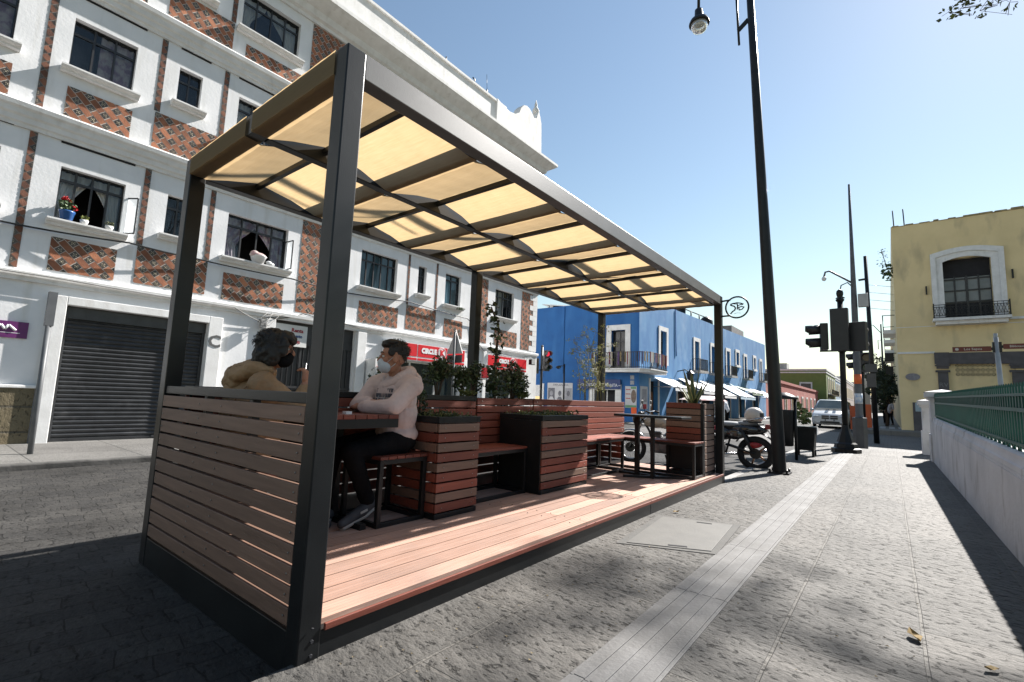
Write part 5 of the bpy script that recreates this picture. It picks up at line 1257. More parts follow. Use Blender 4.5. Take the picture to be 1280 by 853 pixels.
g = MB(); pbox(g, PB, -11.37, -10.73, .76, .90, .02, .022); pbox(g, PB, -11.05, -10.75, 1.78, 1.90, .02, .022); g.build('green_band', GRN, o)
g = MB(); vs = [PB(-10.89 + .15 * math.cos(t), 1.38 + .36 * math.sin(t), .0235) for t in [i * math.pi / 10 for i in range(20)]]; g.add(vs, [tuple(range(20))], 0); g.build('picture', BRN, o)
g = MB()
for z in (1.74, 1.5, 1.26):
    for q in range(6): pbox(g, PB, -11.34 + q * .047, -11.305 + q * .047, z - .03, z + .035 - .012 * (q % 2), .0201, .0225)
g.build('red_lines', M('poster_red', (.38, .03, .03), rough=.7), o)
o = tag((lambda g: (pbox(g, PB, -11.02, -10.72, .42, .78, .004, .026), g)[1])(MB()).build('orange_notice', M('orange_card', (.75, .11, .02), (.7, .10, .02), 3, .7)), 'bright orange card stuck under the food poster on the blue wall', 'notice')
o = thing('poster', 'pale poster beside the doorway on the street side of the blue building', 'poster', (BX + .02, 25.3, 1.0))
g = MB(); pbox(g, PS, 24.75, 25.75, .7, 1.95, .004, .02); g.build('sheet', PAPER, o); g = MB(); pbox(g, PS, 25.0, 25.6, 1.1, 1.8, .02, .023); g.build('picture', PPALE, o); g = MB(); pbox(g, PS, 25.1, 25.6, .72, .98, .02, .023); g.build('red_band', M('poster_red2', (.42, .03, .04), rough=.7), o)
# street lettered plaques, conduit lines
for (u, z, lab) in ((-10.98, 2.40, 'upper small pale oval plaque on the blue corner'), (-10.98, 2.12, 'lower small pale square plaque on the blue corner')):
    g = MB(); pbox(g, PB, u - .11, u + .11, z - .11, z + .11, .002, .03); tag(g.build('plaque', M('plaque_grey', (.33, .35, .38), (.22, .24, .28), 20, .5)), lab, 'plaque', 'plaques on the blue corner')
for pts, lab in (([PB(-15.4, 6.7, .03), PB(-15.4, 2.6, .03)], 'dark vertical conduit down the blue front wall'), ([PS(30.2, 7.0, .04), PS(30.2, 5.2, .04), PS(30.3, 4.0, .04)], 'dark vertical pipe on the paler blue street wall')):
    g = MB(); g.tube(pts, .03, 6); tag(g.build('conduit', BLUE), lab, 'pipe')
# awnings on the street side
AW = M('white_awning_cloth', (.70, .70, .70), (.60, .61, .62), 4, .8); AWB = M('pale_blue_awning_cloth', (.42, .55, .64), (.36, .48, .58), 4, .8); AWG = M('green_awning_cloth', (.12, .20, .13), (.36, .40, .33), 3, .8)
def awning(y0, y1, z, out, drop, m, lab):
    o = thing('awning', lab, 'awning', (BX, (y0 + y1) / 2, z), group='awnings along the blue building')
    g = MB(); k = 8; vs = []
    for i in range(k + 1):
        t = i / k
        for y in (y0, y1): vs.append((BX + .03 + out * t, y, z - drop * t - .05 * math.sin(t * math.pi)))
    g.add(vs, [(2 * i, 2 * i + 1, 2 * i + 3, 2 * i + 2) for i in range(k)], 0, True)
    a = (BX + .03 + out, z - drop)
    g.quad((a[0], y0, a[1]), (a[0], y1, a[1]), (a[0] + .01, y1, a[1] - .22), (a[0] + .01, y0, a[1] - .22)); g.build('cloth', m, o)
    g = MB()
    for y in (y0 + .05, y1 - .05): g.tube([(BX + .02, y, z - drop), (a[0] - .03, y, a[1] - .02)], .02, 5)
    g.tube([(a[0], y0, a[1]), (a[0], y1, a[1])], .02, 5); g.build('frame', ALU, o)
awning(26.6, 30.0, 2.55, 1.25, .55, AW, 'short white awning nearest the corner balcony')
awning(30.6, 34.4, 2.7, 1.6, .75, AW, 'wide white awning behind the agave leaves')
awning(35.0, 38.2, 2.75, 1.7, .95, AW, 'steep white awning just left of the pergola post')
awning(38.6, 43.6, 2.9, 1.9, 1.1, AWB, 'pale blue awning just right of the pergola post')
awning(44.6, 49.0, 2.8, 1.5, .55, AWG, 'green striped awning along the blue building')
awning(50.5, 56.5, 2.75, 1.6, .8, AW, 'farthest white awning at the end of the blue building')
for k, (a, b, c, d) in enumerate(sdoors):
    g = MB(); pbox(g, PS, a, b, c, d, -.28, -.26); dd = g.build('doorway', DARKROOM, bb)
    g = MB(); pbox(g, PS, a - .14, a, c, d + .14, .001, .05); pbox(g, PS, b, b + .14, c, d + .14, .001, .05); g.build('door_frame', TRIM, dd)
    g = MB(); pbox(g, PS, a + .2, a + .9, 0, 1.7, -.25, -.2); g.build('door_leaf', M('brown_door', (.20, .09, .04), (.15, .065, .03), 6, .6), dd)
o = thing('old_lantern', 'black wrought iron wall lantern on a bracket at the blue corner', 'lamp', (BX + .5, 30.5, 2.9))
g = MB(); g.tube([PS(30.6, 3.05, 0), PS(30.6, 3.15, .5), PS(30.6, 2.95, .8)], .035, 6); g.build('bracket', BLACKM, o)
g = MB(); g.lathe([(.08, -.45), (.18, -.35), (.22, -.05), (.26, 0), (.08, .16), (.03, .3)], (BX + .8, 30.6, 3.0), 8, smooth=False); g.build('lantern', BLACKM, o)
# rooftop lumps
o = tag((lambda g: (g.box(-14, -12.2, 51, 56, 6.9, 9.1), g)[1])(MB()).build('roof_room', M('grey_block', (.20, .19, .185), (.15, .145, .14), 3, .9)), 'plain grey roof room on top of the far end of the blue building', 'roof room')
o = thing('roof_tank', 'dark water tank and pipe frame on the blue building roof', 'tank', (-12, 38, 7.0))
g = MB(); g.tube([(-11.6, 34.5, 7.4), (-11.6, 34.5, 8.0), (-11.6, 40.5, 8.2), (-11.6, 40.5, 7.4)], .05, 6); g.tube([(-11.6, 36.5, 7.4), (-11.6, 36.5, 8.05)], .05, 6); g.tube([(-11.6, 38.5, 7.4), (-11.6, 38.5, 8.1)], .05, 6); g.build('pipe_frame', BLACKM, o)
g = MB(); g.lathe([(.4, 7.0), (.42, 7.6), (.3, 8.0), (.1, 8.15)], (-11.7, 34.3, .4), 12); g.lathe([(.55, 7.0), (.55, 7.7), (.3, 8.0), (.1, 8.1)], (-11.8, 41, .3), 12); g.build('tank', BLACKM, o)
o = thing('rooftop_shed', 'dark tank under a pale sheet roof behind the white building corner', 'roof shed', (-18, 26, 6.6))
g = MB(); g.box(-17.6, -16.9, 26.5, 27.3, 6.5, 7.25); g.build('tank', BLACKM, o, bevel=.06); g = MB(); g.prism([(-18.2, 7.35), (-15.6, 7.0), (-15.6, 7.06), (-18.2, 7.41)], 'Y', 26.2, 28); g.build('sheet', ALU, o, fix=True)
g = MB(); g.box(-16.6, -16.5, 26.4, 26.5, 6.5, 7.15); g.box(-17.9, -17.8, 26.4, 26.5, 6.5, 7.36); g.build('prop', ALU, o)

# ------------------------------------------------------------------ yellow building on the right
YF = 33.0
PY = lambda u, v, d: (u, YF - d, v)
YEL = M('yellow_wall_paint', (.72, .58, .325), (.65, .52, .285), 1.1, .85, .35, 14, c3=(.48, .39, .23), c3scale=1.1, c3lo=.55, c3hi=.72, c3st=(1.3, 1.3, .45))
yb = thing('yellow_building', 'tall yellow colonial building with an arched white balcony window', 'building', (6, 40, .1))
g = MB(); yh = (2.47, 4.28, 5.95, 9.1)
wall_holes(g, PY, .45, 18, .0, 11.25, [yh, (2.35, 4.85, .15, 3.9)], .35)
g.quad((.45, YF, 0), (.45, YF, 11.25), (.45, 90, 11.25), (.45, 90, 0)); g.quad((.45, YF, 11.25), (18, YF, 11.45), (18, 90, 11.25), (.45, 90, 11.25))
g.quad((.45, YF, 11.25), (18, YF, 11.25), (18, YF, 11.45), (.45, YF, 11.25))
g.build('wall', YEL, yb)
g = MB(); rg = random.Random(3)
pbox(g, PY, .45, 18, 11.24, 11.26, -.3, .025)
for k in range(30):
    u = .5 + k * .58; w = rg.uniform(.2, .57); pbox(g, PY, u, u + w, 11.25, 11.27 + u * .011 + rg.uniform(0, .05), -.3, .03)
g.build('parapet_cap', M('eroded_mortar', (.20, .16, .09), (.32, .26, .13), 4, .95, .5, 30), yb)
# arched window with moulded surround
def arch(u0, u1, v0, v1, rise, n=14): return [(u0, v0), (u1, v0), (u1, v1)] + [(u1 + (u0 - u1) * i / n, v1 + rise * math.sin(math.pi * i / n)) for i in range(1, n)] + [(u0, v1)]
def ring(g, inner, outer, d0, d1, mi=0):
    n = len(inner)
    vi0 = [PY(u, v, d1) for u, v in inner]; vo0 = [PY(u, v, d1) for u, v in outer]; vb = [PY(u, v, d0) for u, v in outer]; vib = [PY(u, v, d0) for u, v in inner]
    vs = vi0 + vo0 + vb + vib
    fs = []
    for i in range(1, n):
        j = (i + 1) % n
        fs += [(i, j, n + j, n + i), (n + i, n + j, 2 * n + j, 2 * n + i), (i, 3 * n + i, 3 * n + j, j)]
    g.add(vs, fs, mi)
g = MB(); ring(g, arch(2.47, 4.28, 5.95, 8.95, .2), arch(2.2, 4.55, 5.95, 9.2, .22), .001, .10); ring(g, arch(2.2, 4.55, 5.95, 9.2, .22), arch(2.0, 4.75, 5.95, 9.42, .24), .001, .16)
fo = g.build('window_surround', TRIM, yb)
g = MB(); pts = arch(2.47, 4.28, 8.9, 8.96, .2); 
vs = [PY(u, v, -.02) for u, v in [(2.47, 9.12), (2.47, 8.95)] + [(2.47 + (4.28 - 2.47) * i / 14, 8.95 + .2 * math.sin(math.pi * i / 14)) for i in range(1, 14)] + [(4.28, 8.95), (4.28, 9.12)]]
g.build('spandrel', TRIM, fo)
g = MB(); pbox(g, PY, 2.47, 4.28, 5.95, 9.1, -.36, -.34); g.build('pane', M('grey_pane', (.17, .18, .18), (.13, .14, .14), 2, .2), fo)
g = MB(); pbox(g, PY, 2.47, 4.28, 8.15, 9.1, -.335, -.31); g.build('blind', DARKROOM, fo); g = MB(); pbox(g, PY, 2.47, 4.28, 5.95, 6.8, -.335, -.31); g.build('kick_panel', DARKROOM, fo)
g = MB()
for i in range(5): u = 2.47 + 1.81 * i / 4; w = .05 if i == 2 else .03; pbox(g, PY, max(u - w, 2.47), min(u + w, 4.28), 5.95, 8.2, -.33, -.26)
for z in (8.05, 7.45, 6.85): pbox(g, PY, 2.47, 4.28, z - .03, z + .03, -.325, -.27)
g.build('glazing_bars', WINM, fo)
g = MB(); pbox(g, PY, 2.05, 4.68, 5.62, 5.8, .001, .45); pbox(g, PY, 1.95, 4.78, 5.8, 5.93, .001, .62); pbox(g, PY, 4.78, 18, 5.78, 5.9, .001, .08); bo = g.build('balcony', TRIM, yb)
g = MB(); zb, zt = 5.93, 6.62
for z in (zb + .03, zb + .14, zt - .12, zt): pbox(g, PY, 1.98, 4.76, z - .014, z + .014, .55, .58); pbox(g, PY, 1.98, 2.01, z - .014, z + .014, .0, .55); pbox(g, PY, 4.73, 4.76, z - .014, z + .014, .0, .55)
n = 26
for i in range(n):
    u = 1.99 + 2.76 * i / n; w = 2.76 / n
    g.beam(PY(u, zb + .14, .565), PY(u + w, zt - .12, .565), .014, .014); g.beam(PY(u + w, zb + .14, .565), PY(u, zt - .12, .565), .014, .014)
    if i % 2 == 0: g.box(u - .008, u + .008, YF - .575, YF - .555, zb, zt)
for u in (1.99, 4.75): pbox(g, PY, u - .025, u + .025, zb, zt + .08, .54, .59)
g.build('railing', BLACKM, bo)
GS_ = M('dark_grey_quarry_stone', (.10, .092, .095), (.075, .07, .072), 3, .85, .4, 20)
g = MB(); pbox(g, PY, 1.98, 5.22, 3.62, 4.2, .001, .06); pbox(g, PY, 1.92, 2.5, 3.62, 4.22, .06, .10)
for a in (2.02, 4.7): pbox(g, PY, a, a + .40, .15, 3.2, .001, .09); pbox(g, PY, a - .08, a + .48, 3.2, 3.30, .001, .14); pbox(g, PY, a - .04, a + .44, 3.38, 3.62, .001, .11); pbox(g, PY, a - .1, a + .5, 3.5, 3.58, .11, .15)
pbox(g, PY, .95, 1.9, .15, 1.62, .001, .05)
g.build('stone_doorway', GS_, yb)
g = MB(); pbox(g, PY, 2.35, 4.85, .15, 3.9, -.2, -.1); g.build('door_infill', YEL, yb)
g = MB()
for j in range(3):
    for i in range(9):
        u = 2.72 + i * .185; z = 3.02 + j * .22
        pbox(g, PY, u, u + .15, z, z + .17, -.099, -.096, 0)
        g.beam(PY(u, z, -.08), PY(u + .15, z + .17, -.08), .018, .03, 1); g.beam(PY(u + .15, z, -.08), PY(u, z + .17, -.08), .018, .03, 1)
g.build('vent_blocks', [DARKROOM, YEL], yb)
text('doorway_mark', 'RV', .3, PY(2.22, 2.55, .095), (1, 0, 0), (0, 0, 1), M('worn_white_mark', (.2, .2, .2), rough=.8), yb)
g = MB(); pbox(g, PY, .45, 1.95, 4.18, 4.28, .001, .06); pbox(g, PY, .45, 18, 5.60, 5.63, .001, .02); g.build('string_course', TRIM, yb)
g = MB(); pbox(g, PY, 1.05, 1.62, 1.15, 1.6, .05, .08); g.build('wall_notice', M('pale_notice', (.30, .38, .42), (.26, .33, .38), 4, .6), yb)
o = tag((lambda g: (g.lathe([(.3, -.02), (.3, .02)], PY(1.02, 2.96, .03), 20, smooth=False, T=Matrix.Diagonal((1, 1, .62)) @ Matrix.Rotation(R(90), 3, 'X')), g)[1])(MB()).build('oval_plaque', M('oval_grey', (.16, .15, .17), (.22, .21, .23), 14, .5)), 'dark oval street plaque on the yellow wall', 'plaque')
for u, z in ((1.78, 7.55), (5.0, 8.05)): g = MB(); pbox(g, PY, u - .03, u + .03, z - .25, z + .2, .0, .1); tag(g.build('wall_hook', BLACKM), 'small dark iron hook beside the arched window, ' + ('nearer the street corner' if u < 2 else 'farther from the street corner'), 'hook', 'iron hooks by the arched window')
# side balconies, signs and aerials seen edge on along the yellow side
rg = random.Random(31)
for k, (y, z) in enumerate(((36, 5.7), (41, 5.7), (47, 5.6), (55, 5.6))):
    g = MB(); g.box(-.15, .449, y, y + 2.2, z, z + .22); bo2 = g.build('balcony', TRIM, yb); g = MB()
    for i in range(9): g.box(-.14, -.11, y + .05 + i * .26, y + .08 + i * .26, z + .22, z + 1.1)
    g.box(-.15, -.10, y, y + 2.2, z + 1.08, z + 1.12); g.box(-.1, .449, y + .02, y + .05, z + 1.08, z + 1.12); g.build('railing', BLACKM, bo2)
for k, (y, z, h, lab) in enumerate(((38, 4.2, .9, 'nearest dark hanging sign on the yellow side wall'), (44, 3.7, 1.1, 'second dark hanging sign along the yellow side wall'), (50, 3.2, .8, 'third dark hanging sign along the yellow side wall'), (60, 3.6, 1.2, 'farthest dark hanging sign along the yellow side wall'))):
    o = thing('hanging_sign', lab, 'sign', (.1, y, z), group='signs hanging over the far pavement')
    g = MB(); g.box(-.12, .32, y, y + .08, z, z + h * .55); g.build('board', BLACKM, o); g = MB(); g.box(-.10, .45, y + .02, y + .05, z + h * .55, z + h * .55 + .04); g.build('bracket', BLACKM, o)
o = thing('aerial', 'tall thin metal aerial rack on the side of the yellow building', 'aerial', (.2, 35, 6.5))
g = MB()
for z in (7.0, 7.5, 7.95, 8.4): g.tube([(.45, 35.5, z), (-.75, 34.6, z + .08)], .012, 4)
g.build('rod', ALU, o)
for x in (.6, 1.05): g = MB(); g.tube([(x, YF + .3, 11.2), (x - .03, YF + .3, 12.3)], .03, 5); tag(g.build('rebar_post', BLACKM), 'thin dark bar on the yellow roof, ' + ('nearest the corner' if x < .8 else 'second from the corner'), 'bar', 'bars on the yellow roof')
o = thing('wall_shrub', 'leafy weed growing out of the side of the yellow building', 'plant', (.2, 34, 9.2))
g = MB(); rg = random.Random(5); leafcloud(g, (.25, 33.9, 9.0), (.35, .5, .55), 130, .2, rg, asp=.7); leafcloud(g, (.0, 34.2, 9.9), (.35, .4, .6), 40, .14, rg, asp=.4); g.build('foliage', FOL, o)
g = MB(); g.tube([(.45, 33.8, 8.6), (.2, 34, 9.2), (.0, 34.2, 10.3)], .02, 5); g.build('stem', BARK, o)

# ------------------------------------------------------------------ farther houses along the street
PINK = M('pink_wall_paint', (.42, .125, .105), (.36, .11, .09), 1.2, .85, .2, 14, c3=(.45, .22, .18), c3scale=.5)
GREEN = M('olive_green_paint', (.17, .215, .065), (.145, .19, .055), 1.5, .85, .2, 14)
def house(nm, lab, x0, x1, y0, y1, h, m, wins_front=(), wins_side=(), trim=True, cat='building', grp=None):
    o = thing(nm, lab, cat, ((x0 + x1) / 2, (y0 + y1) / 2, 0), group=grp)
    g = MB(); g.box(x0, x1, y0, y1, -.1, h); g.build('wall', m, o)
    g = MB(); g.box(x0 - .1, x1 + .12, y0 - .12, y1 + .1, h, h + .35)
    if trim: g.box(x0 - .05, x1 + .08, y0 - .08, y1 + .05, h - .5, h - .25)
    g.build('cornice', TRIM if trim else m, o)
    for (P, lst) in ((lambda u, v, d: (u, y0 - d, v), wins_front), (lambda u, v, d: (x1 + d, u, v), wins_side)):
        for (a, b, c, d) in lst:
            g = MB(); pbox(g, P, a - .25, b + .25, c - .2, d + .3, .001, .08); w = g.build('window', TRIM, o)
            g = MB(); pbox(g, P, a, b, c, d, .08, .09); g.build('pane', M('house_pane', (.05, .035, .03), (.03, .03, .03), 3, .3), w)
    return o
house('pink_house', 'long single-storey pink house after the blue building', -24, -10.9, 58.6, 110, 4.15, PINK, wins_side=[(62 + k * 5.2, 63.4 + k * 5.2, 0, 2.6) for k in range(9)], trim=False)
gh = house('green_house', 'two-storey olive green house with white trim beyond the pink house', -40, -9.6, 112, 132, 8.6, GREEN, wins_front=[(-13.9, -12.2, 3.6, 6.0)], wins_side=[(115 + k * 4, 116.6 + k * 4, 4.3, 7.2) for k in range(4)] + [(115 + k * 4, 116.6 + k * 4, 0, 3) for k in range(4)])
g = MB(); g.box(-18.5, -16.6, 114, 117, 8.95, 10.3); g.build('roof_room', CEMENT, gh)
g = MB(); g.box(-9.6, -8.8, 114, 130, 3.9, 4.05); [g.box(-8.85, -8.8, 114 + k * .8, 114.1 + k * .8, 4.05, 5.0) for k in range(20)]; g.build('balcony', BLACKM, gh)
house('pale_blue_house', 'pale blue two-storey house right behind the green house', -30, -9.7, 133, 150, 8.3, M('pale_blue_paint', (.30, .40, .50), (.27, .36, .45), 2, .85), wins_side=[(135 + k * 4, 136.5 + k * 4, 4.5, 7) for k in range(4)])
house('grey_house', 'grey pink block of houses far down the street', -24, -9.5, 152, 200, 9.5, M('greyish_pink_paint', (.33, .27, .24), (.28, .23, .21), 2, .85), wins_side=[(155 + k * 6, 157 + k * 6, 4.5, 7.4) for k in range(7)])
house('cream_house', 'far cream house beyond the grey pink block at the street end', -24, -9.2, 205, 260, 10.5, M('cream_paint', (.45, .38, .28), (.38, .33, .25), 2, .85), wins_side=[(210 + k * 7, 212.5 + k * 7, 5, 8) for k in range(7)])
house('far_tower', 'slim pale tower far down the street', -10.5, -6.5, 262, 266, 21, M('pale_stone', (.40, .37, .33), (.35, .32, .29), 2, .85), wins_front=[(-9.2, -7.8, 15, 18)])
house('street_end_house', 'low pale house closing the far end of the street', -9.0, 2, 330, 340, 9.0, M('end_cream_paint', (.42, .36, .30), (.36, .31, .26), 2, .85), wins_front=[(-7, -5.5, 4.5, 7), (-3, -1.5, 4.5, 7)])
house('ochre_house', 'ochre house on the right side farther along the street', .55, 16, 92, 160, 9.5, M('ochre_paint', (.42, .26, .10), (.36, .22, .09), 2, .85))
# ------------------------------------------------------------------ railing wall on the right
WALLW = M('wall_whitewash', (.64, .62, .63), (.53, .515, .525), 1.6, .88, .45, 18, bdist=.014, c3=(.33, .305, .29), c3scale=2.6, c3lo=.55, c3hi=.75, c3st=(1.5, 1.5, .8))
GREENM = M('dark_green_enamel', (.005, .085, .060), (.004, .065, .046), 5, .45, .05, 90, c3=(.008, .06, .045), c3scale=4, c3lo=.6, c3hi=.85)
wt = lambda y: .64 + (y - 4.9) * .0195       # top of the plain wall face
pw = thing('park_wall', 'low white park wall with a moulded coping and end piers', 'wall', (.9, 7, 0))
g = MB(); ya, yb_ = -5.0, 14.62
prof = [(.73, -.1), (.73, 0), (.735, 1.0)]
def sweep(g, pts, ya, yb_, mi=0):
    """pts: (x, z offset above wall-top line or absolute if tagged) swept along y with the sloping top"""
    n = len(pts); vs = []
    for y in (ya, yb_):
        for x, z, rel in pts: vs.append((x, y, z + (wt(y) if rel else 0)))
    g.add(vs, [(i, i + 1, n + i + 1, n + i) for i in range(n - 1)] + [tuple(range(n)), tuple(reversed(range(n, 2 * n)))], mi)
sweep(g, [(.73, -.1, 0), (.732, 0, 1), (.738, .0, 1), (.738, .025, 1), (1.04, .025, 1), (1.04, -.1, 0)], ya, yb_)
g.build('wall', WALLW, pw, fix=True)
g = MB(); sweep(g, [(.742, .026, 1), (.742, .07, 1), (.756, .085, 1), (.764, .12, 1), (.764, .15, 1), (.782, .165, 1), (.99, .165, 1), (1.02, .026, 1)], ya, yb_ - .002); g.build('coping', WALLW, pw, fix=True)
for (y0, s, zt) in ((14.625, .52, 1.58), (16.9, .44, 1.42)):
    x0 = .70 if s > .5 else .64
    g = MB(); g.box(x0 + .03, x0 + s, y0 + .03, y0 + s, .0, zt - .12); g.box(x0, x0 + s + .03, y0, y0 + s + .03, -.1, .62)
    g.box(x0 - .01, x0 + s + .04, y0 - .01, y0 + s + .04, zt - .18, zt - .12); g.box(x0 - .05, x0 + s + .08, y0 - .05, y0 + s + .08, zt - .12, zt)
    c = (x0 + s / 2, y0 + s / 2); q = s / 2 + .06
    g.add([(c[0] - q, c[1] - q, zt), (c[0] + q, c[1] - q, zt), (c[0] + q, c[1] + q, zt), (c[0] - q, c[1] + q, zt), (c[0], c[1], zt + .07)], [(0, 1, 4), (1, 2, 4), (2, 3, 4), (3, 0, 4)])
    g.build('pier', WALLW, pw, bevel=.012)
fz = lambda y, a: wt(y) + .165 + a
fn = thing('railing', 'dark green iron railing of upright bars on the white park wall', 'railing', (.92, 7, .9))
g = MB(); y = -4.9; k = 0
while y < 14.55:
    t = fz(y, .0)
    g.box(.803, .831, y, y + .038, t + .03, t + .52 + (.0 if k % 2 else .0)); g.lathe([(.013, 0), (.004, .035)], (.8175, y + .011, t + .52), 4, smooth=False)
    y += .115; k += 1
bars = g.build('bars', GREENM, fn)
g = MB()
for (a, w, h) in ((.06, .05, .022), (.335, .05, .03), (.455, .045, .022)): g.beam((.8175, -4.9, fz(-4.9, a)), (.8175, 14.6, fz(14.6, a)), w, h)
g.beam((.8175, -4.9, fz(-4.9, .395)), (.8175, 14.6, fz(14.6, .395)), .014, .10)
g.build('rail', GREENM, fn)
g = MB(); y = -4.9
while y < 14.4:   # curled feet: a row of small arches under the bottom rail
    t = fz(y, 0)
    pts = [(.8175, y + .105 - .10 * math.cos(s), t - .0 + .055 * math.sin(s)) for s in [i * math.pi / 6 for i in range(7)]]
    g.tube(pts, .011, 5); y += .23
g.build('scrollwork', GREENM, fn)
for y in (-2, 2.2, 6.4, 10.6): 
    g = MB(); t = fz(y, 0); g.box(.83, .90, y, y + .04, t, t + .05); g.beam((.89, y + .02, t + .02), (.83, y + .02, t + .34), .02, .02); g.build('brace', GREENM, fn)
# street name post behind the railing
SIGNB = M('brown_sign_face', (.13, .022, .014), (.11, .02, .012), 4, .5)
o = thing('street_sign', 'grey street sign post with two maroon name boards behind the green railing', 'street sign', (1.81, 14.0, 0))
g = MB(); g.tube([(1.86, 14, -.1), (1.80, 14, 2.72)], [.045, .04], 10); g.tube([(1.80, 14, 2.66), (1.80, 14, 2.80)], .032, 8); g.build('post', M('galvanised_grey', (.36, .37, .38), (.30, .31, .32), 6, .5, metal=.3), o)
g = MB(); g.box(1.12, 1.72, 13.98, 14.0, 2.43, 2.535); b1 = g.build('name_board', SIGNB, o); g = MB(); g.box(1.90, 2.52, 13.98, 14.0, 2.47, 2.575); b2 = g.build('name_board', SIGNB, o)
g = MB(); g.box(1.74, 1.88, 13.975, 14.04, 2.40, 2.62); g.box(1.715, 1.74, 13.985, 14.0, 2.45, 2.51); g.box(1.88, 1.905, 13.985, 14.0, 2.49, 2.55); g.build('clamp', BLACKM, o)
TXW = M('sign_white_letter', (.62, .58, .55), rough=.5)
text('lettering', 'Los Sapos', .07, (1.44, 13.976, 2.483), (1, 0, 0), (0, 0, 1), TXW, b1); text('lettering', 'Biblioteca Palafoxiana', .065, (2.23, 13.976, 2.523), (1, 0, 0), (0, 0, 1), TXW, b2, xs=.85)
g = MB(); g.lathe([(.03, 0), (.03, .003)], (1.19, 13.978, 2.483), 14, T=Matrix.Rotation(R(90), 3, 'X')); g.build('emblem', TXW, b1)

# ------------------------------------------------------------------ street lamp with the black post
lp = thing('street_lamp', 'tall black tapered street lamp post standing on the pavement by the motorcycles', 'street lamp', (-1.5, 9.28, 0)); lp.rotation_euler = (0, R(-1.9), 0)
lx, ly = -1.50, 9.28
g = MB(); g.lathe([(.105, 0), (.105, .02), (.105, 1.2), (.10, 2.3), (.085, 4.5), (.07, 7.5), (.062, 9.6)], (lx, ly, 0), 14); g.build('post', BLACKM, lp)
g = MB(); g.box(lx - .16, lx + .16, ly - .16, ly + .16, 0, .022); g.build('base_plate', BLACKM, lp)
g = MB()
for sx in (-1, 1):
    for sy in (-1, 1): g.lathe([(.018, 0), (.018, .05), (.008, .055)], (lx + sx * .125, ly + sy * .125, .022), 6, smooth=False)
g.build('anchor_bolt', BLACKM, lp)
g = MB(); g.tube([(lx - .24, ly, 8.05), (lx - .24, ly, 9.7)], .022, 6); g.beam((lx - .24, ly, 8.36), (lx - .05, ly, 8.5), .03, .08); g.tube([(lx - .05, ly, 9.45), (lx - .4, ly, 9.95), (lx - .75, ly, 9.9), (lx - .94, ly, 9.6), (lx - .96, ly, 9.2)], .03, 8); g.build('bracket', BLACKM, lp)
g = MB(); c = (lx - .96, ly, 8.90)
g.lathe([(.03, .34), (.075, .30), (.085, .14), (.10, .12), (.17, .07), (.20, .0), (.20, -.025), (.17, -.03)], c, 20); hd_ = g.build('lamp_head', BLACKM, lp)
g = MB(); g.lathe([(.165, -.03), (.16, -.10), (.12, -.17), (.05, -.205), (.01, -.21)], c, 20)
lens = bpy.data.materials.new('lamp_glass'); lens.use_nodes = True; pp_ = lens.node_tree.nodes['Principled BSDF']; pp_.inputs['Base Color'].default_value = (.8, .8, .76, 1); pp_.inputs['Transmission Weight'].default_value = .6; pp_.inputs['Roughness'].default_value = .15
g.build('lamp_glass', lens, hd_)
# ------------------------------------------------------------------ traffic signals
RLENS = M('red_signal_lens', (.25, .02, .03), rough=.2); ALENS = M('amber_signal_lens', (.10, .06, .02), rough=.25); GLENS = M('green_signal_lens', (.02, .06, .05), rough=.25)
SIGH = M('signal_housing', (.014, .014, .016), (.02, .02, .022), 5, .45)
SIGG = M('signal_housing_worn', (.05, .05, .052), (.035, .035, .037), 5, .5)
def head(parent, c, ang, n=3, w=.30, hh=.34, mat=None, visor=.26, lens=(0, 1, 2)):
    """signal head: box, n visors; faces direction ang (0 = +x)"""
    T = Matrix.Translation(Vector(c)) @ Matrix.Rotation(ang, 4, 'Z'); mat = mat or SIGH
    g = MB(); H = n * hh
    g.box(-.11, .07, -w / 2, w / 2, -H / 2, H / 2, T=T); o = g.build('signal_head', mat, parent, bevel=.012)
    for i in range(n):
        z = H / 2 - (i + .5) * hh; r = hh * .40
        g = MB(); vs = []; k = 12
        for q in (0, 1):
            for j in range(k + 1):
                t = R(-38) + R(256) * j / k
                dep = .07 + visor * (1.0 if .15 < j / k < .85 else .75) * q
                vs.append(T @ Vector((dep, -r * math.cos(t), z + r * math.sin(t) - .015 * q)))
        g.add(vs, [(j, j + 1, k + 2 + j, k + 1 + j) for j in range(k)], 0, True); v = g.build('visor', mat, o)
        md = v.modifiers.new('thick', 'SOLIDIFY'); md.thickness = .008
        g = MB(); g.add([T @ Vector((.072 + .02 * (0 if 0 else 1) * 0, r * .92 * math.cos(t), z + r * .92 * math.sin(t))) for t in [j * math.pi / 8 for j in range(16)]], [tuple(range(16))]); g.build('lens', (RLENS, ALENS, GLENS)[lens[i]], o)
    return o
ts = thing('traffic_signal', 'black traffic signal post with several dark heads at the pavement corner', 'traffic light', (-.95, 15.4, 0))
tx, ty = -.94, 15.4
g = MB(); g.lathe([(.33, 0), (.33, .10), (.27, .12), (.25, .22), (.20, .26), (.19, .30), (.10, .58), (.085, .66), (.08, .7)], (tx, ty, 0), 8, smooth=False); g.build('base', BLACKM, ts)
g = MB(); g.tube([(tx, ty, .6), (tx, ty, 4.0)], .068, 12); g.lathe([(.07, 3.98), (.10, 4.02), (.10, 4.05), (.05, 4.08), (.07, 4.14), (.085, 4.22), (.07, 4.29), (.02, 4.33)], (tx, ty, 0), 14); g.build('post', BLACKM, ts)
head(ts, (tx - .02, ty - .16, 3.20), R(85), 3, .40, .38); head(ts, (tx - .42, ty + .06, 3.06), R(190), 2, .32, .36, visor=.34, lens=(0, 2)); head(ts, (tx + .35, ty + .0, 3.02), R(75), 2, .42, .38, lens=(0, 2))
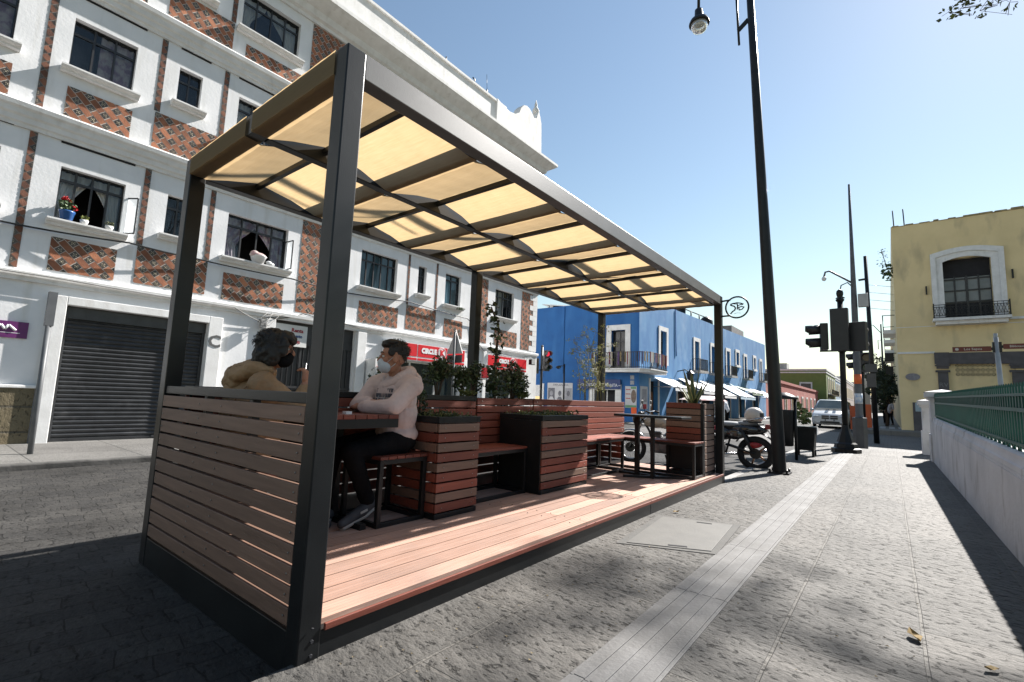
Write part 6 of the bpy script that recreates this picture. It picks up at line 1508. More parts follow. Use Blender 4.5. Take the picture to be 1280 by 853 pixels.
g = MB(); g.beam((tx - .5, ty, 2.66), (tx + .5, ty, 2.66), .05, .04); g.tube([(tx, ty, 2.62), (tx, ty, 2.72)], .09, 10); g.ell((tx - .02, ty - .12, 2.78), (.10, .05, .10)); g.build('bracket', BLACKM, ts)
# far signal on the left, by the white corner
t2 = thing('traffic_signal', 'thin traffic signal post with a red lens beside the white building corner', 'traffic light', (-12.0, 17.4, 0))
g = MB(); g.tube([(-12.02, 17.4, -.1), (-12.02, 17.4, 3.35)], .055, 8); g.lathe([(.05, 3.35), (.06, 3.4), (.02, 3.44)], (-12.02, 17.4, 0), 8); g.build('post', BLACKM, t2)
hr2 = head(t2, (-11.70, 17.3, 2.72), R(-30), 3, .26, .30, mat=SIGG, visor=.28)
RLIT = M('lit_red_signal_lens', (.45, .02, .04), (.40, .015, .03), 8, .3); pq = RLIT.node_tree.nodes['Principled BSDF']; pq.inputs['Emission Color'].default_value = (.9, .04, .08, 1); pq.inputs['Emission Strength'].default_value = .35
[setattr(c.data.materials, 'dummy', 0) if False else c.data.materials.__setitem__(0, RLIT) for c in bpy.data.objects if c.parent == hr2 and c.data.materials[0] == RLENS]
head(t2, (-12.28, 17.25, 2.5), R(-50), 2, .34, .34, mat=SIGG, visor=.26, lens=(1, 2))
g = MB(); g.beam((-12.35, 17.35, 2.3), (-11.7, 17.35, 2.35), .04, .04); g.build('bracket', BLACKM, t2)
# third set beyond, behind the mast
t3 = thing('traffic_signal', 'small dark traffic signal beyond the crossing beside the grey mast', 'traffic light', (-1.3, 27.5, 0))
g = MB(); g.tube([(-.95, 27.5, -.1), (-.95, 27.5, 4.3)], .07, 8); g.build('post', BLACKM, t3)
head(t3, (-1.2, 27.4, 3.35), R(180), 2, .34, .40, lens=(0, 2)); h3 = head(t3, (-.75, 27.3, 3.3), R(-92), 2, .42, .45, lens=(1, 2))
g = MB(); g.beam((-1.3, 27.5, 3.7), (-.8, 27.5, 3.7), .05, .05); g.build('bracket', BLACKM, t3)
# ------------------------------------------------------------------ grey camera mast
GALV = M('dull_mast_grey', (.11, .118, .13), (.085, .09, .10), 6, .5, metal=.3)
ms = thing('camera_mast', 'tall grey steel mast with camera arms and a stickered foot at the crossing', 'mast', (-.78, 18.6, -.1))
mx_, my = -.76, 18.6
g = MB(); g.lathe([(.13, -.1), (.13, .85), (.105, .88), (.10, 1.0), (.085, 4.5), (.055, 6.2), (.03, 8.5)], (mx_, my, 0), 12); g.build('post', GALV, ms)
g = MB(); g.lathe([(.19, -.1), (.19, .86), (.17, .88)], (mx_, my, 0), 6, smooth=False); g.build('foot_sleeve', M('mast_foot_grey', (.07, .07, .072), (.05, .05, .052), 5, .5), ms)
g = MB(); g.lathe([(.103, 1.92), (.101, 2.22)], (mx_, my, 0), 12); g.build('orange_band', M('orange_tape', (.70, .14, .03), (.6, .12, .03), 6, .6), ms)
g = MB(); g.lathe([(.105, 1.3), (.104, 1.62)], (mx_, my, 0), 12); g.build('sticker', M('sticker_blue_white', (.35, .45, .6), (.6, .62, .64), 9, .6, lo=.45, hi=.55), ms)
g = MB(); g.tube([(mx_, my, 5.15), (mx_ - .35, my - .05, 5.42), (mx_ - .62, my - .1, 5.62), (mx_ - .74, my - .1, 5.60), (mx_ - .78, my - .1, 5.45)], .03, 8); a = g.build('camera_arm', GALV, ms)
g = MB(); g.ell((mx_ - .78, my - .1, 5.38), (.07, .07, .08)); g.build('camera', SIGNW, a)
g = MB(); g.tube([(mx_, my - .05, 5.0), (mx_ - .15, my - .1, 5.18), (mx_ - .32, my - .12, 5.1), (mx_ - .36, my - .12, 4.92)], .02, 8); a = g.build('camera_arm', GALV, ms)
g = MB(); g.lathe([(.03, .12), (.08, .08), (.09, -.04), (.06, -.08), (.14, -.14), (.02, -.16)], (mx_ - .36, my - .12, 4.82), 10); g.build('camera', SIGH, a)
g = MB(); g.box(mx_ + .10, mx_ + .36, my - .12, my + .06, 4.36, 4.78); g.build('equipment_box', M('pale_grey_box', (.42, .43, .44), (.38, .39, .40), 5, .5), ms, bevel=.012)
pb = thing('black_pole', 'plain black pole standing just behind the grey mast', 'pole', (-.35, 22, -.1))
g = MB(); g.tube([(-.42, 22, -.1), (-.50, 22, 6.9)], [.09, .06], 10); g.build('post', BLACKM, pb); g = MB(); g.beam((-.74, 22, 6.0), (-.48, 22, 6.02), .05, .07); g.build('stub', BLACKM, pb)
# distant street lamps on the right side
def lamp_far(lab, x, y, h, arm):
    o = thing('street_lamp', lab, 'street lamp', (x, y, 0), group='far street lamps with curved arms')
    g = MB(); g.tube([(x, y, 0), (x, y, h)], [.10, .05], 8); g.build('post', BLACKM, o)
    g = MB(); g.tube([(x, y, h - .8), (x - arm * .4, y, h - .05), (x - arm * .75, y, h - .1), (x - arm, y, h - .5)], .035, 6); g.tube([(x, y, h - 1.4), (x - .25, y, h - 1.4), (x - .25, y, h - 2.2)], .03, 5); g.build('bracket', BLACKM, o)
    g = MB(); g.lathe([(.04, .35), (.1, .3), (.12, .1), (.30, 0), (.22, -.18), (.05, -.3)], (x - arm, y, h - .8), 10); g.build('lamp_head', BLACKM, o)
lamp_far('nearest slim black lamp post with a curved arm by the dark trees', -.32, 52, 8.6, 1.35)
lamp_far('second slim black lamp post farther behind the dark trees', -.3, 88, 8.8, 1.4); lamp_far('third slim black lamp post farthest along the street', -1.0, 130, 9.0, 1.4)
# ------------------------------------------------------------------ street bin and planter tub on the pavement
o = thing('litter_bin', 'dark hooded litter bin hanging beside the black lamp post', 'litter bin', (-1.78, 11.9, 0))
g = MB(); g.lathe([(.13, .28), (.16, .30), (.18, 1.02), (.18, 1.05)], (-1.80, 11.9, 0), 14); g.build('bucket', BLACKM, o)
g = MB(); g.tube([(-2.0, 11.9, 0), (-2.0, 11.9, 1.3)], .03, 8); g.tube([(-1.60, 11.9, 0), (-1.60, 11.9, 1.3)], .03, 8); g.build('stand', BLACKM, o)
g = MB(); g.lathe([(.27, 1.28), (.25, 1.33), (.05, 1.42)], (-1.80, 11.9, 0), 14); g.build('hood', BLACKM, o)
o = thing('planter_tub', 'dark square planter box on legs with a bright leafy plant on the pavement', 'planter', (-1.58, 13.1, 0))
g = MB(); cx0, cx1, cy0, cy1 = -1.80, -1.36, 12.95, 13.4
g.add([(cx0 + .04, cy0 + .04, .14), (cx1 - .04, cy0 + .04, .14), (cx1 - .04, cy1 - .04, .14), (cx0 + .04, cy1 - .04, .14), (cx0, cy0, .66), (cx1, cy0, .66), (cx1, cy1, .66), (cx0, cy1, .66)], [(3, 2, 1, 0), (0, 1, 5, 4), (1, 2, 6, 5), (2, 3, 7, 6), (3, 0, 4, 7), (4, 5, 6, 7)])
g.box(cx0 - .02, cx1 + .02, cy0 - .02, cy1 + .02, .62, .68); g.build('tub', BLACKM, o, bevel=.008)
for x in (cx0 + .03, cx1 - .08):
    for y in (cy0 + .03, cy1 - .08): g = MB(); g.box(x, x + .05, y, y + .05, 0, .14); g.build('leg', BLACKM, o)
g = MB(); g.box(cx1 + .021, cx1 + .03, cy0 + .1, cy1 - .1, .5, .66); g.build('paper', SIGNW, o)
g = MB(); rg = random.Random(44); leafcloud(g, (-1.60, 13.15, .92), (.17, .18, .2), 170, .11, rg, asp=.6); leafcloud(g, (-1.70, 13.15, 1.10), (.08, .1, .14), 50, .10, rg, asp=.6); g.build('foliage', M('pale_tub_leaf', (.22, .25, .09), (.13, .17, .05), 8, .6, island=.4), o)  # tub leaves mixed from two pale greens
# ------------------------------------------------------------------ poles on the left pavement
o = thing('leaning_pole', 'grey sign pole in front of the white doorway edge by the roller shutter', 'pole', (-9.75, 1.28, 0))
g = MB(); g.tube([(-9.85, 1.29, -.05), (-10.0, 1.30, 1.95)], .035, 8); g.build('post', M('pole_grey', (.12, .125, .13), (.09, .095, .10), 5, .5), o)
g = MB(); g.box(-10.06, -9.96, 1.25, 1.35, 1.9, 2.42); g.build('sign_edge', MATS['pole_grey'], o)
o = thing('give_way_sign', 'pale triangular road sign seen from behind on a dark pole before the shop sign', 'road sign', (-9.5, 9.46, 0))
g = MB(); g.tube([(-9.50, 9.46, -.1), (-9.52, 9.46, 2.85)], .035, 8); g.build('post', MATS['pole_grey'], o)
g = MB(); yy = 9.51; g.prism([(-9.86, 2.24), (-9.24, 2.24), (-9.54, 2.92)], 'Y', yy, yy + .015); g.build('triangle', M('sign_back_grey', (.42, .42, .42), (.36, .36, .36), 4, .5), o, fix=True)
g = MB(); g.box(-9.84, -9.26, yy, yy + .015, 1.98, 2.20); g.build('lower_plate', M('sign_plate_grey', (.06, .062, .063), (.045, .047, .048), 4, .5), o)
# potted bush and white board by the store door
o = thing('door_plant', 'flowering bush against the white wall just left of the masked man', 'plant', (-11.1, 8.2, 0))
rg = random.Random(77); g = MB(); leafcloud(g, (-11.15, 8.2, 1.45), (.28, .34, .65), 330, .12, rg, asp=.6); g.build('foliage', LEAF_D, o)
g = MB(); leafcloud(g, (-11.05, 8.25, 1.7), (.26, .3, .42), 34, .10, rg, asp=.9); g.build('blossom', M('dull_red_petals', (.32, .03, .05), (.24, .025, .035), 8, .7), o)
g = MB(); g.tube([(-11.15, 8.2, 0), (-11.15, 8.2, 1.4)], .03, 6); g.build('stem', BARK, o)
g = MB(); pbox(g, PW, 7.95, 8.02, .9, 2.0, .001, .5); tag(g.build('white_side_board', TRIM), 'white projecting board behind the flowering bush', 'board')
o = thing('wall_post', 'thin dark pole with a small lamp in front of the blue wall poster', 'pole', (-14.9, 23.6, 0)); g = MB(); g.tube([(-14.7, 23.6, 0), (-14.72, 23.6, 3.1)], .05, 8); g.build('post', BLACKM, o); g = MB(); g.tube([(-14.72, 23.6, 3.0), (-15.05, 23.6, 2.98)], .03, 6); g.ell((-15.12, 23.6, 2.92), (.16, .1, .09)); g.build('lamp_head', BLACKM, o)
# ------------------------------------------------------------------ market stall, bystanders
o = thing('market_stall', 'pink and white stall canopy beyond the motorcycles', 'stall', (-5.6, 19, 0))
g = MB(); g.add([(-6.3, 18.3, 1.25), (-4.9, 18.3, 1.25), (-4.9, 19.7, 1.25), (-6.3, 19.7, 1.25), (-5.9, 18.7, 1.42), (-5.3, 18.7, 1.42), (-5.3, 19.3, 1.42), (-5.9, 19.3, 1.42)], [(0, 1, 5, 4), (1, 2, 6, 5), (2, 3, 7, 6), (3, 0, 4, 7), (4, 5, 6, 7)]); g.build('canopy', M('pink_canopy', (.62, .30, .31), (.68, .60, .58), 2.5, .7, lo=.42, hi=.55), o)
for x in (-6.2, -5.0):
    for y in (18.4, 19.6): g = MB(); g.tube([(x, y, -.1), (x, y, 1.3)], .02, 6); g.build('leg', ALU, o)
g = MB(); g.box(-6.1, -5.1, 18.5, 19.5, .55, .6); g.build('shelf', M('stall_board', (.5, .5, .5), (.4, .4, .42), 4, .6), o)
def bystander(lab, x, y, rz, shirt, trous, bend=.0, z=-.1, s=1.0):
    o = thing('person', lab, 'person', (x, y, z), group=None)
    M3 = Matrix.Rotation(rz, 3, 'Z')
    def W_(a, b, c): return Vector((x, y, z)) + M3 @ Vector((a, b, c)) * s
    b = bend
    hp_, L2, T2 = head_prims(W_(0, .02 + b * .45, 1.62 - b * .25), M3 @ Vector((0, 1, -.15 - b)), s)
    shl, shr = W_(-.19, b * .28, 1.40 - b * .15), W_(.19, b * .28, 1.40 - b * .15); ell_, elr = W_(-.25, .05 + b * .3, 1.12 - b * .1), W_(.25, .05 + b * .3, 1.12 - b * .1); wl, wr = W_(-.2, .22 + b * .3, .95), W_(.2, .22 + b * .3, .95)
    bd = hp_ + [('c', W_(0, .02 + b * .35, 1.50 - b * .18), .05 * s, W_(0, b * .3, 1.40 - b * .15), .06 * s), ('c', W_(0, b * .2, 1.25 - b * .1), .13 * s, W_(0, 0, .95), .13 * s), ('c', shl, .05 * s, shr, .05 * s)]
    for a, e, w in ((shl, ell_, wl), (shr, elr, wr)): bd += [('c', a, .05 * s, e, .038 * s), ('c', e, .036 * s, w, .026 * s)]; bd += hand_prims(w, M3 @ Vector((0, .6, -.8)), M3 @ Vector((0, .8, .6)), M3 @ Vector((1, 0, 0)), s, .4)
    legs = [(W_(sx * .09, 0, .9), W_(sx * .10, .05, .48), W_(sx * .10, -.02 + .06 * sx, .09)) for sx in (-1, 1)]
    for h, k, a in legs: bd += [('c', h, .085 * s, k, .055 * s), ('c', k, .052 * s, a, .038 * s), ('c', a - M3 @ Vector((0, .04, .04)), .035, a + M3 @ Vector((0, .14, -.05)), .03)]
    blob('body', bd, SKIN, o, .012, 3)
    tp = [('c', W_(0, b * .22, 1.26 - b * .1), .165 * s, W_(0, 0, .95), .155 * s), ('c', shl, .075 * s, shr, .075 * s)]
    for a, e in ((shl, ell_), (shr, elr)): tp += [('c', a, .07 * s, e, .06 * s)]
    blob('shirt', tp, shirt, o, .014, 4, noise=.03, nscale=8)
    tp = []
    for h, k, a in legs: tp += [('c', h, .105 * s, k, .075 * s), ('c', k, .075 * s, a + Vector((0, 0, .04)), .055 * s)]
    blob('trousers', tp, trous, o, .014, 3)
    blob('hair', [('e', L2(0, -.025, .05), (.083 * s, .098 * s, .085 * s), T2)], HAIR, o, .012, 2)
    for h, k, a in legs: blob('shoe', [('c', a - M3 @ Vector((0, .05, .045)), .045, a + M3 @ Vector((0, .16, -.055)), .036)], SHOE, o, .014, 2)
    return o
bystander('man in a white shirt bending over by the pale blue awning', -6.9, 27.5, R(60), M('white_shirt_cloth', (.60, .62, .66), (.52, .54, .58), 5, .9), PANT, bend=.55)
bystander('dark clothed pedestrian standing in the shade of the far dark trees', -.25, 45.2, R(180), PANT, PANT, z=.156)
bystander('pale shirted pedestrian in the shade beside the yellow corner', -.0, 43.0, R(150), M('pale_shirt', (.35, .34, .36), rough=.9), PANT, z=.156)
bystander('person standing by the pink house beyond the planter tub', -9.9, 75.0, R(200), PANT, M('blue_jeans', (.06, .08, .14), rough=.9), z=0)
# ------------------------------------------------------------------ orange site bollards near the mast
ORG = M('orange_plastic', (.50, .09, .02), (.42, .075, .018), 5, .5)
for (x, y, w, h, lab) in ((-1.72, 34.6, .14, 1.35, 'slim orange barrier panel left of the grey mast foot'), (-1.06, 33.6, .24, 1.45, 'wide orange street cabinet right of the grey mast foot')):
    o = thing('street_cabinet', lab, 'cabinet', (x, y, -.07), group='orange cabinets at the crossing')
    g = MB(); g.box(x - w, x + w, y, y + .5, -.02, h); g.build('body', ORG, o, bevel=.03); g = MB(); g.box(x - w - .03, x + w + .03, y - .03, y + .53, -.075, -.02); g.build('plinth', CEMENT, o); g = MB(); g.box(x - w * .8, x - w * .8 + .03, y - .02, y, .5, .8); g.build('handle', BLACKM, o)
o = thing('sign_cluster', 'grey sign plates clustered on the black pole behind the mast', 'sign', (-.5, 21.8, 2.0))
g = MB(); g.box(-.62, -.35, 21.80, 21.86, 1.95, 2.45); g.box(-.66, -.30, 21.86, 21.90, 2.5, 2.8); g.build('plates', MATS['sign_plate_grey'], o)
# white stones on the far corner, crossing
g = MB()
for k in range(5): g.box(-.92 + k * .42, -.66 + k * .42, 33.4 + k * .2, 38.0, .16, .163)
struct('crossing_marks', g, M('worn_white_paint', (.45, .45, .45), (.3, .3, .3), 6, .8))
# rubbish bag on opposite kerb
o = tag(blob('litter_sheet', [('e', (-9.52, 2.35, -.09), (.06, .10, .03)), ('e', (-9.52, 2.42, -.08), (.04, .05, .04))], SIGNW, None, .01, 1, noise=.03, nscale=18), 'crumpled white plastic scrap on the opposite kerb', 'litter')

# ------------------------------------------------------------------ trees
def tree(nm, lab, x, y, z, h, tr, crown, n, size, fm, seed, grp=None, lean=(0, 0), limbs=7, bare=0):
    rg = random.Random(seed); o = thing(nm, lab, 'tree', (x, y, z), group=grp)
    g = MB(); top = Vector((x + lean[0], y + lean[1], z + h * .55)); b = Vector((x, y, z - .1))
    g.tube([b, b.lerp(top, .3) + Vector((.05, 0, 0)), b.lerp(top, .7), top], [tr, tr * .8, tr * .65, tr * .5], 10)
    tips = []
    for k in range(limbs):
        a = 6.28 * k / limbs + rg.uniform(-.3, .3); e = Vector((x + lean[0] + crown[0] * .75 * math.cos(a), y + lean[1] + crown[1] * .75 * math.sin(a), z + h * rg.uniform(.65, .95)))
        st = b.lerp(top, rg.uniform(.6, 1)); m_ = st.lerp(e, .5) + Vector((0, 0, .1 * h))
        g.tube([st, m_, e], [tr * .4, tr * .22, tr * .06], 7); tips += [e, m_]
    g.build('trunk', BARK, o)
    g = MB()
    for k in range(limbs * 5):
        c = rg.choice(tips) + Vector((rg.gauss(0, crown[0] * .28), rg.gauss(0, crown[1] * .28), rg.gauss(0, crown[2] * .3)))
        leafcloud(g, c, (crown[0] * .27, crown[1] * .27, crown[2] * .24), n // (limbs * 5), size, rg, asp=.6)
    g.build('crown', fm, o); return o
DKT = M('dark_tree_leaf', (.028, .045, .018), (.018, .03, .012), 6, .7, island=.4)
GT = 'dark trees on the far right pavement'
for (x, y, h, lab) in ((-.2, 39, 2.9, 'nearest low dark tree against the yellow side wall'), (-.35, 48, 4.6, 'second dark tree behind the low one by the yellow wall'), (-.3, 58, 5.4, 'third dark tree along the yellow side'), (-.3, 72, 6.4, 'fourth dark tree along the far pavement'), (-.4, 95, 7.5, 'farthest dark tree on the right pavement')):
    tree('tree', lab, x, y, .15, h, .10, (.75 if y < 45 else 1.1, 1.5, h * .42), 1700, .2, DKT, int(y), GT)
# tree in the park: only its twigs reach into the picture at the top right, its crown dapples the pavement
rg = random.Random(91); o = thing('park_tree', 'tree in the park whose thin twigs hang in at the top right', 'tree', (3.4, 6.6, 0))
g = MB(); g.tube([(3.4, 6.6, -.1), (3.35, 6.6, 2), (3.2, 6.6, 4.2), (2.9, 6.5, 6.2)], [.22, .18, .15, .11], 10)
lv = MB()
def limb(p, q, r, depth):
    p = Vector(p); q = Vector(q); m_ = p.lerp(q, .5) + Vector((rg.uniform(-.1, .1), rg.uniform(-.1, .1), rg.uniform(0, .2)))
    g.tube([p, m_, q], [r, r * .7, r * .35], 6 if r > .015 else 4)
    if depth == 0: leafcloud(lv, q, (.22, .22, .16), 7, .085, rg, droop=.5, asp=.5); leafcloud(lv, m_, (.2, .2, .15), 4, .08, rg, droop=.5, asp=.5); return
    for k in range(4):
        d = (q - p) * rg.uniform(.4, .62); d = Matrix.Rotation(rg.uniform(-.8, .8), 3, 'Z') @ d; d.z += rg.uniform(-.35, .25) * d.length
        s = p.lerp(q, rg.uniform(.45, 1)); limb(s, s + d, r * .45, depth - 1)
for e in ((2.6, 8.4, 8.6), (2.2, 10.2, 9.2), (3.9, 10.0, 9.0), (2.9, 6.3, 8.0), (5.0, 7.5, 8.6), (2.6, 4.0, 8.4)): limb((3.0, 6.55, 5.4), e, .07, 3)
# the twig in view
for e in ((.62, 6.0, 5.06), (.72, 6.1, 5.12), (.86, 6.15, 5.06), (1.05, 6.05, 4.98), (.75, 5.9, 5.16), (.95, 5.95, 5.06)):
    st = Vector((1.5, 6.2, 5.75)); m_ = st.lerp(Vector(e), .55) + Vector((0, 0, .1)); g.tube([st, m_, e], [.012, .006, .002], 5)
    for t in (.55, .7, .85, 1.0):
        c = st.lerp(Vector(e), t); leafcloud(lv, c, (.10, .10, .07), 16 if e[0] < .9 else 9, .055, rg, droop=.6, asp=.55)
        for q in range(4): g.tube([c, c + Vector((rg.uniform(-.05, .26), rg.uniform(-.1, .1), rg.uniform(-.16, .02)))], .0022, 4)
g.tube([(2.2, 6.4, 6.2), (1.5, 6.2, 5.75)], [.03, .012], 6)
g.build('trunk', BARK, o); lv.build('crown', M('fresh_tree_leaf', (.10, .13, .03), (.06, .09, .02), 8, .6, island=.4), o)

# a tall tree deeper in the park: its high crown stands above the picture and throws soft broken shade over the pavement
rg = random.Random(17); o = thing('tall_park_tree', 'very tall park tree whose high crown only shows as broken shade on the paving', 'tree', (7.4, 20.5, 0))
g = MB(); g.tube([(7.4, 20.5, -.1), (7.3, 20.6, 6), (6.6, 21.2, 12), (5.4, 21.9, 16.5)], [.45, .36, .26, .16], 10)
lv = MB()
for (x, y, h, r, n) in ((3.3, 22.5, 17, .75, 25), (3.9, 23.3, 17, .8, 29), (3.15, 23.6, 17.5, .5, 26), (3.4, 21.6, 17.5, .9, 33), (4.4, 22.4, 17.6, .9, 25), (5.2, 22, 18, 1.2, 90), (4.0, 20.6, 18, 1.0, 80)):
    g.tube([(5.8, 21.7, 15.2), ((x + 5.8) / 2, (y + 21.7) / 2, 16.9), (x, y, h)], [.07, .045, .015], 6)
    leafcloud(lv, (x, y, h), (r, r, r * .5), n, .22, rg, shell=.1, asp=.6)
    for q in range(6): g.tube([(x, y, h - .1), (x + rg.uniform(-r, r), y + rg.uniform(-r, r), h + rg.uniform(-.3, .4))], .012, 4)
g.build('trunk', BARK, o); lv.build('crown', MATS['fresh_tree_leaf'], o)
# ------------------------------------------------------------------ motorcycles
CHROME = M('chrome', (.55, .55, .56), rough=.15, metal=1.0)
TYRE = M('tyre_rubber', (.014, .014, .015), (.02, .02, .02), 9, .85); RIMB = M('dark_rim', (.03, .03, .03), rough=.4, metal=.5)
ENG = M('engine_alloy', (.14, .14, .145), (.07, .07, .075), 8, .45, metal=.6)
def motorcycle(lab, loc, rz, tank, side, rimm, seatm, spoke=True, accent=None):
    """local: +x forward, wheels at x=-.65 / +.65"""
    o = thing('motorcycle', lab, 'motorcycle', loc, rz)
    o['group'] = 'motorcycles parked behind the pergola'
    def wheel(x, r, w, nm):
        g = MB(); g.torus((x, 0, r), r - w, w, 'Y', 32, 8); wo = g.build('tyre', TYRE, o, local=True)
        g = MB(); g.torus((x, 0, r), r - w * 1.75, .014, 'Y', 32, 6); g.lathe([(.055, -.05), (.06, 0), (.055, .05)], (x, 0, r), 12, T=Matrix.Rotation(R(90), 3, 'X')); rim = g.build('rim', rimm, wo, local=True)
        g = MB(); n = 28 if spoke else 5
        for i in range(n):
            t = 6.2832 * i / n; t2 = t + (.25 if i % 2 else -.25) * (1 if spoke else 0)
            g.tube([(x + .05 * math.cos(t2), .02 * (-1) ** i, r + .05 * math.sin(t2)), (x + (r - w * 1.75) * math.cos(t), 0, r + (r - w * 1.75) * math.sin(t))], .0025 if spoke else .018, 5)
        g.build('spokes', CHROME if spoke else rimm, wo, local=True)
        g = MB(); g.lathe([(.09, -.002), (.09, .002)], (x, .06, r), 20, smooth=False, T=Matrix.Rotation(R(90), 3, 'X')); g.build('brake_disc', RIMB, wo, local=True)
    wheel(.66, .30, .045, 'front'); wheel(-.62, .295, .055, 'rear')
    g = MB()
    for s in (-1, 1): g.tube([(.66, s * .09, .30), (.50, s * .09, .72), (.44, s * .09, .90)], [.026, .022, .02], 8)
    g.box(.40, .52, -.11, .11, .86, .90); g.build('fork', CHROME, o, local=True)
    g = MB(); g.tube([(.42, 0, .90), (.36, .15, .98), (.28, .33, 1.0), (.22, .36, .98)], .012, 7); g.tube([(.42, 0, .90), (.36, -.15, .98), (.28, -.33, 1.0), (.22, -.36, .98)], .012, 7); hb = g.build('handlebar', CHROME, o, local=True)
    g = MB()
    for s in (-1, 1): g.tube([(.285, s * .32, 1.0), (.21, s * .37, .975)], .018, 8)
    g.build('grip', TYRE, hb, local=True)
    g = MB()
    for s in (-1, 1): g.tube([(.33, s * .24, 1.0), (.36, s * .30, 1.14)], .006, 5); g.ell((.355, s * .32, 1.17), (.012, .065, .04), 12, 8)
    g.build('mirror', SIGH, hb, local=True)
    g = MB(); g.lathe([(.02, -.09), (.085, -.06), (.10, .03), (.10, .05)], (.54, 0, .84), 16, T=Matrix.Rotation(R(90), 3, 'Y')); hl = g.build('headlamp', SIGH, o, local=True)
    g = MB(); g.lathe([(.092, .05), (.06, .07), (.01, .075)], (.54, 0, .84), 16, T=Matrix.Rotation(R(90), 3, 'Y')); g.build('lens', M('headlamp_glass', (.6, .62, .62), rough=.1), hl, local=True)
    g = MB(); g.ell((.46, .07, .95), (.05, .05, .04), 12, 8); g.ell((.46, -.07, .95), (.05, .05, .04), 12, 8); g.build('dials', SIGH, o, local=True)
    g = MB()
    for nm, x, r, a0, a1 in (('front', .66, .345, R(35), R(150)), ('rear', -.62, .36, R(30), R(165))):
        k = 12; vs = []
        for i in range(k + 1):
            t = a0 + (a1 - a0) * i / k
            for y in (-.065, -.04, 0, .04, .065): rr = r - .02 * (abs(y) > .05); vs.append((x + rr * math.cos(t), y, .30 + rr * math.sin(t)))
        g.add(vs, [(i * 5 + j, i * 5 + j + 1, (i + 1) * 5 + j + 1, (i + 1) * 5 + j) for i in range(k) for j in range(4)], 0, True)
    g.build('mudguard', side, o, local=True)
    g = MB(); g.ell((.17, 0, .80), (.25, .125, .115), 18, 12); g.ell((.02, 0, .77), (.14, .10, .09)); t = g.build('fuel_tank', tank, o, local=True)
    g = MB(); g.lathe([(.03, 0), (.03, .02)], (.2, 0, .912), 12); g.build('fuel_cap', CHROME, t, local=True)
    if accent:
        g = MB(); [g.ell((.18, s * .118, .80), (.14, .012, .03)) for s in (-1, 1)]; g.build('tank_stripe', accent, t, local=True)
    g = MB(); g.ell((-.22, 0, .775), (.24, .13, .05), 18, 8); g.ell((-.50, 0, .80), (.17, .11, .05), 16, 8); g.build('saddle', seatm, o, local=True)
    g = MB(); g.tube([(.44, 0, .86), (.30, 0, .62), (.22, 0, .30), (-.15, 0, .28), (-.22, 0, .55), (.02, 0, .72)], .022, 8)
    for s in (-1, 1): g.tube([(-.15, s * .06, .42), (-.62, s * .085, .295)], .02, 7); g.tube([(-.18, s * .09, .70), (-.75, s * .10, .80)], .014, 6); g.tube([(-.40, s * .11, .72), (-.58, s * .12, .34)], .028, 8)
    g.build('frame', SIGH, o, local=True)
    g = MB(); g.box(-.12, .26, -.13, .13, .24, .46); g.lathe([(.11, -.16), (.12, -.14), (.12, .14), (.11, .16)], (-.02, 0, .36), 16, T=Matrix.Rotation(R(90), 3, 'X'))
    for i in range(6): g.box(.06, .24, -.10, .10, .465 + i * .027, .482 + i * .027)
    g.box(.08, .22, -.08, .08, .46, .63); g.build('engine', ENG, o, local=True, bevel=.012)
    g = MB(); g.tube([(.22, -.10, .52), (.33, -.12, .45), (.30, -.14, .26), (.0, -.15, .22), (-.3, -.16, .25)], .022, 8); g.tube([(-.3, -.16, .25), (-.45, -.165, .28), (-.85, -.17, .34)], [.03, .045, .042], 10); g.build('exhaust', CHROME, o, local=True)
    g = MB()
    for s in (-1, 1): g.ell((-.30, s * .11, .60), (.16, .03, .09), 14, 8)
    g.build('side_panel', side, o, local=True)
    g = MB(); g.box(-.86, -.78, -.07, .07, .72, .80); tl = g.build('tail_lamp', RLENS, o, local=True, bevel=.01); g = MB(); g.box(-.90, -.885, -.10, .10, .50, .64); g.beam((-.80, 0, .72), (-.885, 0, .6), .04, .02); g.build('number_plate', SIGNW, tl, local=True)
    g = MB(); g.tube([(-.02, .14, .22), (-.12, .30, .02)], .012, 6); g.tube([(.1, -.2, .26), (.1, .2, .26)], .014, 6); g.build('stand', SIGH, o, local=True)
    if accent:   # a fuller tail: cowl, grab rail and a folded grey cover on the saddle
        g = MB(); g.ell((-.48, 0, .70), (.34, .135, .10), 18, 10); g.ell((-.05, 0, .62), (.26, .14, .14), 16, 10); g.ell((.34, 0, .66), (.16, .17, .22), 16, 10); g.build('fairing', side, o, local=True)
        g = MB(); g.tube([(-.45, .12, .84), (-.72, .13, .90), (-.84, 0, .91), (-.72, -.13, .90), (-.45, -.12, .84)], .014, 7); g.build('grab_rail', CHROME, o, local=True)
        g = MB(); [g.ell((-.62, s * .115, .44), (.10, .03, .05), 12, 8) for s in (-1, 1)]; g.build('side_reflector', accent, o, local=True)
    return o
CREAM = M('cream_tank_paint', (.42, .36, .28), (.36, .31, .24), 3, .3, coat=.6); BLKP = M('black_gloss_paint', (.01, .01, .011), (.014, .014, .015), 3, .2, coat=.8); SEAT = M('black_vinyl_seat', (.014, .014, .015), (.02, .02, .02), 9, .5)
REDP = M('red_stripe_paint', (.40, .02, .02), rough=.3)
m1 = motorcycle('motorcycle with a cream tank and spoked wheels behind the end table', (-3.32, 8.95, -.07), R(188), CREAM, BLKP, CHROME, SEAT)
m2 = motorcycle('black motorcycle with red trim and gold rims behind the corner post', (-2.62, 9.75, -.07), R(184), BLKP, BLKP, M('copper_rim', (.40, .24, .16), rough=.35, metal=.7), M('grey_seat_cover', (.30, .32, .34), (.2, .21, .22), 5, .7), spoke=False, accent=REDP); m2.scale = (1.06, 1.06, 1.06)
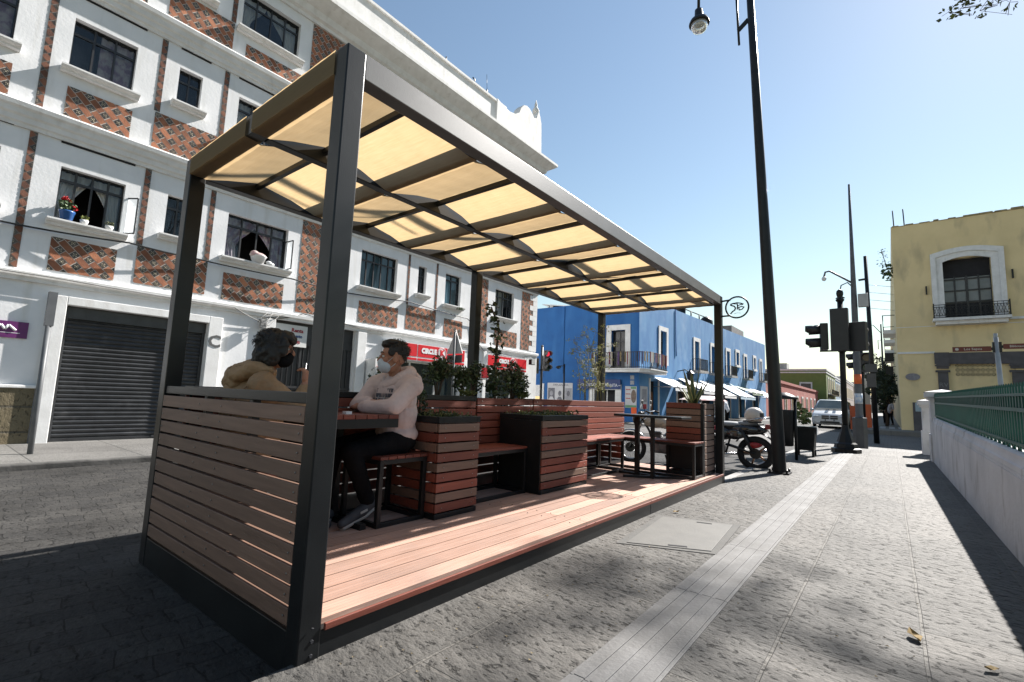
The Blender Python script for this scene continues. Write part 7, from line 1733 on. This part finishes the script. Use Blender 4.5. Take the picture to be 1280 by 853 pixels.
o = thing('helmet', 'cream white helmet resting on the black motorcycle rear seat', 'helmet', (-1.98, 9.80, .805))
T3 = Matrix.Rotation(R(20), 3, 'Z')
g = MB(); g.ell((-1.98, 9.80, .93), (.165, .14, .15), 22, 16, T=T3); g.build('shell', M('cream_helmet', (.62, .55, .48), (.58, .51, .45), 3, .3, coat=.5), o)
g = MB(); vs = []
for i in range(13):
    t = R(-62) + R(124) * i / 12
    for z in (-.03, .05): q = T3 @ Vector((.172 * math.cos(t), .147 * math.sin(t), 0)) * (math.sqrt(1 - (z / .16) ** 2)); vs.append((-1.98 + q.x, 9.80 + q.y, .93 + z))
g.add(vs, [(2 * i, 2 * i + 2, 2 * i + 3, 2 * i + 1) for i in range(12)], 0, True); g.build('visor', SIGH, o)
g = MB(); g.torus((-1.98, 9.80, .805), .115, .014, 'Z', 24, 6); g.build('rim_trim', SIGH, o)

# ------------------------------------------------------------------ white minivan facing us
WP = M('white_car_paint', (.62, .63, .64), (.58, .59, .60), 2, .25, coat=.8); CGL = M('car_glass', (.05, .07, .075), (.07, .09, .095), 2, .06)
vn = thing('minivan', 'white minivan driving towards us with dark bonnet stripes', 'car', (-2.95, 35.6, -.07), R(0))
def ringpts(y, pts): return [(x, y, z) for x, z in pts]
def loft(g, secs, mi=0):
    n = len(secs[0]); vs = [p for s_ in secs for p in s_]
    g.add(vs, [(k * n + i, k * n + (i + 1) % n, (k + 1) * n + (i + 1) % n, (k + 1) * n + i) for k in range(len(secs) - 1) for i in range(n)], mi, True)
    o_ = len(g.v) - len(vs); g.f += [tuple(o_ + i for i in reversed(range(n))), tuple(o_ + (len(secs) - 1) * n + i for i in range(n))]; g.m += [mi, mi]; g.s += [False, False]
def sec(y, w, zb, zt, wt_, r=.12): return [(-w, y, zb + .1), (-w + .1, y, zb), (w - .1, y, zb), (w, y, zb + .1), (w, y, zt - .25), (w - .03, y, zt - .1), (wt_, y, zt), (-wt_, y, zt), (-w + .03, y, zt - .1), (-w, y, zt - .25)]
g = MB(); loft(g, [sec(0, .78, .35, .72, .6), sec(.08, .90, .22, .80, .7), (sec(.3, .97, .2, .92, .8)), sec(1.0, 1.0, .2, 1.08, .86), sec(1.5, 1.0, .2, 1.12, .9), sec(4.6, 1.0, .2, 1.14, .9), sec(5.0, .95, .3, 1.1, .85)]); g.build('body', WP, vn, local=True)
g = MB(); cab = lambda y, w, zt: [(-.95, y, 1.05), (.95, y, 1.05), (.93, y, 1.2), (w, y, zt - .1), (w - .12, y, zt), (-w + .12, y, zt), (-w, y, zt - .1), (-.93, y, 1.2)]
loft(g, [cab(1.15, .88, 1.22), cab(2.05, .80, 1.76), cab(3.2, .82, 1.80), cab(4.7, .80, 1.74), cab(4.98, .84, 1.3)]); g.build('cabin', WP, vn, local=True)
g = MB(); g.add([(-.84, 1.16, 1.19), (.84, 1.16, 1.19), (.68, 1.96, 1.72), (-.68, 1.96, 1.72)], [(0, 1, 2, 3)]); g.build('windscreen', CGL, vn, local=True).location = (0, -.03, .015)
for s in (-1, 1):
    g = MB(); g.add([(s * .955, 1.5, 1.2), (s * .955, 4.6, 1.2), (s * .83, 4.5, 1.66), (s * .83, 2.2, 1.66)], [(0, 1, 2, 3)]); g.build('side_window', CGL, vn, local=True)
    g = MB(); g.ell((s * .70, .07, .70), (.2, .12, .075), 14, 8); g.build('headlight', M('headlight_clear', (.6, .62, .64), (.45, .47, .5), 8, .1), vn, local=True)
    g = MB(); g.ell((s * 1.08, 1.45, 1.12), (.12, .07, .09), 12, 8); g.build('door_mirror', WP, vn, local=True)
    for y in (.95, 3.95):
        g = MB(); g.torus((s * .90, y, .32), .24, .085, 'X', 24, 8); w_ = g.build('tyre', TYRE, vn, local=True); g = MB(); g.lathe([(.2, -.05), (.2, .05)], (s * .92, y, .32), 18, smooth=False, T=Matrix.Rotation(R(90), 3, 'Y')); g.build('rim', ALU, w_, local=True)
    g = MB(); g.add([(s * .12, .34, .945), (s * .30, .34, .945), (s * .26, 1.14, 1.145), (s * .10, 1.14, 1.145)], [(0, 1, 2, 3)]); b_ = g.build('bonnet_stripe', BLKP, vn, local=True); b_.location = (0, 0, .012)
g = MB()
for s in (-1, 1):
    for z in (.60, .73): g.box(min(s * .03, s * .42), max(s * .03, s * .42), -.03, .06, z - .05, z + .05)
g.build('grille', SIGH, vn, local=True, bevel=.01)
g = MB(); g.box(-.5, .5, -.02, .1, .30, .42); g.box(-.25, .25, -.035, -.02, .44, .54); g.build('bumper_intake', SIGH, vn, local=True)
g = MB(); g.box(-.2, .2, -.045, -.036, .445, .535); g.build('number_plate', SIGNW, vn, local=True)
# a dark car just behind it and another far along
# ------------------------------------------------------------------ light, sky, camera
sun_to = Vector((.272, 1.18, 1.0)).normalized()
el = math.asin(sun_to.z); az = math.atan2(sun_to.x, sun_to.y)
sd = bpy.data.lights.new('sun', 'SUN'); sd.energy = SUN_E; sd.angle = R(.5); sd.color = (1, .955, .90)
so = bpy.data.objects.new('sun', sd); C.objects.link(so); so.rotation_euler = (-sun_to).to_track_quat('-Z', 'Y').to_euler()
w = bpy.data.worlds.new('World'); scene.world = w; w.use_nodes = True
nt = w.node_tree; N = nt.nodes; L = nt.links
sky = N.new('ShaderNodeTexSky'); sky.sky_type = 'NISHITA'; sky.sun_disc = False; sky.sun_elevation = el; sky.sun_rotation = az
sky.altitude = 2100; sky.air_density = 2.0; sky.dust_density = 1.0; sky.ozone_density = 1.0
L.new(sky.outputs[0], N['Background'].inputs['Color']); N['Background'].inputs['Strength'].default_value = SKY_E
cam = bpy.data.cameras.new('camera'); co = bpy.data.objects.new('camera', cam); C.objects.link(co); scene.camera = co
cam.sensor_width = 36; cam.lens = 597.99 / 1280 * 36; cam.clip_end = 2000; cam.clip_start = .05
p, r, y = .11609776, .03854949, -.6685986
fwd = Vector((math.sin(y) * math.cos(p), math.cos(y) * math.cos(p), math.sin(p))); right = Vector((math.cos(y), -math.sin(y), 0)); up = right.cross(fwd)
r2 = right * math.cos(r) + up * math.sin(r); u2 = -right * math.sin(r) + up * math.cos(r)
co.matrix_world = Matrix(((r2.x, u2.x, -fwd.x, 0), (r2.y, u2.y, -fwd.y, 0), (r2.z, u2.z, -fwd.z, 1.1), (0, 0, 0, 1)))
vs_ = scene.view_settings; vs_.view_transform = 'Standard'; vs_.look = 'None'; vs_.gamma = 1; vs_.use_curve_mapping = False; vs_.exposure = EXPO
scene.render.engine = 'CYCLES'; scene.cycles.max_bounces = 8; scene.cycles.transparent_max_bounces = 12
